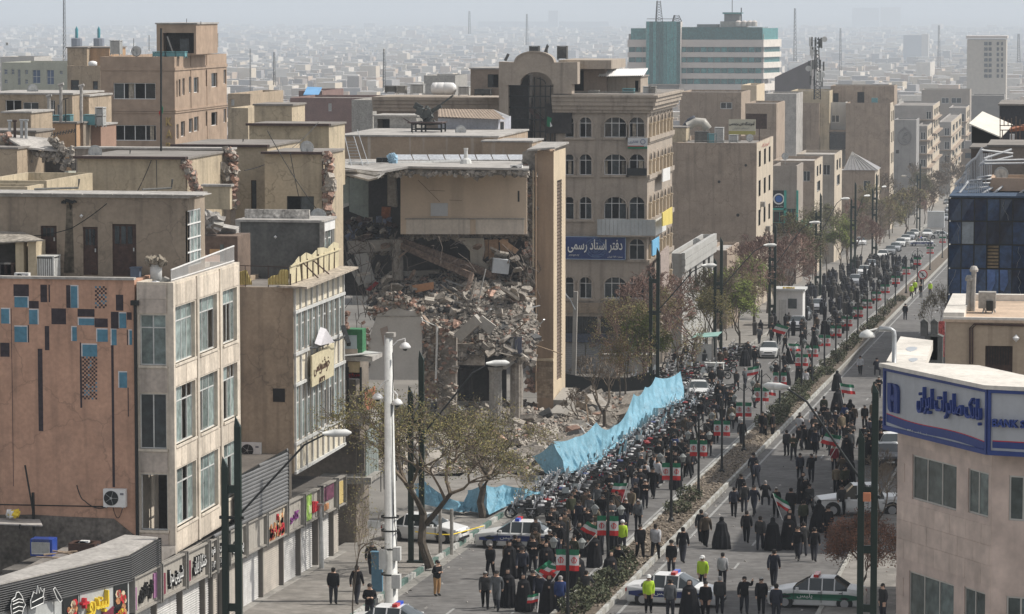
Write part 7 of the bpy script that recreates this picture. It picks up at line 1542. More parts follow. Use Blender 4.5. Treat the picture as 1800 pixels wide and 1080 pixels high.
# phone mast
t,p,q=lattice('phone_mast','tall dark phone mast bristling with panel antennas near the pale sheds',1435,66,175,600,.75,n=16,r=.14)
for k in range(34):
 a_=R.uniform(0,6.3);z_=q.z+(p.z-q.z)*R.choice((.98,.95,.8,.78,.6,.58,.42,.35,.33));rr=R.uniform(.9,1.5);c=V((p.x+rr*math.cos(a_),600+rr*math.sin(a_),z_-R.uniform(0,.6)));mb=MB();mb.box(c.x-.14,c.y-.14,c.z-.9,c.x+.14,c.y+.14,c.z+.7);mb.bar((p.x,600,c.z),c,.07);mb.build('panel_antenna',greydk if k%3 else offw,t)
for(dx,dz)in((1.5,.97),(-1.3,.5),(1.2,.4)):c=V((p.x+dx,599.4,q.z+(p.z-q.z)*dz));mb=MB();mb.tube([c,c+V((0,-.3,0))],.5,12);mb.build('dish',offw,t)
for i,(px,pt,pb,y_,w)in enumerate(((1397,15,108,1500,.8),(1477,50,125,1900,.8),(675,86,160,900,.5),(440,86,175,520,.12),(482,92,150,800,.35),(113,0,110,700,.4),(926,25,80,3200,1.5),(1650,45,120,2400,1.2),(825,20,60,4200,2),(1790,60,110,1800,1))):
 lattice('distant_mast',['lattice mast with ball between the office and phone mast','thin hazy mast right of the phone mast','lattice mast left of the arched block roof','thin dark mast right of the stone tower','grey mast above the yellow rooftops','tallest mast at the upper left edge','hazy mast above the arched portal','hazy mast left of the pale hazy office','faint mast near the top centre skyline','faint mast at the right edge of the skyline'][i],px,pt,pb,y_,w,n=14,r=w*.16)
 # hazy landmark blocks
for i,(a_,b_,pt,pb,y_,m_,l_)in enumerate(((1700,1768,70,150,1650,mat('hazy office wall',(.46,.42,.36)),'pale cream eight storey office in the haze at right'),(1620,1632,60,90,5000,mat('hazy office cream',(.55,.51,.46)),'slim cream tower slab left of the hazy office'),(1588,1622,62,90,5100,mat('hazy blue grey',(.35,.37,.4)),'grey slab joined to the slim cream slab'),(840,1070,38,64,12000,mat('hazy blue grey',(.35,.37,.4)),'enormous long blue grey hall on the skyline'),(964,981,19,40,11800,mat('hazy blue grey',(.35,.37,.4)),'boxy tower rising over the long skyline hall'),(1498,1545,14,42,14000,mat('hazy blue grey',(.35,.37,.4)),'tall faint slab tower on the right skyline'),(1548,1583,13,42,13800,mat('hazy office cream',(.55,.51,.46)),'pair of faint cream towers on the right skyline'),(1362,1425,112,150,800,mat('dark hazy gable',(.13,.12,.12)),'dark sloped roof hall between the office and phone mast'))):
 p,q=PY(a_,pt,y_),PY(b_,pb,y_);t=thing('hazy_building',l_,'building',(p.x,y_,gz(y_)))
 mb=MB();zt_=p.z
 if i==7:mb.slab([(p.x,y_,gz(y_)),(p.x,y_,p.z-3.2),(q.x,y_,p.z+.8),(q.x,y_,gz(y_))],(0,20,0))
 else:mb.box(p.x,y_,gz(y_),q.x,y_+20,zt_)
 mb.build('wall',m_,t)
 if i==0:
  mb=MB();mb.box(p.x-.5,y_-.8,zt_+.5,q.x+.5,y_+21,zt_+1.8);mb.build('roof_slab',pale,t)
  for k in range(7):
   for(u0,u1)in((1730,1736),(1738,1743),(1752,1756),(1760,1763)):P0_,Q0_=PY(u0,74+k*9.5,y_),PY(u1,80+k*9.5,y_);mb=MB();mb.box(P0_.x,y_-.3,Q0_.z,Q0_.x,y_+.1,P0_.z);mb.build('window',glsd,t)
   # ================================================================ THE CITY SPREADING SOUTH
cm=[mat('city wall %d'%i,c,var=.1,scale=.2,grain=1,bump=0)for i,c in enumerate(((.58,.49,.37),(.40,.34,.28),(.64,.58,.50),(.28,.24,.21),(.50,.38,.28),(.33,.31,.30)))]
cn=['cream','grey beige','whitish','dark brown','tan','mid grey'];cwin=mat('city window',(.05,.055,.065),var=0,bump=0,rough=.3);croof=mat('city roof',(.38,.36,.34),var=.3,scale=.05,grain=1,bump=0)
def cityblock(mb,x,y,w,d,h,ci):
 z=gz(y);mb.cur=ci;a=R.uniform(-.25,.25);ca,sa=math.cos(a),math.sin(a)
 pts=[(x+ca*u-sa*v,y+sa*u+ca*v)for u,v in((0,0),(w,0),(w,d),(0,d))];n=len(mb.v)
 mb.v+=[(px,py,z-1)for px,py in pts]+[(px,py,z+h)for px,py in pts]
 for f in((0,1,5,4),(1,2,6,5),(3,0,4,7)):mb.f.append(tuple(n+i for i in f));mb.m.append(ci)
 mb.f.append((n+4,n+5,n+6,n+7));mb.m.append(6)
 return pts,z
LM=[(60,'under the minarets side'),(300,'beyond the stone tower'),(470,'beyond the yellow rooftops'),(620,'left of the arched block'),(760,'behind the wing water tank'),(940,'behind the arched portal'),(1080,'between the arched block and glass office'),(1235,'below the glass office'),(1430,'round the phone mast'),(1560,'past the twin block'),(1660,'above the street end'),(1740,'by the pale hazy office')]
used_l={}
nb_=0;stepy=420
cand=[]
y=470.0
while y<1450:
 x=-(y*.34)-10
 while x<y*.02+40:
  w=R.uniform(7,16);d=R.uniform(10,18)
  if R.random()<.93:cand.append((x,y+R.uniform(-3,3),w,d))
  x+=w+R.uniform(.2,2.5)
 y+=R.uniform(20,30)*(1+y/2500)
ORD=['first','second','third','fourth','fifth','sixth','seventh','eighth','ninth','tenth','eleventh','twelfth','thirteenth','fourteenth','fifteenth','sixteenth','seventeenth','eighteenth','nineteenth','twentieth']
allb=MB();inv=[]
for(x,y,w,d)in cand:
 if x+w>-39 and x<8 and y<1000:continue
 px,py=toPix((x,y,gz(y)+9))
 if not(-20<px<1820)or py>330:continue
 if 1080<px<1380 and y>1090:continue
 if y<700 and x+w>-39.5:continue
 inv.append((x,y,w,d,px,py))
R.shuffle(inv);inv.sort(key=lambda q:q[1]+R.uniform(0,60))
winmesh={}
for k,(x,y,w,d,px,py)in enumerate(inv):
 h=R.choice((6.5,6.5,9.6,9.6,9.6,12.8,12.8))*(1.0 if y>600 else.8);ci=R.choices(range(6),(4,3,3,2,3,2))[0]
 if k<285:
  mb=MB();pts,z=cityblock(mb,x,y,w,d,h,ci)
  base=min(LM,key=lambda q:abs(q[0]-px))[1];st=max(2,min(5,round(h/3.2)));st_w={2:'two',3:'three',4:'four',5:'five'}[st]
  l='%s %s storey house %s'%(cn[ci],st_w,base);used_l[l]=used_l.get(l,0)+1;n_=used_l[l]
  l=('nearest ' if n_==1 else ORD[min(n_-1,19)]+' nearest ')+l
  t=thing('city_house',l,'house',(x,y,z),'houses of the city beyond');o=mb.build('wall',cm+[croof],t)
  u=(V((*pts[1],0))-V((*pts[0],0))).normalized();nn_=V((u.y,-u.x,0));wm=MB();nw=max(2,int(w/3.2));ww=Wall((*pts[0],0),u,nn_);vv=V((-u.y,u.x,0));ws_=Wall((*pts[1],0),vv,u)
  sc=R.random()<.5
  for s_ in range(st):
   for q in range(nw):
    if R.random()<.12:continue
    a0=w*(q+.22)/nw;a1=w*(q+.22+(.5 if sc else.35))/nw;z0=z+s_*3.2+1.0;ww.block(wm,a0,a1,z0,z0+1.5,-.04,.02)
   for q in range(2):a0=d*(q+.3)/2;ws_.block(wm,a0,a0+1.3,z+s_*3.2+1,z+s_*3.2+2.4,-.04,.02)
  wm.build('windows',cwin,t,kind='stuff')
  pm=MB();pm.cur=0
  for(a,b)in zip(pts,pts[1:]+pts[:1]):pm.bar((*a,z+h+.3),(*b,z+h+.3),.25,.6)
  pm.build('parapet',cm[ci],t)
  if R.random()<.7:rm=MB();c=(V((*pts[0],0))+V((*pts[2],0)))/2;s_=R.uniform(1.2,2.2);rm.box(c.x-s_,c.y-s_,z+h,c.x+s_,c.y+s_,z+h+2.6);rm.build('roof_room',cm[R.randrange(6)],t)
  rm=MB()
  for q in range(R.randint(1,4)):c=V((R.uniform(x+1,x+w-1),R.uniform(y+1,y+d-2),z+h));rm.box(c.x-.5,c.y-.5,c.z,c.x+.5,c.y+.5,c.z+1.1)
  rm.build('roof_boxes',rooflt,t,kind='stuff')
 else:
  cityblock(allb,x,y,w,d,h,ci)
y=1450.0
while y<12500:
 x0=-y*.345;x1=y*.03;sc=1+max(0,y-2500)/5000
 x=x0
 while x<x1:
  w=R.uniform(6,14)*sc;d=R.uniform(9,16)*sc;h=R.choice((5,7,9,10,11,12,13,15,18))if R.random()<.996 else R.uniform(20,30)
  if R.random()<.9:cityblock(allb,x,y+R.uniform(-8,8),w,d,h,R.choices(range(6),(4,3,4,2,3,2))[0])
  x+=w+R.uniform(.5,5)*sc
 y+=R.uniform(24,36)*sc**1.3*(1+(y-1450)/6000)
allb.build('distant_city',cm+[croof],kind='stuff')
# rooftop litter of mid city: windows/boxes as stuff
rm=MB()
for(x,y,w,d,px,py)in inv[285:]:
 rm.box(x+2,y+2,gz(y)+6,x+4.5,y+4.5,gz(y)+14)
y=1500
for k in range(7000):
 y=1200+5400*R.random()**1.6;x=R.uniform(-y*.34,y*.03);z=gz(y)+R.uniform(7,14);s_=R.uniform(1,2.6);rm.cur=R.randrange(6);rm.box(x,y,z-4,x+s_*1.6,y+s_,z+s_)
rm.build('distant_rooftop_rooms',cm,kind='stuff')
tc=MB()
for k in range(420):
 y=560+3600*R.random()**1.5;x=R.uniform(-y*.34,y*.02)if y>1000 else R.uniform(-y*.34,-48);c=V((x,y,gz(y)+R.uniform(7,11)))
 for q in range(26):v=V((R.gauss(0,2.6),R.gauss(0,2),R.gauss(0,2.2)));a=V((R.gauss(0,1),R.gauss(0,1),R.gauss(0,1))).normalized()*.55;e=a.orthogonal()*.25;tc.quad(c+v-a,c+v+e,c+v+a,c+v-e)
tc.build('distant_trees',mat('winter twigs far',(.09,.075,.06),var=.2,bump=0),kind='stuff')
# far hills to the south, barely seen
mb=MB();n=60;ph=[(-14000+30000*i/n,29000,-86+0+160*abs(mnoise.noise(V((i*.18,0,3))))*0.4)for i in range(n+1)]
for a,b in zip(ph,ph[1:]):mb.quad((a[0],a[1],-87),(b[0],b[1],-87),b,a)
mb.build('hills',gcity,kind='structure')
# ================================================================ STREET FURNITURE
simple('tall_side_block','tall block standing off the right edge of the street whose shade crosses the right carriageway',1900,2300,250,176,46,gtan,par=0)
zc=lambda x,y,h=0:V((x,y,gz(y)+h))
def twin_mast(label,x,y,h,arm,group='twin rail street light masts'):
 t=thing('street_light',label,'street light',zc(x,y),group);b=V(zc(x,y))
 for dx,hh in((-.27,h*.83),(.27,h)):
  mb=MB();mb.box(x+dx-.13,y-.1,b.z,x+dx+.13,y+.1,b.z+hh);mb.add([(x+dx-.13,y-.1,b.z+hh),(x+dx+.13,y-.1,b.z+hh),(x+dx+.13,y+.1,b.z+hh),(x+dx-.13,y+.1,b.z+hh),(x+dx-.1,y,b.z+hh+.45)],((0,1,4),(1,2,4),(2,3,4),(3,0,4)));mb.build('post',greenblk,t)
 mb=MB();k=2.2
 while k<h*.82:mb.box(x-.14,y-.05,b.z+k,x+.14,y+.05,b.z+k+.32);k+=2.4
 mb.box(x-.45,y-.2,b.z,x+.45,y+.2,b.z+.25);mb.build('rung',greenblk,t)
 a0=b+V((.2,0,h*.62));a1=a0+V(arm);mid=a0.lerp(a1,.75)+V((0,0,.12*abs(arm[2])));mb=MB();mb.tube([a0,mid,a1],[.05,.045,.035],6);mb.box(x-.5,y-.07,a0.z-.06,x+.5,y+.07,a0.z+.06);mb.build('arm',blackm,t)
 d=V((arm[0],arm[1],0)).normalized();mb=MB();mb.tube([a1-d*.2,a1+d*.25,a1+d*.8,a1+d*1.0],[.06,.16,.15,.04],8);mb.build('lamp_head',offw,t,smooth=True);return t
def mastat(px,y,ptop,tip,label,x=None):
 b=PY(px,600,y);h=PY(px,ptop,y).z-gz(y);q=PY(tip[0],tip[1],y+1);a0=V((b.x+.2,y,gz(y)+h*.62));return twin_mast(label,b.x,y,h,(q.x-a0.x,1.5,q.z-a0.z))
mastat(405,132,750,(570,765),'nearest twin rail mast, before the stone block and shop signs')
mastat(731,163,632,(858,641),'twin rail mast beside the white camera pole and leaning tree')
mastat(1150,254,445,(1236,468),'twin rail mast in front of the arched block corner')
mastat(1262,298,425,(1345,432),'twin rail mast by the low grey slab building')
mastat(1357,348,400,(1425,392),'twin rail mast in front of the globe emblem shop')
mastat(1437,410,345,(1480,350),'twin rail mast by the white edged stepped house')
mastat(1498,455,325,(1520,345),'twin rail mast in front of the cream sided terrace')
mastat(1535,500,310,(1551,329),'twin rail mast by the hipped metal roof')
mastat(1612,640,290,(1592,310),'farthest twin rail mast before the medallion wall')
t=mastat(1528,137,690,(1378,683),'twin rail mast right of the carriageway beside the bank sign')
mb=MB();p=PY(1524,875,136.8);mb.box(p.x-.15,136.7,p.z-.15,p.x+.15,136.9,p.z+.2);mb.build('orange_notice',mat('orange notice',(.55,.22,.12)),t)
# white camera pole
cp=thing('camera_pole','tall white steel pole carrying dome cameras and grey cabinets','pole',PG(688,1100));yq_=150;B=PY(688,1080,yq_);zt_=PY(688,590,yq_).z
mb=MB();mb.tube([(B.x,yq_,gz(yq_)),(B.x-.1,yq_,zt_)],[.31,.18],14);mb.build('pole',offw,cp,smooth=True)
def cpt(px,py):return PY(px,py,yq_-.2)
mb=MB();mb.box(*(cpt(677,593)),*(cpt(692,586)+V((0,.5,0))));mb.build('cap',grey,cp)
for(a,b,dx,l_)in(((690,608),(712,601),1,0),((684,668),(664,690),-1,0),((690,690),(698,700),1,0)):
 p=cpt(*b);mb=MB();mb.tube([cpt(*a),cpt(*a).lerp(p,.4)+V((0,0,.15)),p+V((0,0,.15)),p],.035,6);q=mb.build('camera_bracket',white,cp)
 mb=MB();mb.lathe(p-V((0,0,.3)),[(0,.0),(.24,.0),(.26,.08),(.16,.22),(0,.3)],14);mb.build('camera_housing',white,q,smooth=True);mb=MB();mb.lathe(p-V((0,0,.42)),[(0,0),(.08,.02),(.13,.12)],12);mb.build('camera_dome',blackm,q,smooth=True)
for(a,b)in(((692,961),(705,985)),((668,965),(682,1000)),((690,1009),(705,1034)),((648,915),(668,928))):p,q=cpt(*a),cpt(*b);mb=MB();mb.box(p.x,yq_-.45,q.z,q.x,yq_-.12,p.z);mb.build('cabinet',offw,cp)
mb=MB()
for py in(911,935,967,1012):p=cpt(688,py);mb.lathe((B.x-.05,yq_,p.z),[(.42,0),(.42,.08)],12)
mb.tube([cpt(690,620),cpt(691,660),cpt(689,720),cpt(692,900),cpt(700,990)],.02,4);mb.build('cable_clamp',blackm,cp)
# plain grey mast near shops, concrete lamp mast by arched block
mb=MB();y_=160;p,q=PY(563,885,y_),PY(566,1100,y_);mb.tube([(q.x,y_,gz(y_)),p],[.13,.09],8);mb.box(p.x-.3,y_-.1,p.z-.1,p.x+.15,y_,p.z);tag(mb.build('steel_post',steel),'plain grey steel post on the pavement before the shutters','post')
mb=MB();y_=163;p,q=PY(558,900,y_),PY(558,1075,y_);mb.tube([(q.x,y_,gz(y_)),p],.04,6);tag(mb.build('thin_post',darkbr),'thin dark post left of the plain grey steel post','post')
t=thing('concrete_lamp_post','pale concrete post with small curved lamp before the grey shutters','street light',zc(-40,262));p,q=PY(1012,520,262),PY(1008,660,262);mb=MB();mb.bar((q.x,262,gz(262)),(p.x,262,PY(0,498,262).z),.32);mb.build('post',mat('pale beam',(.33,.31,.28)),t);mb=MB();mb.tube([PY(1011,545,261.8),PY(1003,528,261.8),PY(993,516,261.8)],.05,6);mb.build('arm',steel,t)
# flag lamp posts
fgr,fre,fwh=mat('flag green',(.02,.16,.08)),mat('flag red',(.5,.03,.03)),mat('flag cloth white',(.6,.6,.59),var=.05)
FP=[145,157.5,182,195,207.6,221,233,247,266,276,289,302,316,331,345,360,375,395,418,445,480,520]
Xf=(ML+MR)/2
def flagpost():
 t=thing('flag_lamp_post','','lamp post',zc(Xf,145),'lamp posts with paired flags along the median');b=V((Xf,145,gz(145)))
 mb=MB();mb.lathe(b,[(.17,0),(.17,.3),(.1,.4),(.075,.8),(.055,4.6),(0,4.65)],10);mb.tube([b+V((-.62,0,3.7)),b+V((-.62,0,4.0)),b+V((-.3,0,4.35)),b+V((0,0,4.1)),b+V((.3,0,4.35)),b+V((.62,0,4.0)),b+V((.62,0,3.7))],.028,6);mb.build('post',blackm,t)
 for s_ in(-1,1):
  mb=MB();mb.lathe(b+V((s_*.62,0,3.42)),[(.0,0),(.09,.02),(.17,.3),(.21,.3),(.08,.44),(0,.5)],8);mb.build('lantern',mat('lantern glass',(.22,.23,.22),rough=.3),t)
  f=MB();x0,x1=(s_*.08,s_*.5);n=5
  for(z0,z1,c_)in((3.38,3.13,0),(3.13,2.68,1),(2.68,2.44,2)):
   f.cur=c_
   for k in range(n):
    a,c=x0+(x1-x0)*k/n,x0+(x1-x0)*(k+1)/n;w0,w1=.04*math.sin(k*1.3+s_),.04*math.sin((k+1)*1.3+s_);f.quad(b+V((a,-.05+w0,z0)),b+V((c,-.05+w1,z0)),b+V((c,-.05+w1,z1)),b+V((a,-.05+w0,z1)))
  fo=f.build('flag',(fgr,fwh,fre),t);e=MB();c=b+V(((x0+x1)/2,-.1,2.91))
  e.tube([c+V((-.03,0,.13)),c+V((-.12,0,.02)),c+V((-.06,0,-.12))],.018,4);e.tube([c+V((.03,0,.13)),c+V((.12,0,.02)),c+V((.06,0,-.12))],.018,4);e.tube([c+V((0,0,.15)),c+V((0,0,-.14))],.022,4);e.build('emblem',fre,fo)
 return t
f0=flagpost()
for i,y_ in enumerate(FP):
 lab=(ORD+['twenty first','twenty second'])[i]+' flag hung lamp post of the median counting from the camera'
 if i==0:f0['label']=lab
 else:o=copy_tree(f0,zc(Xf,y_),0,lab)
mb=MB()
for k in range(500):y=140+200*R.random()**1.4;x=R.choice((R.uniform(LC,ML),R.uniform(MR,RC),R.gauss(LC+.4,.3),R.gauss(MR+.4,.3)));mb.chunk((x,y,gz(y)+.02),(R.uniform(.05,.18),R.uniform(.05,.15),.03),R)
mb.build('street_litter',rooflt,kind='stuff')
def dish(label,px,py,y,r=.45):
 p=PY(px,py,y);t=thing('satellite_dish',label,'dish',p);m=MB();m.lathe((0,0,0),[(0,0),(r*.6,.06),(r,.18),(r*.6,.08),(0,.02)],12);m.v=[(p.x+v[0],p.y-v[2]+.1,p.z+v[1]+v[2]*.4)for v in m.v];m.build('reflector',offw,t,smooth=True);m=MB();m.tube([p,p+V((0,.2,-.9))],.03,5);m.tube([p,p+V((0,-.4,.1))],.015,4);m.build('bracket',steel,t)
for a in(('dish on the cream roof room left of the thin pole',168,270,199),('dish on the yellow bay roof edge',540,262,208),('dish by the brown tower roof coolers',240,92,274),('dish on the rust streaked house roof',810,232,262),('dish on the blank walled block roof edge',1318,244,yGk+3),('dish on the white edged stepped house',1380,276,yGk+40),('dish beside the cream trough parapet',1760,308,212),('dish above the terrace house doorway',58,160,250),('dish on the low grey slab building roof',1225,428,330),('dish on the grey roof room slab',560,384,170)):dish(*a)
for i,(a,b,y_)in enumerate(((60,125,yP+1),(250,290,yP+1.5),(160,220,200),(350,420,216),(620,720,259),(1010,1120,yE+2),(1200,1300,yGk+2))):
 p,q=PY(a,300,y_),PY(b,300,y_);z_=(zPT+.16,zPT+.16,PY(0,278,200).z,PY(0,256,216).z,PY(0,238,259).z,zc1,PX(1330,252,FL).z)[i];mb=MB();mb.tube([(p.x,y_,z_+.1),(q.x,y_+1,z_+.12),(q.x+.05,y_+1,z_+.5)],.05,6);tag(mb.build('roof_pipe',greydk),'thin roof pipe running along the %s'%['penthouse roof above the damp stain','penthouse roof above the widest door','cream roof room','tall yellow block roof','rust streaked house roof','arched block roof','blank walled block roof'][i],'pipe')
 # hedge plants in the median
hl=[mat('hedge leaf dark',(.06,.07,.04),var=.3,bump=0),mat('hedge leaf mid',(.11,.115,.065),var=.3,bump=0)]
def shrub(label,x,y,w,h,n,m=hl,ls=.09,cat='shrub',group=None,name='shrub'):
 t=thing(name,label,cat,zc(x,y,.15),group);s=MB();b=zc(x,y,.15)
 for k in range(9):a=R.uniform(0,6.3);s.tube([b,b+V((w*.35*math.cos(a),w*.35*math.sin(a),h*.85))],[.03,.01],3,cap=False)
 s.build('stems',darkbr,t);l=MB()
 for k in range(n):
  v=V((R.gauss(0,1),R.gauss(0,1),R.gauss(0,1))).normalized()*R.uniform(.5,1)**.5;c=b+V((v.x*w*.5,v.y*w*.5,h*.55+v.z*h*.48));c+=V((R.gauss(0,.06),R.gauss(0,.06),R.gauss(0,.06)));l.cur=k%len(m);a=V((R.gauss(0,1),R.gauss(0,1),R.gauss(0,1))).normalized()*ls;e=a.cross(V((R.gauss(0,1),R.gauss(0,1),1))).normalized()*ls*.6;l.quad(c-a,c+e,c+a,c-e)
 l.build('foliage',m,t);return t
shr=[shrub('',Xf,150,1.5,.95,420),shrub('',Xf+.2,152,1.3,1.1,380),shrub('',Xf-.2,154,1.6,.7,420)]
sy=[147,149,151,153,155,158,160,163,186,191,237,240,243,246,249,252,256,260,264,268,273,277,282,287,293,300,308,316,324,333,342,350,360,372,385,400]
for i,y_ in enumerate(sy):
 lab='dark green leafy shrub in the median bed, %s from the camera'%((ORD+['twenty '+o for o in ORD[:16]])[i])
 if i<3:shr[i]['label']=lab;shr[i]['group']='median shrubs';shr[i].location=zc(Xf+R.uniform(-.3,.3),y_,.15)
 else:copy_tree(shr[i%3],zc(Xf+R.uniform(-.4,.4),y_,.15),R.uniform(0,6),lab,'median shrubs')
 # ---- trees
barkm=mat('bark',(.085,.07,.055),var=.3,scale=4,bump=.4);twig=mat('bare twigs',(.17,.135,.1),var=.3,bump=0);redtw=mat('reddish twigs',(.19,.12,.095),var=.3,bump=0);whitew=mat('whitewash',(.6,.59,.56))
lsp=[mat('spring leaf',(.22,.185,.07),var=.3,bump=0),mat('olive leaf',(.11,.11,.05),var=.3,bump=0)];lbr=[mat('bright spring leaf',(.20,.25,.055),var=.3,bump=0),lsp[1]];lrd=[mat('rust leaf',(.22,.10,.06),var=.4,bump=0),mat('brown leaf',(.14,.08,.055),var=.3,bump=0)]
def tree(label,x,y,h,w,rmin=0,lean=(0,0),tw=twig,lm=None,nl=0,depth=6,r=.16,seed=1,ls=.07,first=.32,wash=False,dens=3,base=.14):
 rr=random.Random(seed);rmin=rmin or(.012 if y<200 else.02 if y<330 else.032 if y<560 else.06);t=thing('tree',label,'tree',zc(x,y,base));T=MB();K=MB();tips=[];fs=[];b0=zc(x,y,base)
 def grow(p,d,L,r_,lv):
  q=p+d*L;m_=p.lerp(q,.5)+V((rr.gauss(0,1),rr.gauss(0,1),0))*L*.06
  if lv==0:fs.extend((p,m_))
  (T if lv<2 else K).tube([p,m_,q],[r_,r_*.85,r_*.7],7 if lv<2 else 4 if lv<4 else 3,cap=False)
  if lv>=depth:tips.append((q,d));return
  if lv>=3:tips.append((q,d))
  for k in range(2 if lv<1 else dens if lv<4 else 2+(rr.random()<.5)):
   az=rr.uniform(0,6.283);sp=rr.uniform(.35,.85);e=d.orthogonal().normalized();e.rotate(Quaternion(d,az));nd=(d*math.cos(sp)+e*math.sin(sp));nd.z+=.12;nd.x*=1.05
   grow(q if k or lv>1 else p.lerp(q,.8),nd.normalized(),L*rr.uniform(.62,.85),max(r_*.62,rmin),lv+1)
 d0=V((lean[0],lean[1],1)).normalized();grow(b0,d0,h*first,r,0)
 # squash the crown to the wanted spread
 allv=K.v+T.v;mx=max(abs(v[0]-x)for v in allv);mz=max(v[2]for v in allv)-b0.z;sx,sz=w/2/mx,h/mz
 f=lambda v:(x+(v[0]-x)*sx,y+(v[1]-y)*sx,b0.z+(v[2]-b0.z)*sz)
 K.v=[f(v)for v in K.v];T.v=[f(v)for v in T.v];T.build('trunk',barkm,t);c=K.build('crown',tw,t)
 if wash:W_=MB();W_.tube([V(f(fs[0])),V(f(fs[0].lerp(fs[1],.75)))],[r*1.1,r*.98],10);W_.build('whitewash_band',whitew,t)
 if nl:
  l=MB()
  for k in range(nl):
   q,d=rr.choice(tips);q=V(f(q))+V((rr.gauss(0,.16),rr.gauss(0,.16),rr.gauss(0,.16)));l.cur=k%len(lm);a=V((rr.gauss(0,1),rr.gauss(0,1),rr.gauss(0,1))).normalized()*ls;e=a.orthogonal().normalized()*ls*.5;l.quad(q-a,q+e,q+a,q-e)
  l.build('foliage',lm,c)
 return t
def tr(label,px,pyb,ptop,wpx,**k):
 p=PG(px,pyb);sc=6000/p.y;return tree(label,p.x,p.y,(pyb-ptop)/sc,wpx/sc,**k)
tr('big leaning street tree with whitewashed foot and sparse yellow green leaves',757,1003,668,420,lean=(-.12,.1),lm=lsp,nl=6000,r=.21,seed=5,wash=True,first=.3,depth=7,dens=3,ls=.06)
tr('second sparse tree behind the leaning one in front of the portico',850,915,690,290,lm=lsp,nl=6500,r=.16,seed=9,depth=8,ls=.06)
tr('sparse leafy tree right of the white camera pole before the rubble',690,900,700,160,lm=lsp,nl=4500,r=.12,seed=21,depth=6,ls=.06)
tr('forked bare tree standing by the corner rubble and blue sheeting',1062,770,625,90,tw=twig,r=.22,seed=3,depth=6,first=.35)
tr('small bare tree before the grey shutters',1028,690,625,60,r=.08,seed=31,depth=6)
tr('pinkish bare tree with yellow buds left of the arched block corner mast',1105,690,520,120,tw=redtw,lm=lsp,nl=2600,r=.15,seed=12,depth=7)
tr('spreading bare brown tree right of the arched block corner mast',1190,690,505,130,tw=redtw,lm=lsp,nl=1500,r=.15,seed=14,depth=7)
tr('bright green budding tree beside the low grey building',1300,625,470,130,lm=lbr,nl=7500,r=.15,seed=4,depth=7,ls=.10)
tr('green budding tree left of the brightest green one',1243,640,505,90,lm=lsp,nl=3500,r=.13,seed=6,depth=7,ls=.08)
tr('reddish bare tree with wide crown behind the white kiosk',1375,560,400,150,tw=redtw,r=.17,seed=7,depth=8,dens=3)
tr('reddish bare tree left of the wide crowned one',1325,585,425,110,tw=redtw,r=.14,seed=8,depth=7)
tr('dark bare tree with grey green tuft past the teal awning',1452,500,355,95,tw=twig,lm=[lsp[1]],nl=3000,r=.14,seed=18,depth=7,ls=.1)
tr('dark bare tree behind the parked cars',1490,470,365,80,r=.14,seed=19,depth=7)
tr('yellowish bare tree by the hipped roof house',1545,430,325,95,tw=twig,lm=lsp,nl=3000,r=.13,seed=22,depth=7,ls=.12)
tr('olive bare tree near the medallion wall',1590,415,330,90,tw=twig,lm=lsp,nl=2600,r=.13,seed=23,depth=7,ls=.12)
for i,(px,pb,pt,w_)in enumerate(((1640,385,300,70),(1665,365,285,60),(1690,345,290,70),(1625,395,325,60),(1678,355,268,60))):tr('hazy bare street tree at the far end, %s'%['by the balcony block','second toward the end','deepest of them','nearest of them','tallest of them'][i],px,pb,pt,w_,r=.15,seed=40+i,depth=7,tw=twig)
tr('young knotty tree on the near pavement beside the camera pole',622,1120,800,130,lm=lsp,nl=500,r=.13,seed=27,depth=6,ls=.04)
tr('dense rusty brown tree in front of the bank building',1512,1075,900,150,tw=redtw,lm=lrd,nl=9000,r=.13,seed=33,depth=8,dens=3,ls=.05)
tr('bare straggly tree over the white pickup by the twin rail mast',1545,960,790,150,tw=twig,r=.1,seed=35,depth=7)
tr('bare grey bush on the right pavement before the blue glass',1640,640,500,80,tw=twig,lm=lsp,nl=800,r=.1,seed=36,depth=7)
ft=[o for o in C.objects if o.get('category')=='tree' and 250<o.location.y<520]
for i in range(39):
 s_=ft[i%len(ft)];y_=236+i*9+max(0,i-20)*7;o=copy_tree(s_,zc(LC-2+R.uniform(-2.6,.8),y_+R.uniform(-3,3),.14),R.uniform(0,6),'bare roadside tree along the left pavement, %s up the road from the bus shelter'%(ORD+['twenty '+o for o in ORD])[i],'bare trees along the left pavement');k=R.uniform(.75,1.05);o.scale=(k,k,k)
for i,px in enumerate((500,525,545,585,1330,1345,1460,1480,1500,1530,1550,1600)):
 y_=620+(i%5)*90;p=PY(px,160,y_);tree('hazy bare tree among the city roofs, %s'%('%s from the left'%ORD[i]),p.x,y_,12,10,r=.25,seed=60+i,depth=6,tw=twig,base=0)
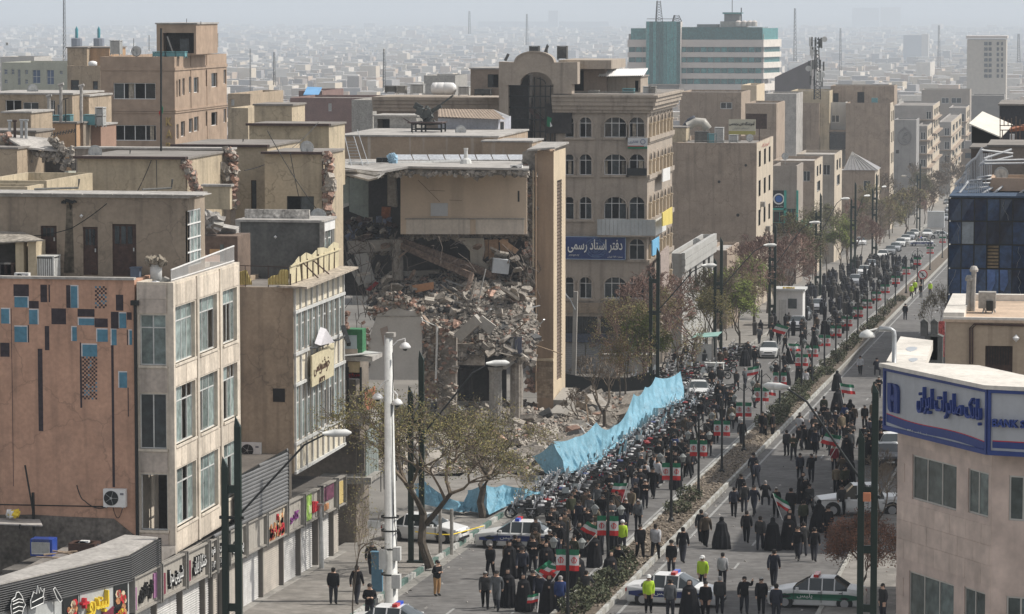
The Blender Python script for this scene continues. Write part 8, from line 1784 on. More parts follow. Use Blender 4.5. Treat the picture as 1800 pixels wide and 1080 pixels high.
 # ---- blue tarpaulin fence
tarp=mat('pale blue tarpaulin',(.15,.33,.43),rough=.6,var=.15,scale=1.5,bump=.6,spec=.5)
def drape(name,label,top,bot,seed,sag=.35,folds=9):
# top, bot: pixel polylines; y along street from the ground under bot
 n=len(top);T=[];Bt=[]
 for(a,b)in zip(top,bot):g=PG(*b,.35);T.append(PY(a[0],a[1],g.y+1.6));Bt.append(g)
 m=MB();nu,nv=34*(n-1),22;G=[]
 for i in range(nu+1):
  s_=i/nu*(n-1);k=min(int(s_),n-2);f=s_-k;t0=T[k].lerp(T[k+1],f);b0=Bt[k].lerp(Bt[k+1],f);t0.z-=sag*4*f*(1-f)*(T[k]-T[k+1]).length*.12
  col=[]
  for j in range(nv+1):
   v=j/nv;p=t0.lerp(b0,v);rad=math.sin(v*PI)
   fo=mnoise.noise(V((s_*folds*.8+v*.8,v*.8,seed)))*.5+.16*math.sin(s_*folds*1.7+v*5+seed)+.15*(.5-abs(mnoise.noise(V((s_*folds*1.9+v*1.2,v*1.4,seed+9)))*2))+.14*mnoise.noise(V((s_*folds*2,v*5,seed+4)))
   p+=V((.75,-.5,.3))*fo*rad*.7;p.z-=.3*math.sin(v*PI)*(1-abs(2*f-1));p.z=max(p.z,gz(p.y)+.08);col.append(p)
  G.append(col)
 for i in range(nu):
  for j in range(nv):m.quad(G[i][j],G[i+1][j],G[i+1][j+1],G[i][j+1])
 return tag(m.build(name,tarp,smooth=True),label,'tarpaulin')
drape('tarpaulin','long crumpled pale blue tarpaulin screening the rubble along the kerb',[(935,802),(972,775),(1012,768),(1048,742),(1080,748),(1114,692),(1134,680),(1152,663),(1196,653)],[(958,832),(998,846),(1034,836),(1058,820),(1086,795),(1120,764),(1144,742),(1172,726),(1204,712)],3)
drape('tarpaulin','lower bunched blue tarpaulin behind the motorbikes and leaning tree',[(822,862),(850,850),(885,852),(925,858),(955,862)],[(822,898),(860,905),(890,890),(915,893),(945,880)],8,folds=7)
drape('tarpaulin','small deep blue tarpaulin corner seen behind the twin rail mast',[(728,850),(745,845),(800,880),(822,882)],[(735,885),(760,890),(805,900),(825,900)],12,folds=6)
# kiosk, bus shelter, small street things
k_=PG(1375,573,.14);t=thing('white_kiosk','white police kiosk with small window and flowers on its roof','kiosk',k_);sc=6000/k_.y;w_,h_=47/sc,62/sc
mb=MB();x0=PY(1364,560,k_.y).x;mb.box(x0,k_.y,k_.z,x0+w_,k_.y+3,k_.z+h_);mb.build('wall',white,t);mb=MB();mb.box(x0-.25,k_.y-.25,k_.z+h_,x0+w_+.25,k_.y+3.2,k_.z+h_+.22);mb.build('roof',offw,t);mb=MB();mb.box(x0+w_*.45,k_.y-.05,k_.z+h_*.5,x0+w_*.78,k_.y,k_.z+h_*.78);mb.build('window',glsd,t);mb=MB();mb.box(x0+w_*.1,k_.y-.04,k_.z,x0+w_*.38,k_.y,k_.z+h_*.75);mb.build('door',offw,t)
mb=MB()
for q in range(30):mb.chunk((x0+w_*.5+R.gauss(0,.3),k_.y+.2,k_.z+h_+.3),(.15,.15,.15),R)
tag(mb.build('flower_box',mat('yellow flowers',(.5,.35,.05))),'yellow flowers on the white kiosk roof','flowers')
k_=PG(1222,650,.14);t=thing('bus_shelter','grey bus shelter with portrait poster panel and pale green roof','bus shelter',k_);x0=k_.x;yy=k_.y
mb=MB()
for(a,b)in((0,0),(1.4,0),(0,3),(1.4,3)):mb.box(x0+a,yy+b,k_.z,x0+a+.15,yy+b+.15,k_.z+2.7)
mb.build('post',grey,t);mb=MB();mb.box(x0+.15,yy,k_.z+.4,x0+1.4,yy+.12,k_.z+2.2);mb.build('poster_panel',mat('grey poster',(.42,.42,.40),var=.1),t);mb=MB();mb.lathe((x0+.8,yy-.02,k_.z+1.45),[(0,-.05),(.12,0),(.12,.2),(0,.3)],8);mb.box(x0+.6,yy-.04,k_.z+.75,x0+1.05,yy-.01,k_.z+1.35);mb.build('portrait',blackm,t);mb=MB();mb.slab([(x0-.3,yy-.3,k_.z+2.7),(x0+1.9,yy-.3,k_.z+2.9),(x0+1.9,yy+3.6,k_.z+2.9),(x0-.3,yy+3.6,k_.z+2.7)],(0,0,.07));mb.build('roof',mat('pale green sheet',(.25,.42,.38),var=.2),t)
for i,(px,py,w_,h_,m_,l_)in enumerate(((1240,658,1.5,.9,offw,'grey litter crate by the bus shelter'),(1202,652,.35,.7,grey,'stone bollard left of the bus shelter'),(1385,470,2.6,2.0,offw,'grey kiosk box half hidden by bare trees'),(653,1010,.5,.8,mat('phone blue',(.10,.2,.28)),'blue and yellow pay phone hood by the camera pole'),(1630,400,3.2,3.0,mat('pale kiosk',(.5,.52,.53)),'distant pale kiosk at the road side'),(1108,662,2.2,1.8,mat('pale beam',(.33,.31,.28)),'upright concrete slab beside the dark hoarding'),(1052,664,1.6,1.9,mat('pale beam',(.33,.31,.28)),'pale concrete post block by the dark hoarding'))):
 p=PG(px,py+(30 if i==3 else 0),.14);mb=MB();mb.box(p.x,p.y,p.z,p.x+w_,p.y+w_*.5,p.z+h_+(1.0 if i==3 else 0));mb.box(p.x-.05,p.y-.05,p.z+h_+(1.0 if i==3 else 0),p.x+w_+.05,p.y+w_*.5+.05,p.z+h_+.06+(1.0 if i==3 else 0));tag(mb.build('street_box',m_),l_,'street box')
hz_=thing('dark_hoarding','low black sheet hoarding sagging across the plot before the arched block','hoarding',zc(-50,262));P_=[(985,655,690),(1020,662,692),(1060,664,690),(1105,664,688),(1140,655,685),(1150,650,680)]
for i in range(5):a,b=P_[i],P_[i+1];mb=MB();mb.slab([PY(a[0],a[2],260),PY(b[0],b[2],260),PY(b[0],b[1],260),PY(a[0],a[1],260)],(0,.1,0));mb.build('sheet',blackm,hz_)
mb=MB();c=PY(1622,483,390);mb.tube([c,c+V((0,.05,0))],.55,18);t=tag(mb.build('sign_disc',redm),'round red rimmed no right turn sign near the far median','traffic sign');mb=MB();mb.tube([c+V((0,-.03,0)),c],.43,18);mb.build('sign_face',white,t);mb=MB();mb.bar(c+V((-.3,-.05,.3)),c+V((.3,-.05,-.3)),.08);mb.bar(c+V((0,-.05,-.25)),c+V((0,-.05,.2)),.07);mb.build('sign_symbol',blackm,t);mb=MB();mb.tube([c-V((0,0,.5)),zc(c.x,390)],.04,6);mb.build('post',steel,t)
for i,px in enumerate((774,794)):
 p=PG(px,975,.14);mb=MB();mb.tube([p,p+V((0,0,2.3))],.09,8);tag(mb.build('grey_bollard_post',grey),'grey post standing on the pavement by the leaning tree, the %s one'%('left' if i==0 else 'right'),'post')
mb=MB();mb.tube([PG(730,935,.9),PG(775,940,1.0),PG(795,940,1.0),PG(850,925,1.1)],.03,4);tag(mb.build('barrier_tape',yeltx),'yellow barrier tape strung between the grey posts','tape')
# ================================================================ VEHICLES
carp=mat('car paint',objcol=True,rough=.3,var=.04,bump=0,spec=.6);tyre=mat('tyre rubber',(.02,.02,.02),var=.1,bump=0);rim=mat('wheel rim',(.4,.4,.41),rough=.35,metal=.6,var=.05,bump=0);cgl=mat('car glass',(.03,.038,.04),rough=.06,var=0,bump=0,spec=.8);hlm=mat('headlamp',(.6,.6,.6),rough=.15,var=0,bump=0);tlm=mat('tail lamp',(.35,.02,.02),rough=.2,var=0,bump=0)
def car(label,kind='saloon',stripe=None,bar=False,group=None,hatch=False):
 """car along +Y, nose at -Y"""
 t=thing('parked_car' if not stripe else 'police_car',label,'car',(0,0,0),group)
 pick=kind=='pickup';L=5.0 if pick else 4.4 if not hatch else 3.9;k=1.18 if pick else 1;H=1.0
 if pick:st=[(-2.5,.62,.78,.82,0),(-2.35,.78,.95,.8,0),(-1.3,.86,1.1,.84,0),(-1.15,.87,1.12,.8,1),(-.5,.88,1.72,.66,2),(.9,.88,1.76,.66,2),(1.2,.88,1.14,.8,1),(1.25,.88,1.12,.84,0),(2.4,.87,1.12,.84,0),(2.5,.8,1.05,.8,0)]
 elif hatch:st=[(-1.95,.62,.6,.62,0),(-1.8,.78,.76,.7,0),(-.95,.83,.92,.74,0),(-.85,.83,.94,.72,1),(-.2,.84,1.38,.56,2),(1.2,.84,1.4,.56,2),(1.75,.82,1.0,.68,1),(1.85,.8,.94,.72,0),(1.95,.74,.7,.66,0)]
 else:st=[(-2.2,.6,.58,.6,0),(-2.05,.78,.74,.7,0),(-1.15,.85,.92,.76,0),(-1.0,.86,.94,.74,1),(-.25,.87,1.38,.57,2),(.85,.87,1.39,.56,2),(1.45,.86,.98,.7,1),(1.55,.86,.96,.74,0),(2.1,.8,.9,.7,0),(2.2,.7,.6,.62,0)]
 zb_=.3 if pick else.2;belt=lambda y,w:(.98 if pick else.86)
 rows_=[]
 for(y,w,zt,wt,fl)in st:zs=min(zt,belt(y,w));rows_.append([(w*.93,y,zb_),(w,y,zb_+.22),(w*.985,y,zs*.92),(w*.93 if fl else wt+.06,y,zs),(wt,y,zt),(wt*.5,y,zt+(.03 if fl==2 else.015))])
 B=MB();G={-1:MB(),1:MB()};Gs=(MB(),MB())
 for i in range(len(rows_)-1):
  f0,f1=st[i][4],st[i+1][4]
  for s_ in(-1,1):
   a=[(s_*p[0],p[1],p[2])for p in rows_[i]];b=[(s_*p[0],p[1],p[2])for p in rows_[i+1]]
   for j in range(5):
    if j==3 and(f0==2 and f1==2):tgt=G[s_]
    elif j==3 and(f0,f1)in((1,2),(2,1)):tgt=G[s_]
    elif j==4 and(f0,f1)in((1,2),(2,1)):tgt=Gs[i>4]
    else:tgt=B
    tgt.quad(a[j],b[j],b[j+1],a[j+1])
  a0,b0=rows_[i][5],rows_[i+1][5];(Gs[i>4]if(f0,f1)in((1,2),(2,1))else B).quad((a0[0],a0[1],a0[2]),(b0[0],b0[1],b0[2]),(-b0[0],b0[1],b0[2]),(-a0[0],a0[1],a0[2]))
 for r_ in(rows_[0],rows_[-1]):B.add([(p[0],p[1],p[2])for p in r_]+[(-p[0],p[1],p[2])for p in reversed(r_)],(tuple(range(12)),))
 B.box(-.7,st[0][0]+.1,zb_-.05,.7,st[-1][0]-.1,zb_+.02);bo=B.build('body',carp,t);G[1].build('side_window',cgl,t);G[-1].build('side_window',cgl,t);Gs[0].build('windscreen',cgl,t);Gs[1].build('rear_window',cgl,t)
 P=MB();zt2=max(s[2]for s in st)
 for yy in(-.28,.32,.88):
  for s_ in(-1,1):w_=.87;P.bar((s_*(w_*.945),yy,belt(0,0)),(s_*.585*(1.15 if pick else 1),yy+(0 if yy else 0),zt2-.02),.05,.04)
 P.build('pillar',carp,t)
 wr=.37 if pick else.3;ys_=(st[0][0]+.85,st[-1][0]-.85)
 for yy in ys_:
  for s_ in(-1,1):
   m_=MB();m_.tube([(s_*.62,yy,wr),(s_*.885,yy,wr)],wr,16);w_=m_.build('wheel',tyre,t);m_=MB();m_.tube([(s_*.86,yy,wr),(s_*.9,yy,wr)],wr*.62,12);m_.build('rim',rim,w_)
   m_=MB();m_.tube([(s_*.6,yy,wr+.03),(s_*.875,yy,wr+.03)],wr+.07,16);m_.build('wheel_arch',blackm,t)
 for s_ in(-1,1):
  m_=MB();m_.box(s_*.42,st[0][0]+.02,zb_+.32,s_*.72,st[0][0]+.16,zb_+.5);m_.build('headlight',hlm,t);m_=MB();m_.box(s_*.5,st[-1][0]-.14,zb_+.42,s_*.78,st[-1][0]-.02,zb_+.58);m_.build('tail_light',tlm,t);m_=MB();m_.box(s_*.86,-.85,belt(0,0),s_*1.02,-.72,belt(0,0)+.13);m_.build('wing_mirror',carp,t)
 m_=MB();m_.box(-.36,st[0][0]-.01,zb_+.3,.36,st[0][0]+.12,zb_+.42);m_.box(-.6,st[0][0]-.02,zb_+.02,.6,st[0][0]+.12,zb_+.14);m_.build('grille',blackm,t)
 for s_ in(-1,1):
  for yy in(-.95,.3,1.25):m_=MB();m_.bar((s_*.872,yy,zb_+.12),(s_*.872,yy,belt(0,0)),.05,.018);m_.build('door_seam',blackm,t)
  for yy in(.15,1.1):m_=MB();m_.box(s_*.87,yy,.76,s_*.9,yy+.14,.79);m_.build('door_handle',blackm,t)
 m_=MB();m_.box(-.26,st[0][0]-.03,zb_+.16,.26,st[0][0]+.05,zb_+.26);m_.build('number_plate',wht,t)
 if stripe:
  for s_ in(-1,1):
   m_=MB();m_.slab([(s_*.882,-1.9,.46),(s_*.892,-1.2,.44),(s_*.892,1.5,.44),(s_*.87,2.0,.5),(s_*.88,2.0,.66),(s_*.894,1.5,.72),(s_*.894,-1.0,.72),(s_*.86,-1.9,.6)],(s_*.006,0,0));st_=m_.build('stripe',stripe,t)
   text('پلیس','lettering',wht,t,(s_*.905,.45*s_*-1,.6),(0,s_,0),.24,.7,.004)
  m_=MB();m_.tube([(0,0,0),(0,0,.01)],.1,8)
 if bar:m_=MB();m_.cur=0;m_.box(-.5,-.1,zt2+.02,0,.12,zt2+.14);m_.cur=1 if bar==2 else 0;m_.box(.01,-.1,zt2+.02,.5,.12,zt2+.14);m_.build('light_bar',(mat('red beacon',(.5,.03,.03),rough=.2),mat('blue beacon',(.03,.08,.5),rough=.2)),t)
 if pick:m_=MB();m_.tube([(-.7,-2.55,.4),(-.72,-2.75,.6),(-.6,-2.75,1.05),(.6,-2.75,1.05),(.72,-2.75,.6),(.7,-2.55,.4)],.045,6);m_.tube([(-.72,-2.75,.6),(.72,-2.75,.6)],.04,6);m_.build('bull_bar',blackm,t);m_=MB();m_.box(-.72,1.35,1.0,.72,2.35,1.125);m_.build('load_bed',blackm,t)
 return t
WH,SV,GR,DK=(.66,.66,.65),(.33,.34,.36),(.2,.21,.22),(.03,.03,.035)
navy=mat('police navy',(.02,.035,.14),rough=.35,var=.05,bump=0);pgrn=mat('police green',(.015,.11,.06),rough=.35,var=.05,bump=0)
proto={'s':car('','saloon'),'h':car('',hatch=True),'n':car('',stripe=navy,bar=2),'g':car('',stripe=pgrn,bar=1),'p':car('','pickup',bar=1)}
used=set()
def put_car(kd,px,py,rz,col,label,group='cars on the street',up=0):
 p=PG(px,py,up);o=proto[kd]
 if kd in used:o=copy_tree(o,p,rz)
 used.add(kd);o.location=p;o.rotation_euler=(-.032*math.cos(rz),.032*math.sin(rz)*0,rz);o['label']=label;o['group']=group;o['category']='car' if kd!='p' else 'pickup'
 if kd in 'ng':o.name='police_car'
 for c in list(o.children)+[o]:c.color=(*col,1)
 return o
hp=PI/2
put_car('n',912,962,-hp*1.02,WH,'white and navy police saloon parked across the road below the tarpaulin','police cars')
put_car('n',1188,1062,hp*.93,WH,'white and navy police saloon at the near median end','police cars')
put_car('g',1436,1066,-hp*1.03,WH,'white and green police saloon at the bottom by the rusty tree','police cars')
put_car('p',1512,905,-hp*.86,WH,'white pickup with black bull bar and red beacon beside the right mast','pickup')
put_car('s',748,950,hp*.85,WH,'white car behind the leaning tree and grey posts','cars on the street',.14)
put_car('n',700,1122,hp*.95,WH,'police car roof with red light bar at the bottom edge by the camera pole','police cars')
put_car('h',1228,702,.12,WH,'white hatchback parked just past the blue tarpaulin','cars on the street')
put_car('s',1352,628,.05,WH,'white car facing the camera beyond the bus shelter')
put_car('s',1402,580,.02,SV,'silver car behind the flag carriers beside the kiosk')
put_car('s',1412,562,.02,GR,'dark green grey car behind the silver one by the kiosk');put_car('s',1438,548,0,SV,'silver blue car third in line past the kiosk')
put_car('s',1560,818,.15,DK,'dark car with white bonnet partly hidden behind the bank sign');put_car('h',1568,800,.1,WH,'white car tucked behind the bank sign edge')
for i,(px,py)in enumerate(((1503,502),(1519,485),(1531,474),(1552,456),(1565,448),(1574,442),(1583,434),(1592,427),(1600,422),(1607,417))):put_car('s' if i%3 else 'h',px,py,0,(SV,WH,SV,WH,GR,SV,WH,WH,SV,WH)[i],'%s car from the camera in the long queue parked up the left carriageway'%ORD[i].capitalize().lower(),'queue of cars up the road')
put_car('n',1618,433,-hp*.8,WH,'far police car stopped across the road ahead of the queue','police cars')
for i,(px,py,c_)in enumerate(((1630,417,WH),(1655,420,WH),(1668,375,SV),(1671,366,WH),(1665,360,GR),(1675,358,WH),(1512,432,WH),(1660,388,SV))):put_car('s',px,py,(.0,1.5,.1,0,0,.1,.2,0)[i],c_,'distant car beyond the far police car, %s'%['just behind it to the left','half behind the flags','silver on the clear road','white at the far end of the road','grey at the very end','white beside the glass block edge','alone on the left by the trees','silver by the distant kiosk'][i])
# ---- motorbikes
bkm=mat('bike paint',objcol=True,rough=.35,var=.05,bump=0);chrome=mat('chrome',(.45,.45,.46),rough=.25,metal=.8,var=.1,bump=0);eng=mat('engine dark',(.05,.05,.052),rough=.5,var=.3,bump=0);wsc=mat('clear windshield',(.27,.30,.31),rough=.15,var=.1,bump=0)
def bike(shield=False,box=False):
 t=thing('motorbike','','motorbike',(0,0,0))
 for yy in(-.66,.62):
  m=MB();m.tube([(-.05,yy,.3),(.05,yy,.3)],.3,14,cap=False);
  for k in range(14):
   a0,a1=k*2*PI/14,(k+1)*2*PI/14
   for s_ in(-.05,.05):m.quad((s_,yy+.3*math.cos(a0),.3+.3*math.sin(a0)),(s_,yy+.3*math.cos(a1),.3+.3*math.sin(a1)),(s_,yy+.22*math.cos(a1),.3+.22*math.sin(a1)),(s_,yy+.22*math.cos(a0),.3+.22*math.sin(a0)))
  w=m.build('wheel',tyre,t);m=MB();
  for k in range(5):a0=k*1.257;m.bar((0,yy,.3),(0,yy+.23*math.cos(a0),.3+.23*math.sin(a0)),.03)
  m.build('spokes',chrome,w)
 m=MB();m.tube([(0,-.66,.3),(0,-.48,.72),(0,-.38,1.0)],.045,5);m.tube([(-.34,-.28,1.02),(-.2,-.36,1.06),(.2,-.36,1.06),(.34,-.28,1.02)],.022,5);m.tube([(-.3,-.34,1.05),(-.36,-.38,1.22)],.012,3);m.tube([(.3,-.34,1.05),(.36,-.38,1.22)],.012,3);m.build('handlebar',chrome,t)
 m=MB();m.box(-.11,-.28,.3,.11,.12,.58);m.tube([(.12,.0,.3),(.14,.75,.36)],.045,6);m.tube([(0,.1,.5),(0,.62,.34)],.05,4);m.build('engine',eng,t)
 m=MB();m.lathe((0,0,0),[(0,-.26),(.11,-.2),(.14,-.02),(.09,.18),(0,.22)],8);m.v=[(v[0],v[2]-.1,.72+v[1]*.8)for v in m.v];m.build('fuel_tank',bkm,t,smooth=False)
 for q in((-.07,-.95,.56,.07,-.4,.6),(-.1,.45,.62,.1,.92,.66)):m=MB();m.box(*q);m.build('mudguard',bkm,t)
 m=MB();m.box(-.13,.08,.68,.13,.72,.78);m.box(-.1,.6,.76,.1,.86,.84);m.build('seat',tyre,t)
 m=MB();m.tube([(0,-.5,.86),(0,-.6,.86)],.09,10);m.build('headlight',hlm,t);m=MB();m.box(-.07,.9,.66,.07,.95,.74);m.build('tail_light',tlm,t)
 if shield:m=MB();m.slab([(-.2,-.52,.98),(.2,-.52,.98),(.24,-.46,1.2),(.17,-.38,1.48),(-.17,-.38,1.48),(-.24,-.46,1.2)],(0,.012,0));m.build('windshield',wsc,t)
 if box:m=MB();m.box(-.2,.62,.85,.2,1.0,1.18);m.build('top_box',wsc,t)
 return t
bp=[bike(),bike(True),bike(True,True)];bused=set();BK=[]
blab=['small motorbike','windshield motorbike','boxed windshield motorbike'];bcol=[((.02,.02,.022),'black'),((.25,.02,.02),'dark red'),((.03,.05,.16),'dark blue'),((.06,.06,.065),'charcoal'),((.35,.35,.36),'silver')]
def put_bike(x,y,rz,up=0,spec=None,zone=''):
 if len(BK)>=250:return
 k=R.choices((0,1,2),(6,3,.5))[0];ci=R.choices(range(5),(6,1,1,4,1))[0];p=zc(x,y,up)
 o=bp[k]
 if k in bused:o=copy_tree(o,p,rz,col=bcol[ci][0])
 bused.add(k);o.location=p;o.rotation_euler=(-.032*math.cos(rz),R.choice((-.16,-.13)),rz);o['group']='motorbikes parked along the kerb'
 for c in[o]+list(o.children):c.color=(*bcol[ci][0],1)
 BK.append((o,bcol[ci][1]+' '+blab[k],zone,y));return o
y=183.0
while y<268:
 for q in range(3):
  if R.random()<(.93 if q<2 else.6):put_bike(LC+1.0+q*1.15+R.uniform(-.2,.2),y+R.uniform(-.2,.2),-hp*.75+R.gauss(0,.16),zone='by the tarpaulin at the %s flag post'%ORD[sum(1 for f in FP if f<y)-1])
 y+=.98 if y<235 else 1.3
y=268
while y<335:
 if R.random()<.9:put_bike(LC+R.uniform(-4.5,1.6),y,R.uniform(-2.2,-.8),.14 if 0 else 0.05,zone='between the bus shelter and kiosk')
 y+=.75
for k in range(16):p=PG(R.uniform(655,860),R.uniform(905,950),.14);put_bike(p.x,p.y,R.uniform(-2,2),.14,zone='behind the leaning tree and grey posts')
for(px,py,rz)in((815,1000,.6),(845,985,.5),(838,960,1.0)):p=PG(px,py);put_bike(p.x,p.y,rz,zone='at the kerb left of the near police saloon')
for(px,py)in((1215,860),(1222,850),(1232,842),(1238,832),(1205,872),(1168,925),(1290,812),(1050,1052)):p=PG(px,py);put_bike(p.x,p.y,R.uniform(-.8,.4),zone='standing by the median flag posts')
for k in range(14):p=PG(R.uniform(1440,1560),0*1+470+R.uniform(-20,70));put_bike(LC+R.uniform(-3.5,2),p.y if 300<p.y<520 else 400,R.uniform(-2,0),zone='among the trees beside the queue of cars')
# ================================================================ PEOPLE
jack=mat('jacket cloth',objcol=True,rough=.9,var=.2,scale=4,bump=.2,spec=.1);trou=mat('dark trousers',(.022,.023,.028),rough=.9,var=.2,bump=0,spec=.1,rnd=.6);skin=mat('skin',(.48,.31,.225),rough=.6,var=.06,bump=0,rnd=.15);shoe=mat('shoe leather',(.015,.014,.013),rough=.5,var=0,bump=0);hairm=mat('hair',(.02,.017,.015),rough=.8,var=.3,bump=0);greyh=mat('grey hair',(.30,.29,.28),rough=.8,var=.2,bump=0);hiv=mat('hi vis yellow',(.42,.62,.03),rough=.6,var=.05,bump=0);chad=mat('black chador',(.014,.014,.016),rough=.85,var=.2,bump=.1,spec=.15);khaki=mat('khaki trousers',(.34,.2,.09),var=.1,bump=0)
def body(pose,top=None,legs=None,long=False):
 """one continuous figure grown round a posed skeleton, facing -Y"""
 P=dict(J_POSE[pose]);names=list(P);idx={n:i for i,n in enumerate(names)}
 E_=[('pel','wai'),('wai','che'),('che','nek'),('nek','hed'),('hed','top')]+[e for s_ in 'LR' for e in(('che','sh'+s_),('sh'+s_,'el'+s_),('el'+s_,'wr'+s_),('wr'+s_,'fi'+s_),('pel','hi'+s_),('hi'+s_,'kn'+s_),('kn'+s_,'an'+s_),('an'+s_,'to'+s_))]
 rad={'pel':(.17,.135),'wai':(.17,.135),'che':(.185,.14),'nek':(.058,.058),'hed':(.088,.10),'top':(.075,.085),'sh':(.075,.075),'el':(.062,.062),'wr':(.043,.045),'fi':(.03,.022),'hi':(.115,.115),'kn':(.082,.082),'an':(.058,.06),'to':(.048,.04)}
 me=bpy.data.meshes.new('b');me.from_pydata([P[n]for n in names],[(idx[a],idx[b])for a,b in E_],[]);o=bpy.data.objects.new('b',me);C.objects.link(o);sm=o.modifiers.new('s','SKIN');sm.use_smooth_shade=True
 for n in names:sv=me.skin_vertices[0].data[idx[n]];r=rad[n if n in rad else n[:2]];k=1.18 if(n[:2]in('el','sh','wr'))else 1.06;sv.radius=(r[0]*k,r[1]*k);sv.use_root=n=='pel'
 ss=o.modifiers.new('u','SUBSURF');ss.levels=1;ss.render_levels=1
 m=bpy.data.meshes.new_from_object(o.evaluated_get(bpy.context.evaluated_depsgraph_get()));bpy.data.objects.remove(o);m.name='person_body'
 m.materials.clear()
 for q in(top or jack,legs or trou,skin,shoe):m.materials.append(q)
 segs=[(V(P[a]),V(P[b]),a,b)for a,b in E_]
 for f in m.polygons:
  c=f.center;best=None;bd=9
  for a,b,na,nb_ in segs:
   ab=b-a;t_=max(0,min(1,(c-a).dot(ab)/max(ab.length_squared,1e-9)));d=(c-a-ab*t_).length
   if d<bd:bd=d;best=(na,nb_,t_)
  na,nb_,t_=best;i=0
  if nb_[:2]in('kn','an'):i=0 if(long and nb_[:2]=='kn')else 1
  elif nb_[:2]=='hi':i=0 if long or c.z>P['pel'][2]-.12 else 1
  elif nb_[:2]=='to':i=3
  elif nb_ in('hed','top')or(nb_=='nek' and t_>.75):i=2
  elif nb_[:2]=='fi':i=2
  f.material_index=i;f.use_smooth=True
 return m
def pose(step=.0,arms=0,bend=0,sit=False):
 P={'pel':(0,0,.93),'wai':(0,-.0,1.1),'che':(0,-.02-bend*.1,1.36),'nek':(0,-.03-bend*.14,1.5),'hed':(0,-.06-bend*.2,1.62),'top':(0,-.05-bend*.2,1.70)}
 for s_,d in(('L',1),('R',-1)):
  P['sh'+s_]=(d*.19,-.02-bend*.1,1.41);a=step*d
  if arms==0:P['el'+s_]=(d*.225,.03+a*.45,1.14);P['wr'+s_]=(d*.215,-.05+a*.8,.90);P['fi'+s_]=(d*.2,-.08+a*.85,.79)
  elif arms==1:P['el'+s_]=(d*.25,.04,1.14);P['wr'+s_]=(d*.1,-.26,1.16);P['fi'+s_]=(d*.02,-.31,1.21)
  elif arms==2:up=d>0;P['el'+s_]=(d*.3,-.1,1.34)if up else(d*.25,.03,1.14);P['wr'+s_]=(d*.32,-.22,1.58)if up else(d*.26,-.05,.9);P['fi'+s_]=(d*.32,-.25,1.68)if up else(d*.25,-.08,.79)
  elif arms==3:P['el'+s_]=(d*.27,-.2,1.2);P['wr'+s_]=(d*.28,-.42,1.12);P['fi'+s_]=(d*.27,-.5,1.12)
  if sit:P['hi'+s_]=(d*.1,-.02,.86);P['kn'+s_]=(d*.2,-.42,.72);P['an'+s_]=(d*.2,-.3,.3);P['to'+s_]=(d*.2,-.46,.26)
  else:P['hi'+s_]=(d*.1,0,.88);P['kn'+s_]=(d*.11,-.03-a*.5,.50);P['an'+s_]=(d*.11,.03-a*.9+(.05 if a<0 else 0),.09+(.05 if a<0 else 0));P['to'+s_]=(d*.12,-.14-a*.9,.035+(.02 if a<0 else 0))
 return P
J_POSE={'stand':pose(),'walk':pose(.3),'walk2':pose(-.34),'phone':pose(0,1,.3),'wave':pose(.1,2),'ride':pose(0,3,.2,True),'hold':pose(.12,1),'stoop':pose(.2,0,.9),'stroll':pose(-.18,1,.2)}
def chador(flare=.42,seed=0):
 m=MB();rr=random.Random(seed);n=22;prof=[(flare,.02,0),(flare*.98,.25,0),(flare*.85,.7,0),(.33,1.0,-.01),(.30,1.2,-.02),(.27,1.36,-.02),(.15,1.47,-.02),(.115,1.54,-.03),(.125,1.62,-.04),(.105,1.7,-.035),(.05,1.745,-.03),(0,1.75,-.03)]
 for(r,z,oy)in prof:
  for j in range(n):
   a=2*PI*j/n;fold=1+(.09*math.sin(j*2.9+seed)+.05*rr.uniform(-1,1))*(1 if z<1 else.4)*(z<1.45);k=r*fold;m.v.append((k*math.cos(a),oy+k*.8*math.sin(a),z))
 for i in range(len(prof)-1):
  for j in range(n):j2=(j+1)%n;m.f.append((i*n+j,i*n+j2,(i+1)*n+j2,(i+1)*n+j));a=(2*PI*(j+.5)/n)%(2*PI);m.m.append(1 if 7<=i<=8 and abs(a-1.5*PI)<.62 else 0)
  # hem, shoes and holding hand
 m.cur=2
 for s_ in(-1,1):m.box(s_*.06,-flare*.8-.06,0,s_*.16,-flare*.5,.07)
 m.cur=1;m.box(-.03,-.29,1.16,.05,-.22,1.24);return m.mesh('person_body',(chad,skin,shoe))
def hairpart(m_,kind=0):
 m=MB();z0=1.66;oy=-.05;n=10
 prof={0:[(.09,-.06),(.1,.0),(.09,.05),(.05,.085),(0,.095)],1:[(.115,-.02),(.12,.03),(.1,.09),(.05,.12),(0,.13)]}[kind]
 m.lathe((0,oy+.018,z0),prof,n)
 if not kind:m.v=[(v[0]*(.96 if v[1]<-.06 else 1),v[1]+.012,max(v[2],1.69)if v[1]<-.07 else max(v[2],1.65)if v[1]<-.02 else v[2]-(.05 if v[1]>-.01 and v[2]<1.68 else 0))for v in m.v]
 if kind:m.box(-.08,oy-.2,z0-.005,.08,oy-.08,z0+.012)
 return m.mesh('hair' if not kind else 'cap',m_)
def facep():
 m=MB();m.cur=0
 for s_ in(-1,1):m.box(s_*.02,-.172,1.645,s_*.05,-.15,1.66)
 m.box(-.025,-.166,1.578,.025,-.148,1.588);m.cur=1;m.add([(-.014,-.158,1.605),(.014,-.158,1.605),(0,-.186,1.612),(0,-.155,1.65)],((0,1,2),(0,2,3),(1,2,3)))
 for s_ in(-1,1):m.box(s_*.09,-.07,1.6,s_*.108,-.04,1.65)
 return m.mesh('face_features',(hairm,skin))
FACE=facep();HAIR=[hairpart(hairm),hairpart(greyh),hairpart(hairm,1),hairpart(wht,1)]
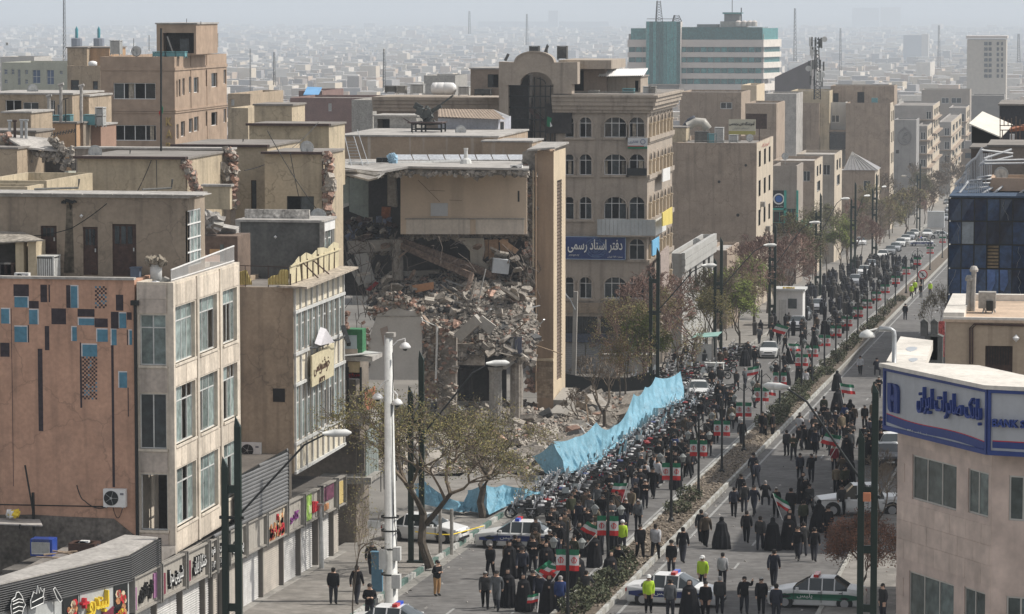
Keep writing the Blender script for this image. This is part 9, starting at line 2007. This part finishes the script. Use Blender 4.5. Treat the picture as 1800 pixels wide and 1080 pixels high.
BD={k:body(k)for k in J_POSE};BDl={k:body(k,long=True)for k in('stand','walk')};BDh=body('stand',top=hiv);BDk=body('phone',legs=khaki);CH=[chador(.42,1),chador(.36,2),chador(.5,3)]
coats=[((.016,.016,.018),'black',9),((.03,.033,.045),'navy',4),((.045,.045,.045),'charcoal',5),((.075,.06,.045),'brown',2),((.10,.105,.11),'grey',2),((.05,.055,.035),'olive',1),((.16,.13,.09),'tan',.7),((.03,.05,.14),'blue',.5),((.38,.38,.39),'pale grey',.5),((.22,.02,.03),'red',.25)]
PPL=[]
def person(x,y,kind,rz,ci=None,label=None,zone='',up=0,s=None,hk=None):
 if len(PPL)>=300:return None
 s=s or R.uniform(.95,1.05);t=thing('person','','person',zc(x,y,up),'people on the street',rz);t.scale=(s*R.uniform(.98,1.08),s,s)
 def add(nm,me,col=None):o=bpy.data.objects.new(nm,me);C.objects.link(o);o.parent=t;o.color=(*(col or(.1,.1,.1)),1);return o
 if kind=='chador':add('body',R.choice(CH));d='woman in full black chador'
 elif kind=='hivis':add('body',BDh);add('cap',HAIR[3]);add('face',FACE);d='officer in lime reflective vest and white cap'
 elif kind=='coat':c=coats[ci if ci is not None else R.choices(range(5),(6,2,2,1,1))[0]];add('body',BDl[R.choice(('stand','walk'))],c[0]);add('headscarf',HAIR[0]);add('face',FACE);d='person in long %s coat'%c[1]
 else:
  c=coats[ci if ci is not None else R.choices(range(10),[q[2]for q in coats])[0]];add('body',BDk if kind=='khaki' else BD[kind],c[0]);h=hk if hk is not None else R.choices(range(3),(7,2.2,1))[0];add('hair' if h<2 else 'cap',HAIR[h]);add('face',FACE)
  d='%sman in %s jacket %s'%('grey haired ' if h==1 else 'capped ' if h==2 else '',c[1],{'stand':'standing','walk':'walking','walk2':'striding','phone':'with hands together','khaki':'reading his phone','wave':'with one arm raised','ride':'riding','hold':'holding something','stoop':'stooping forward','stroll':'strolling'}[kind])
 PPL.append([t,d,label,zone,x,y]);return t
 # people who can be told apart in the foreground: (px, foot py, kind, facing, coat, label)
T_,A_=0,PI
fg=[(500,985,0),]
for(px,py,k,f,c,l)in((586,1062,'stand',A_,0,'bareheaded man in black coat seen from behind on the pavement by the shops'),(768,1048,'khaki',.9,0,'man in black jacket and khaki trousers reading his phone at the kerb'),(653,1012,'walk',A_,0,'man in black jacket on the pavement behind the camera pole'),(627,1062,'walk',A_,0,'man in black jacket passing behind the young knotty tree'),(650,1098,'hold',.3,0,'dark clad man at the lower left beside the pay phone'),(853,1070,'walk',T_,2,'man in dark grey jacket and white mask walking at the front left'),(873,1073,'coat',T_,4,'woman in grey coat and headscarf at the front left'),(893,1068,'chador',T_,0,'woman in black chador third from the front left'),(862,1018,'walk2',T_,0,'man in black jacket just behind the masked front walker'),(893,1010,'walk',T_,3,'balding man in brown suit jacket left of the police saloon bonnet'),(918,1028,'walk',T_,1,'man with pale blue face mask among the front walkers'),(921,1075,'chador',T_,0,'masked woman in black chador walking just left of the nearest flags'),(937,1068,'walk',T_,0,'man in black suit behind the masked chador woman'),(948,1073,'coat',T_,1,'masked woman in navy carrying a small flag upright at the front'),(966,1078,'chador',T_,0,'short woman in black by the nearest flag post foot'),(985,1082,'stand',A_,7,'broad person in blue grey seen from behind under the nearest flags'),(1015,1040,'chador',.4,0,'tall woman in black chador right of the nearest flags'),(1030,1068,'ride',A_,2,'helmetless rider in charcoal sitting on a parked motorbike by the shrubs'),(936,1000,'stand',A_,0,'bareheaded man in black standing by the police saloon front'),(905,1000,'walk',A_,0,'hooded figure in black walking away beside the police saloon'),(1072,1036,'chador',.8,0,'woman in black chador beside the second flag post'),(1088,1018,'walk',-.6,0,'man in black beside the chador woman at the second flag post'),(1094,973,'hivis',A_,0,'officer in lime reflective vest seen beside the second pair of flags'),(1125,985,'walk',.3,0,'stout balding man in black jacket by the third flag post foot'),(1152,985,'walk2',A_,8,'man in pale grey jacket stooping over the median edge'),(1180,1012,'stand',T_,0,'person in black standing in the median bed gap'),(1200,990,'walk',A_,0,'hooded man in black stepping over the median kerb'),(1100,930,'walk',T_,0,'grey haired man in black suit walking between second and third flags'),(1110,912,'walk2',T_,6,'balding man in tan jacket in the middle of the left carriageway'),(1050,905,'walk',T_,4,'man in grey jacket beside the parked motorbikes'),(1140,1078,'hivis',.2,0,'white capped officer in lime vest beside the near median police car'),(1235,1040,'hivis',-.4,0,'officer with white cap and lime vest behind the police car bonnet'),(1270,1033,'stand',A_,8,'white uniformed officer with white cap seen from behind'),(1360,1033,'walk',A_,1,'man in navy suit walking away up the right carriageway'),(1308,1080,'wave',.3,0,'black clad photographer with raised arms before the green police car'),(1338,1082,'walk',T_,0,'bearded man in white cap and black coat beside the green police car'),(1265,1080,'stand',A_,2,'man in charcoal at the bottom edge before the white bonnet'),(1240,1090,'stand',T_,0,'dark haired man at the bottom edge left of the photographer'),(1212,1090,'chador',T_,0,'woman in black at the bottom edge by the median police car'),(1178,1088,'stand',A_,4,'man in white cap and grey vest at the bottom edge'),(1364,1096,'stand',A_,1,'grey haired man in navy at the bottom before the green police car'),(1552,1092,'stand',-.8,2,'bald man peering past the rusty tree at the bottom right'),(1268,965,'chador',A_,0,'woman in spreading black chador at the edge of the shade'),(1240,962,'walk',A_,3,'man in brown jacket by the right median kerb'),(1232,955,'coat',A_,0,'person in long black coat by the right median kerb'),(1312,955,'walk',A_,0,'first man from the left in the line walking away on the right carriageway'),(1336,968,'walk2',A_,2,'grey haired man second in the line walking away'),(1358,968,'chador',A_,0,'tall straight black chador third in the line walking away'),(1386,966,'chador',.3,0,'black chador turned sideways fourth in the line'),(1402,985,'walk',T_,0,'man in black with red mask facing the camera before the rusty tree'),(1412,978,'coat',A_,2,'woman in dark coat beside the red masked man'),(1431,988,'walk',A_,0,'tall black clad man left of the rusty tree'),(1455,950,'walk',A_,0,'man in black between the pickup and rusty tree'),(1412,935,'walk',A_,5,'man in olive jacket walking away toward the pickup'),(1364,910,'hold',T_,0,'man in black holding the drooping flag on the right carriageway'),(1390,915,'stand',A_,0,'tall man in black cap behind the flag holder'),(1415,890,'walk',A_,0,'capped man in black coat left of the pickup'),(1345,897,'ride',A_,0,'helmeted rider in black on a motorbike on the right carriageway'),(1470,868,'stand',A_,6,'man in tan jacket standing beyond the pickup'),(1484,866,'chador',A_,0,'woman in black beside the tan jacketed man'),(1406,845,'walk',T_,1,'left man of the waving pair on the right carriageway'),(1426,848,'wave',T_,0,'right man of the pair with his arm raised'),(1290,910,'walk',A_,1,'man in navy leaning near the right median kerb'),(1308,903,'walk',A_,2,'man in dark padded coat by the right median kerb'),(1302,885,'walk',A_,0,'man in black behind the padded coat man'),(1512,660,'walk',T_,8,'man in pale jacket walking on the clear right carriageway'),(1541,666,'ride',A_,1,'rider on a motorbike going away on the clear right carriageway'),(1591,563,'stand',A_,0,'lone man in black standing at the far median kerb'),(1538,712,'walk',A_,3,'man in brown walking near the bank sign'),(1602,525,'hivis',T_,0,'left of two officers in lime vests at the far median'),(1608,518,'hivis',A_,0,'right of two officers in lime vests at the far median'),(1635,520,'hivis',T_,0,'officer in lime vest alone beside the far motorbikes'),(1619,524,'stand',T_,0,'black clad man between the far officers'),(1621,508,'wave',T_,0,'far man raising his arm beside the round traffic sign'),(1340,768,'stand',T_,0,'left of the three idle men in the left carriageway by the median'),(1346,770,'stand',-1.2,2,'middle of the three idle men by the median'),(1358,768,'stand',1.2,0,'right of the three idle men by the median'),(1304,785,'walk',A_,0,'man in black walking away past the sixth flag post'),(1188,652,'stand',-.5,0,'person in black leaning at the bus shelter'),(1205,640,'chador',0,0,'woman in black chador beside the bus shelter'),(1380,678,'chador',.0,0,'woman in black holding papers in the open left carriageway'),(1363,673,'walk',T_,0,'grey haired man in long black coat in the open left carriageway'),(1416,688,'walk',T_,8,'woman in white carrying a white bag by the eighth flags'),(1405,676,'chador',0,0,'black chador left of the white bag carrier'),(1424,678,'chador',0,0,'black chador right of the white bag carrier'),(1389,640,'chador',.2,0,'big black chador below the raised flags'),(1448,738,'stand',A_,5,'man in olive jacket standing in the median shrubs'),(1472,725,'chador',A_,0,'lone black chador on the right carriageway kerb')):
 p=PG(px,py,.16 if px<700 else 0);person(p.x,p.y,k,f+R.uniform(-.15,.15),c,l,up=.14 if px<700 else 0)
ZN=lambda x,y:('between the %s and next flag post on the left carriageway'%ORD[max(0,min(19,sum(1 for q in FP if q<y)-1))])if x<Xf else('on the right carriageway level with the %s flag post'%ORD[max(0,min(19,sum(1 for q in FP if q<y)-1))])
def crowd(n,fx,tw_,w=(5,4,2,2,3.2,1,.6,2,1),dmin=.62):
 k=0;tries=0
 while k<n and tries<n*30:
  tries+=1;x,y=fx()
  if any(abs(q[4]-x)<dmin and abs(q[5]-y)<dmin for q in PPL):continue
  if person(x,y,R.choices(('walk','walk2','stand','hold','chador','coat','wave','stroll','stoop')[:len(w)],w)[0],(T_ if R.random()<tw_ else A_)+R.gauss(0,.35),zone=ZN(x,y))is None:break
  k+=1
U=R.uniform
crowd(44,lambda:(U(LC+4,ML-.2),U(158,184)),.9,w=(4,4,3,3,4,1));crowd(46,lambda:(U(LC+4.6,ML-.6),U(180,222)),.8);crowd(24,lambda:(U(LC+3.6,ML-1),U(222,262)),.7)
p0,p1=PG(1395,800),PG(1540,770);crowd(44,lambda:(U(p0.x,p1.x+1.2),U(p1.y-18,p1.y+10)),.7,w=(4,4,2,2,3,1));crowd(24,lambda:(U(MR+.4,-13),U(165,275)),.5)
crowd(34,lambda:(U(LC,ML-1),U(262,345)),.6);crowd(40,lambda:(U(LC-1.5,ML-.5),U(335,440)),.5,dmin=.7);crowd(20,lambda:(U(-37,LC),U(165,420)),.5)
cnt={}
for q in PPL:
 if q[2]is None:q[2]=q[1]+' '+q[3]
 cnt.setdefault(q[2],[]).append(q)
for k,v in cnt.items():
 if len(v)>1:
  v.sort(key=lambda q:q[4])
  for i,q in enumerate(v):q[2]=('leftmost ' if i==0 else 'rightmost ' if i==len(v)-1 else ORD[i]+' from left ')+q[2]
for q in PPL:w_=q[2].split();q[0]['label']=' '.join(w_[:16])
bc={}
for b in BK:bc.setdefault((b[1],b[2]),[]).append(b)
for k,v in bc.items():
 v.sort(key=lambda q:q[3])
 for i,b in enumerate(v):b[0]['label']=('%s nearest '%(ORD+['twenty '+o for o in ORD])[i]if len(v)>1 else '')+b[1]+' '+b[2]
 # rest of the far crowd as one mass
mb=MB()
for k in range(240):
 x,y=U(LC-2,ML-1),U(335,500);c=zc(x,y);mb.cur=k%3;mb.lathe(c,[(.2,0),(.24,.9),(.27,1.35),(.1,1.5),(.11,1.62),(0,1.75)],7)
mb.build('crowd',(chad,trou,mat('crowd grey coats',(.06,.055,.05),rnd=0)),kind='stuff')
# hand held flags
def handflag(label,px,py,s_,ang,droop=.3):
 s_*=.85
 p=PG(px,py,1.25);t=thing('hand_flag',label,'flag',p);top=p+V((math.sin(ang)*s_*1.3,0,math.cos(ang)*s_*1.3));mb=MB();mb.tube([p-(top-p)*.25,top],.02,5);mb.build('pole',wht,t);mb=MB();d=(p-top).normalized();e=V((d.z*-1,0,d.x))*(1 if ang<=0 else-1);e=(e+V((0,0,-droop))).normalized();n=6
 for c_ in range(3):
  mb.cur=c_
  for k in range(n):
   w0,w1=.09*math.sin(k*1.4),.09*math.sin((k+1)*1.4);a=top+d*(s_*.24*c_);b=top+d*(s_*.24*(c_+1));mb.quad(a+e*s_*1.0*k/n+V((0,w0,0)),a+e*s_*(k+1)/n+V((0,w1,0)),b+e*s_*(k+1)/n+V((0,w1,0)),b+e*s_*k/n+V((0,w0,0)))
 mb.build('cloth',(fgr,fwh,fre),t)
for a in(('crossed flag raised beside the nearest flag post lantern',972,1030,.95,-.9),('second crossed flag beside the nearest flag post',965,1030,.9,.6),('small flag held upright by the masked woman at the front',945,1070,.6,.1),('flag drooping from the holder on the right carriageway',1372,905,1.1,-.35,.9),('large flag over the dense group on the right carriageway',1462,800,1.2,.5),('big flag waved beside the silver car and kiosk',1372,600,1.4,.55),('flag held over the big black chador',1392,628,1.1,-.3),('flag among the crowd right of the blue tarpaulin',1094,880,.9,.3),('long white green flag below the lantern near the seventh post',1343,705,1.1,-.1),('small flag held in the open left carriageway',1332,670,1.1,.1),('red flag end at the right of the median crowd',1482,705,1.2,-.2),('white flag by the second flag post',1034,955,.9,.7)):handflag(*a)
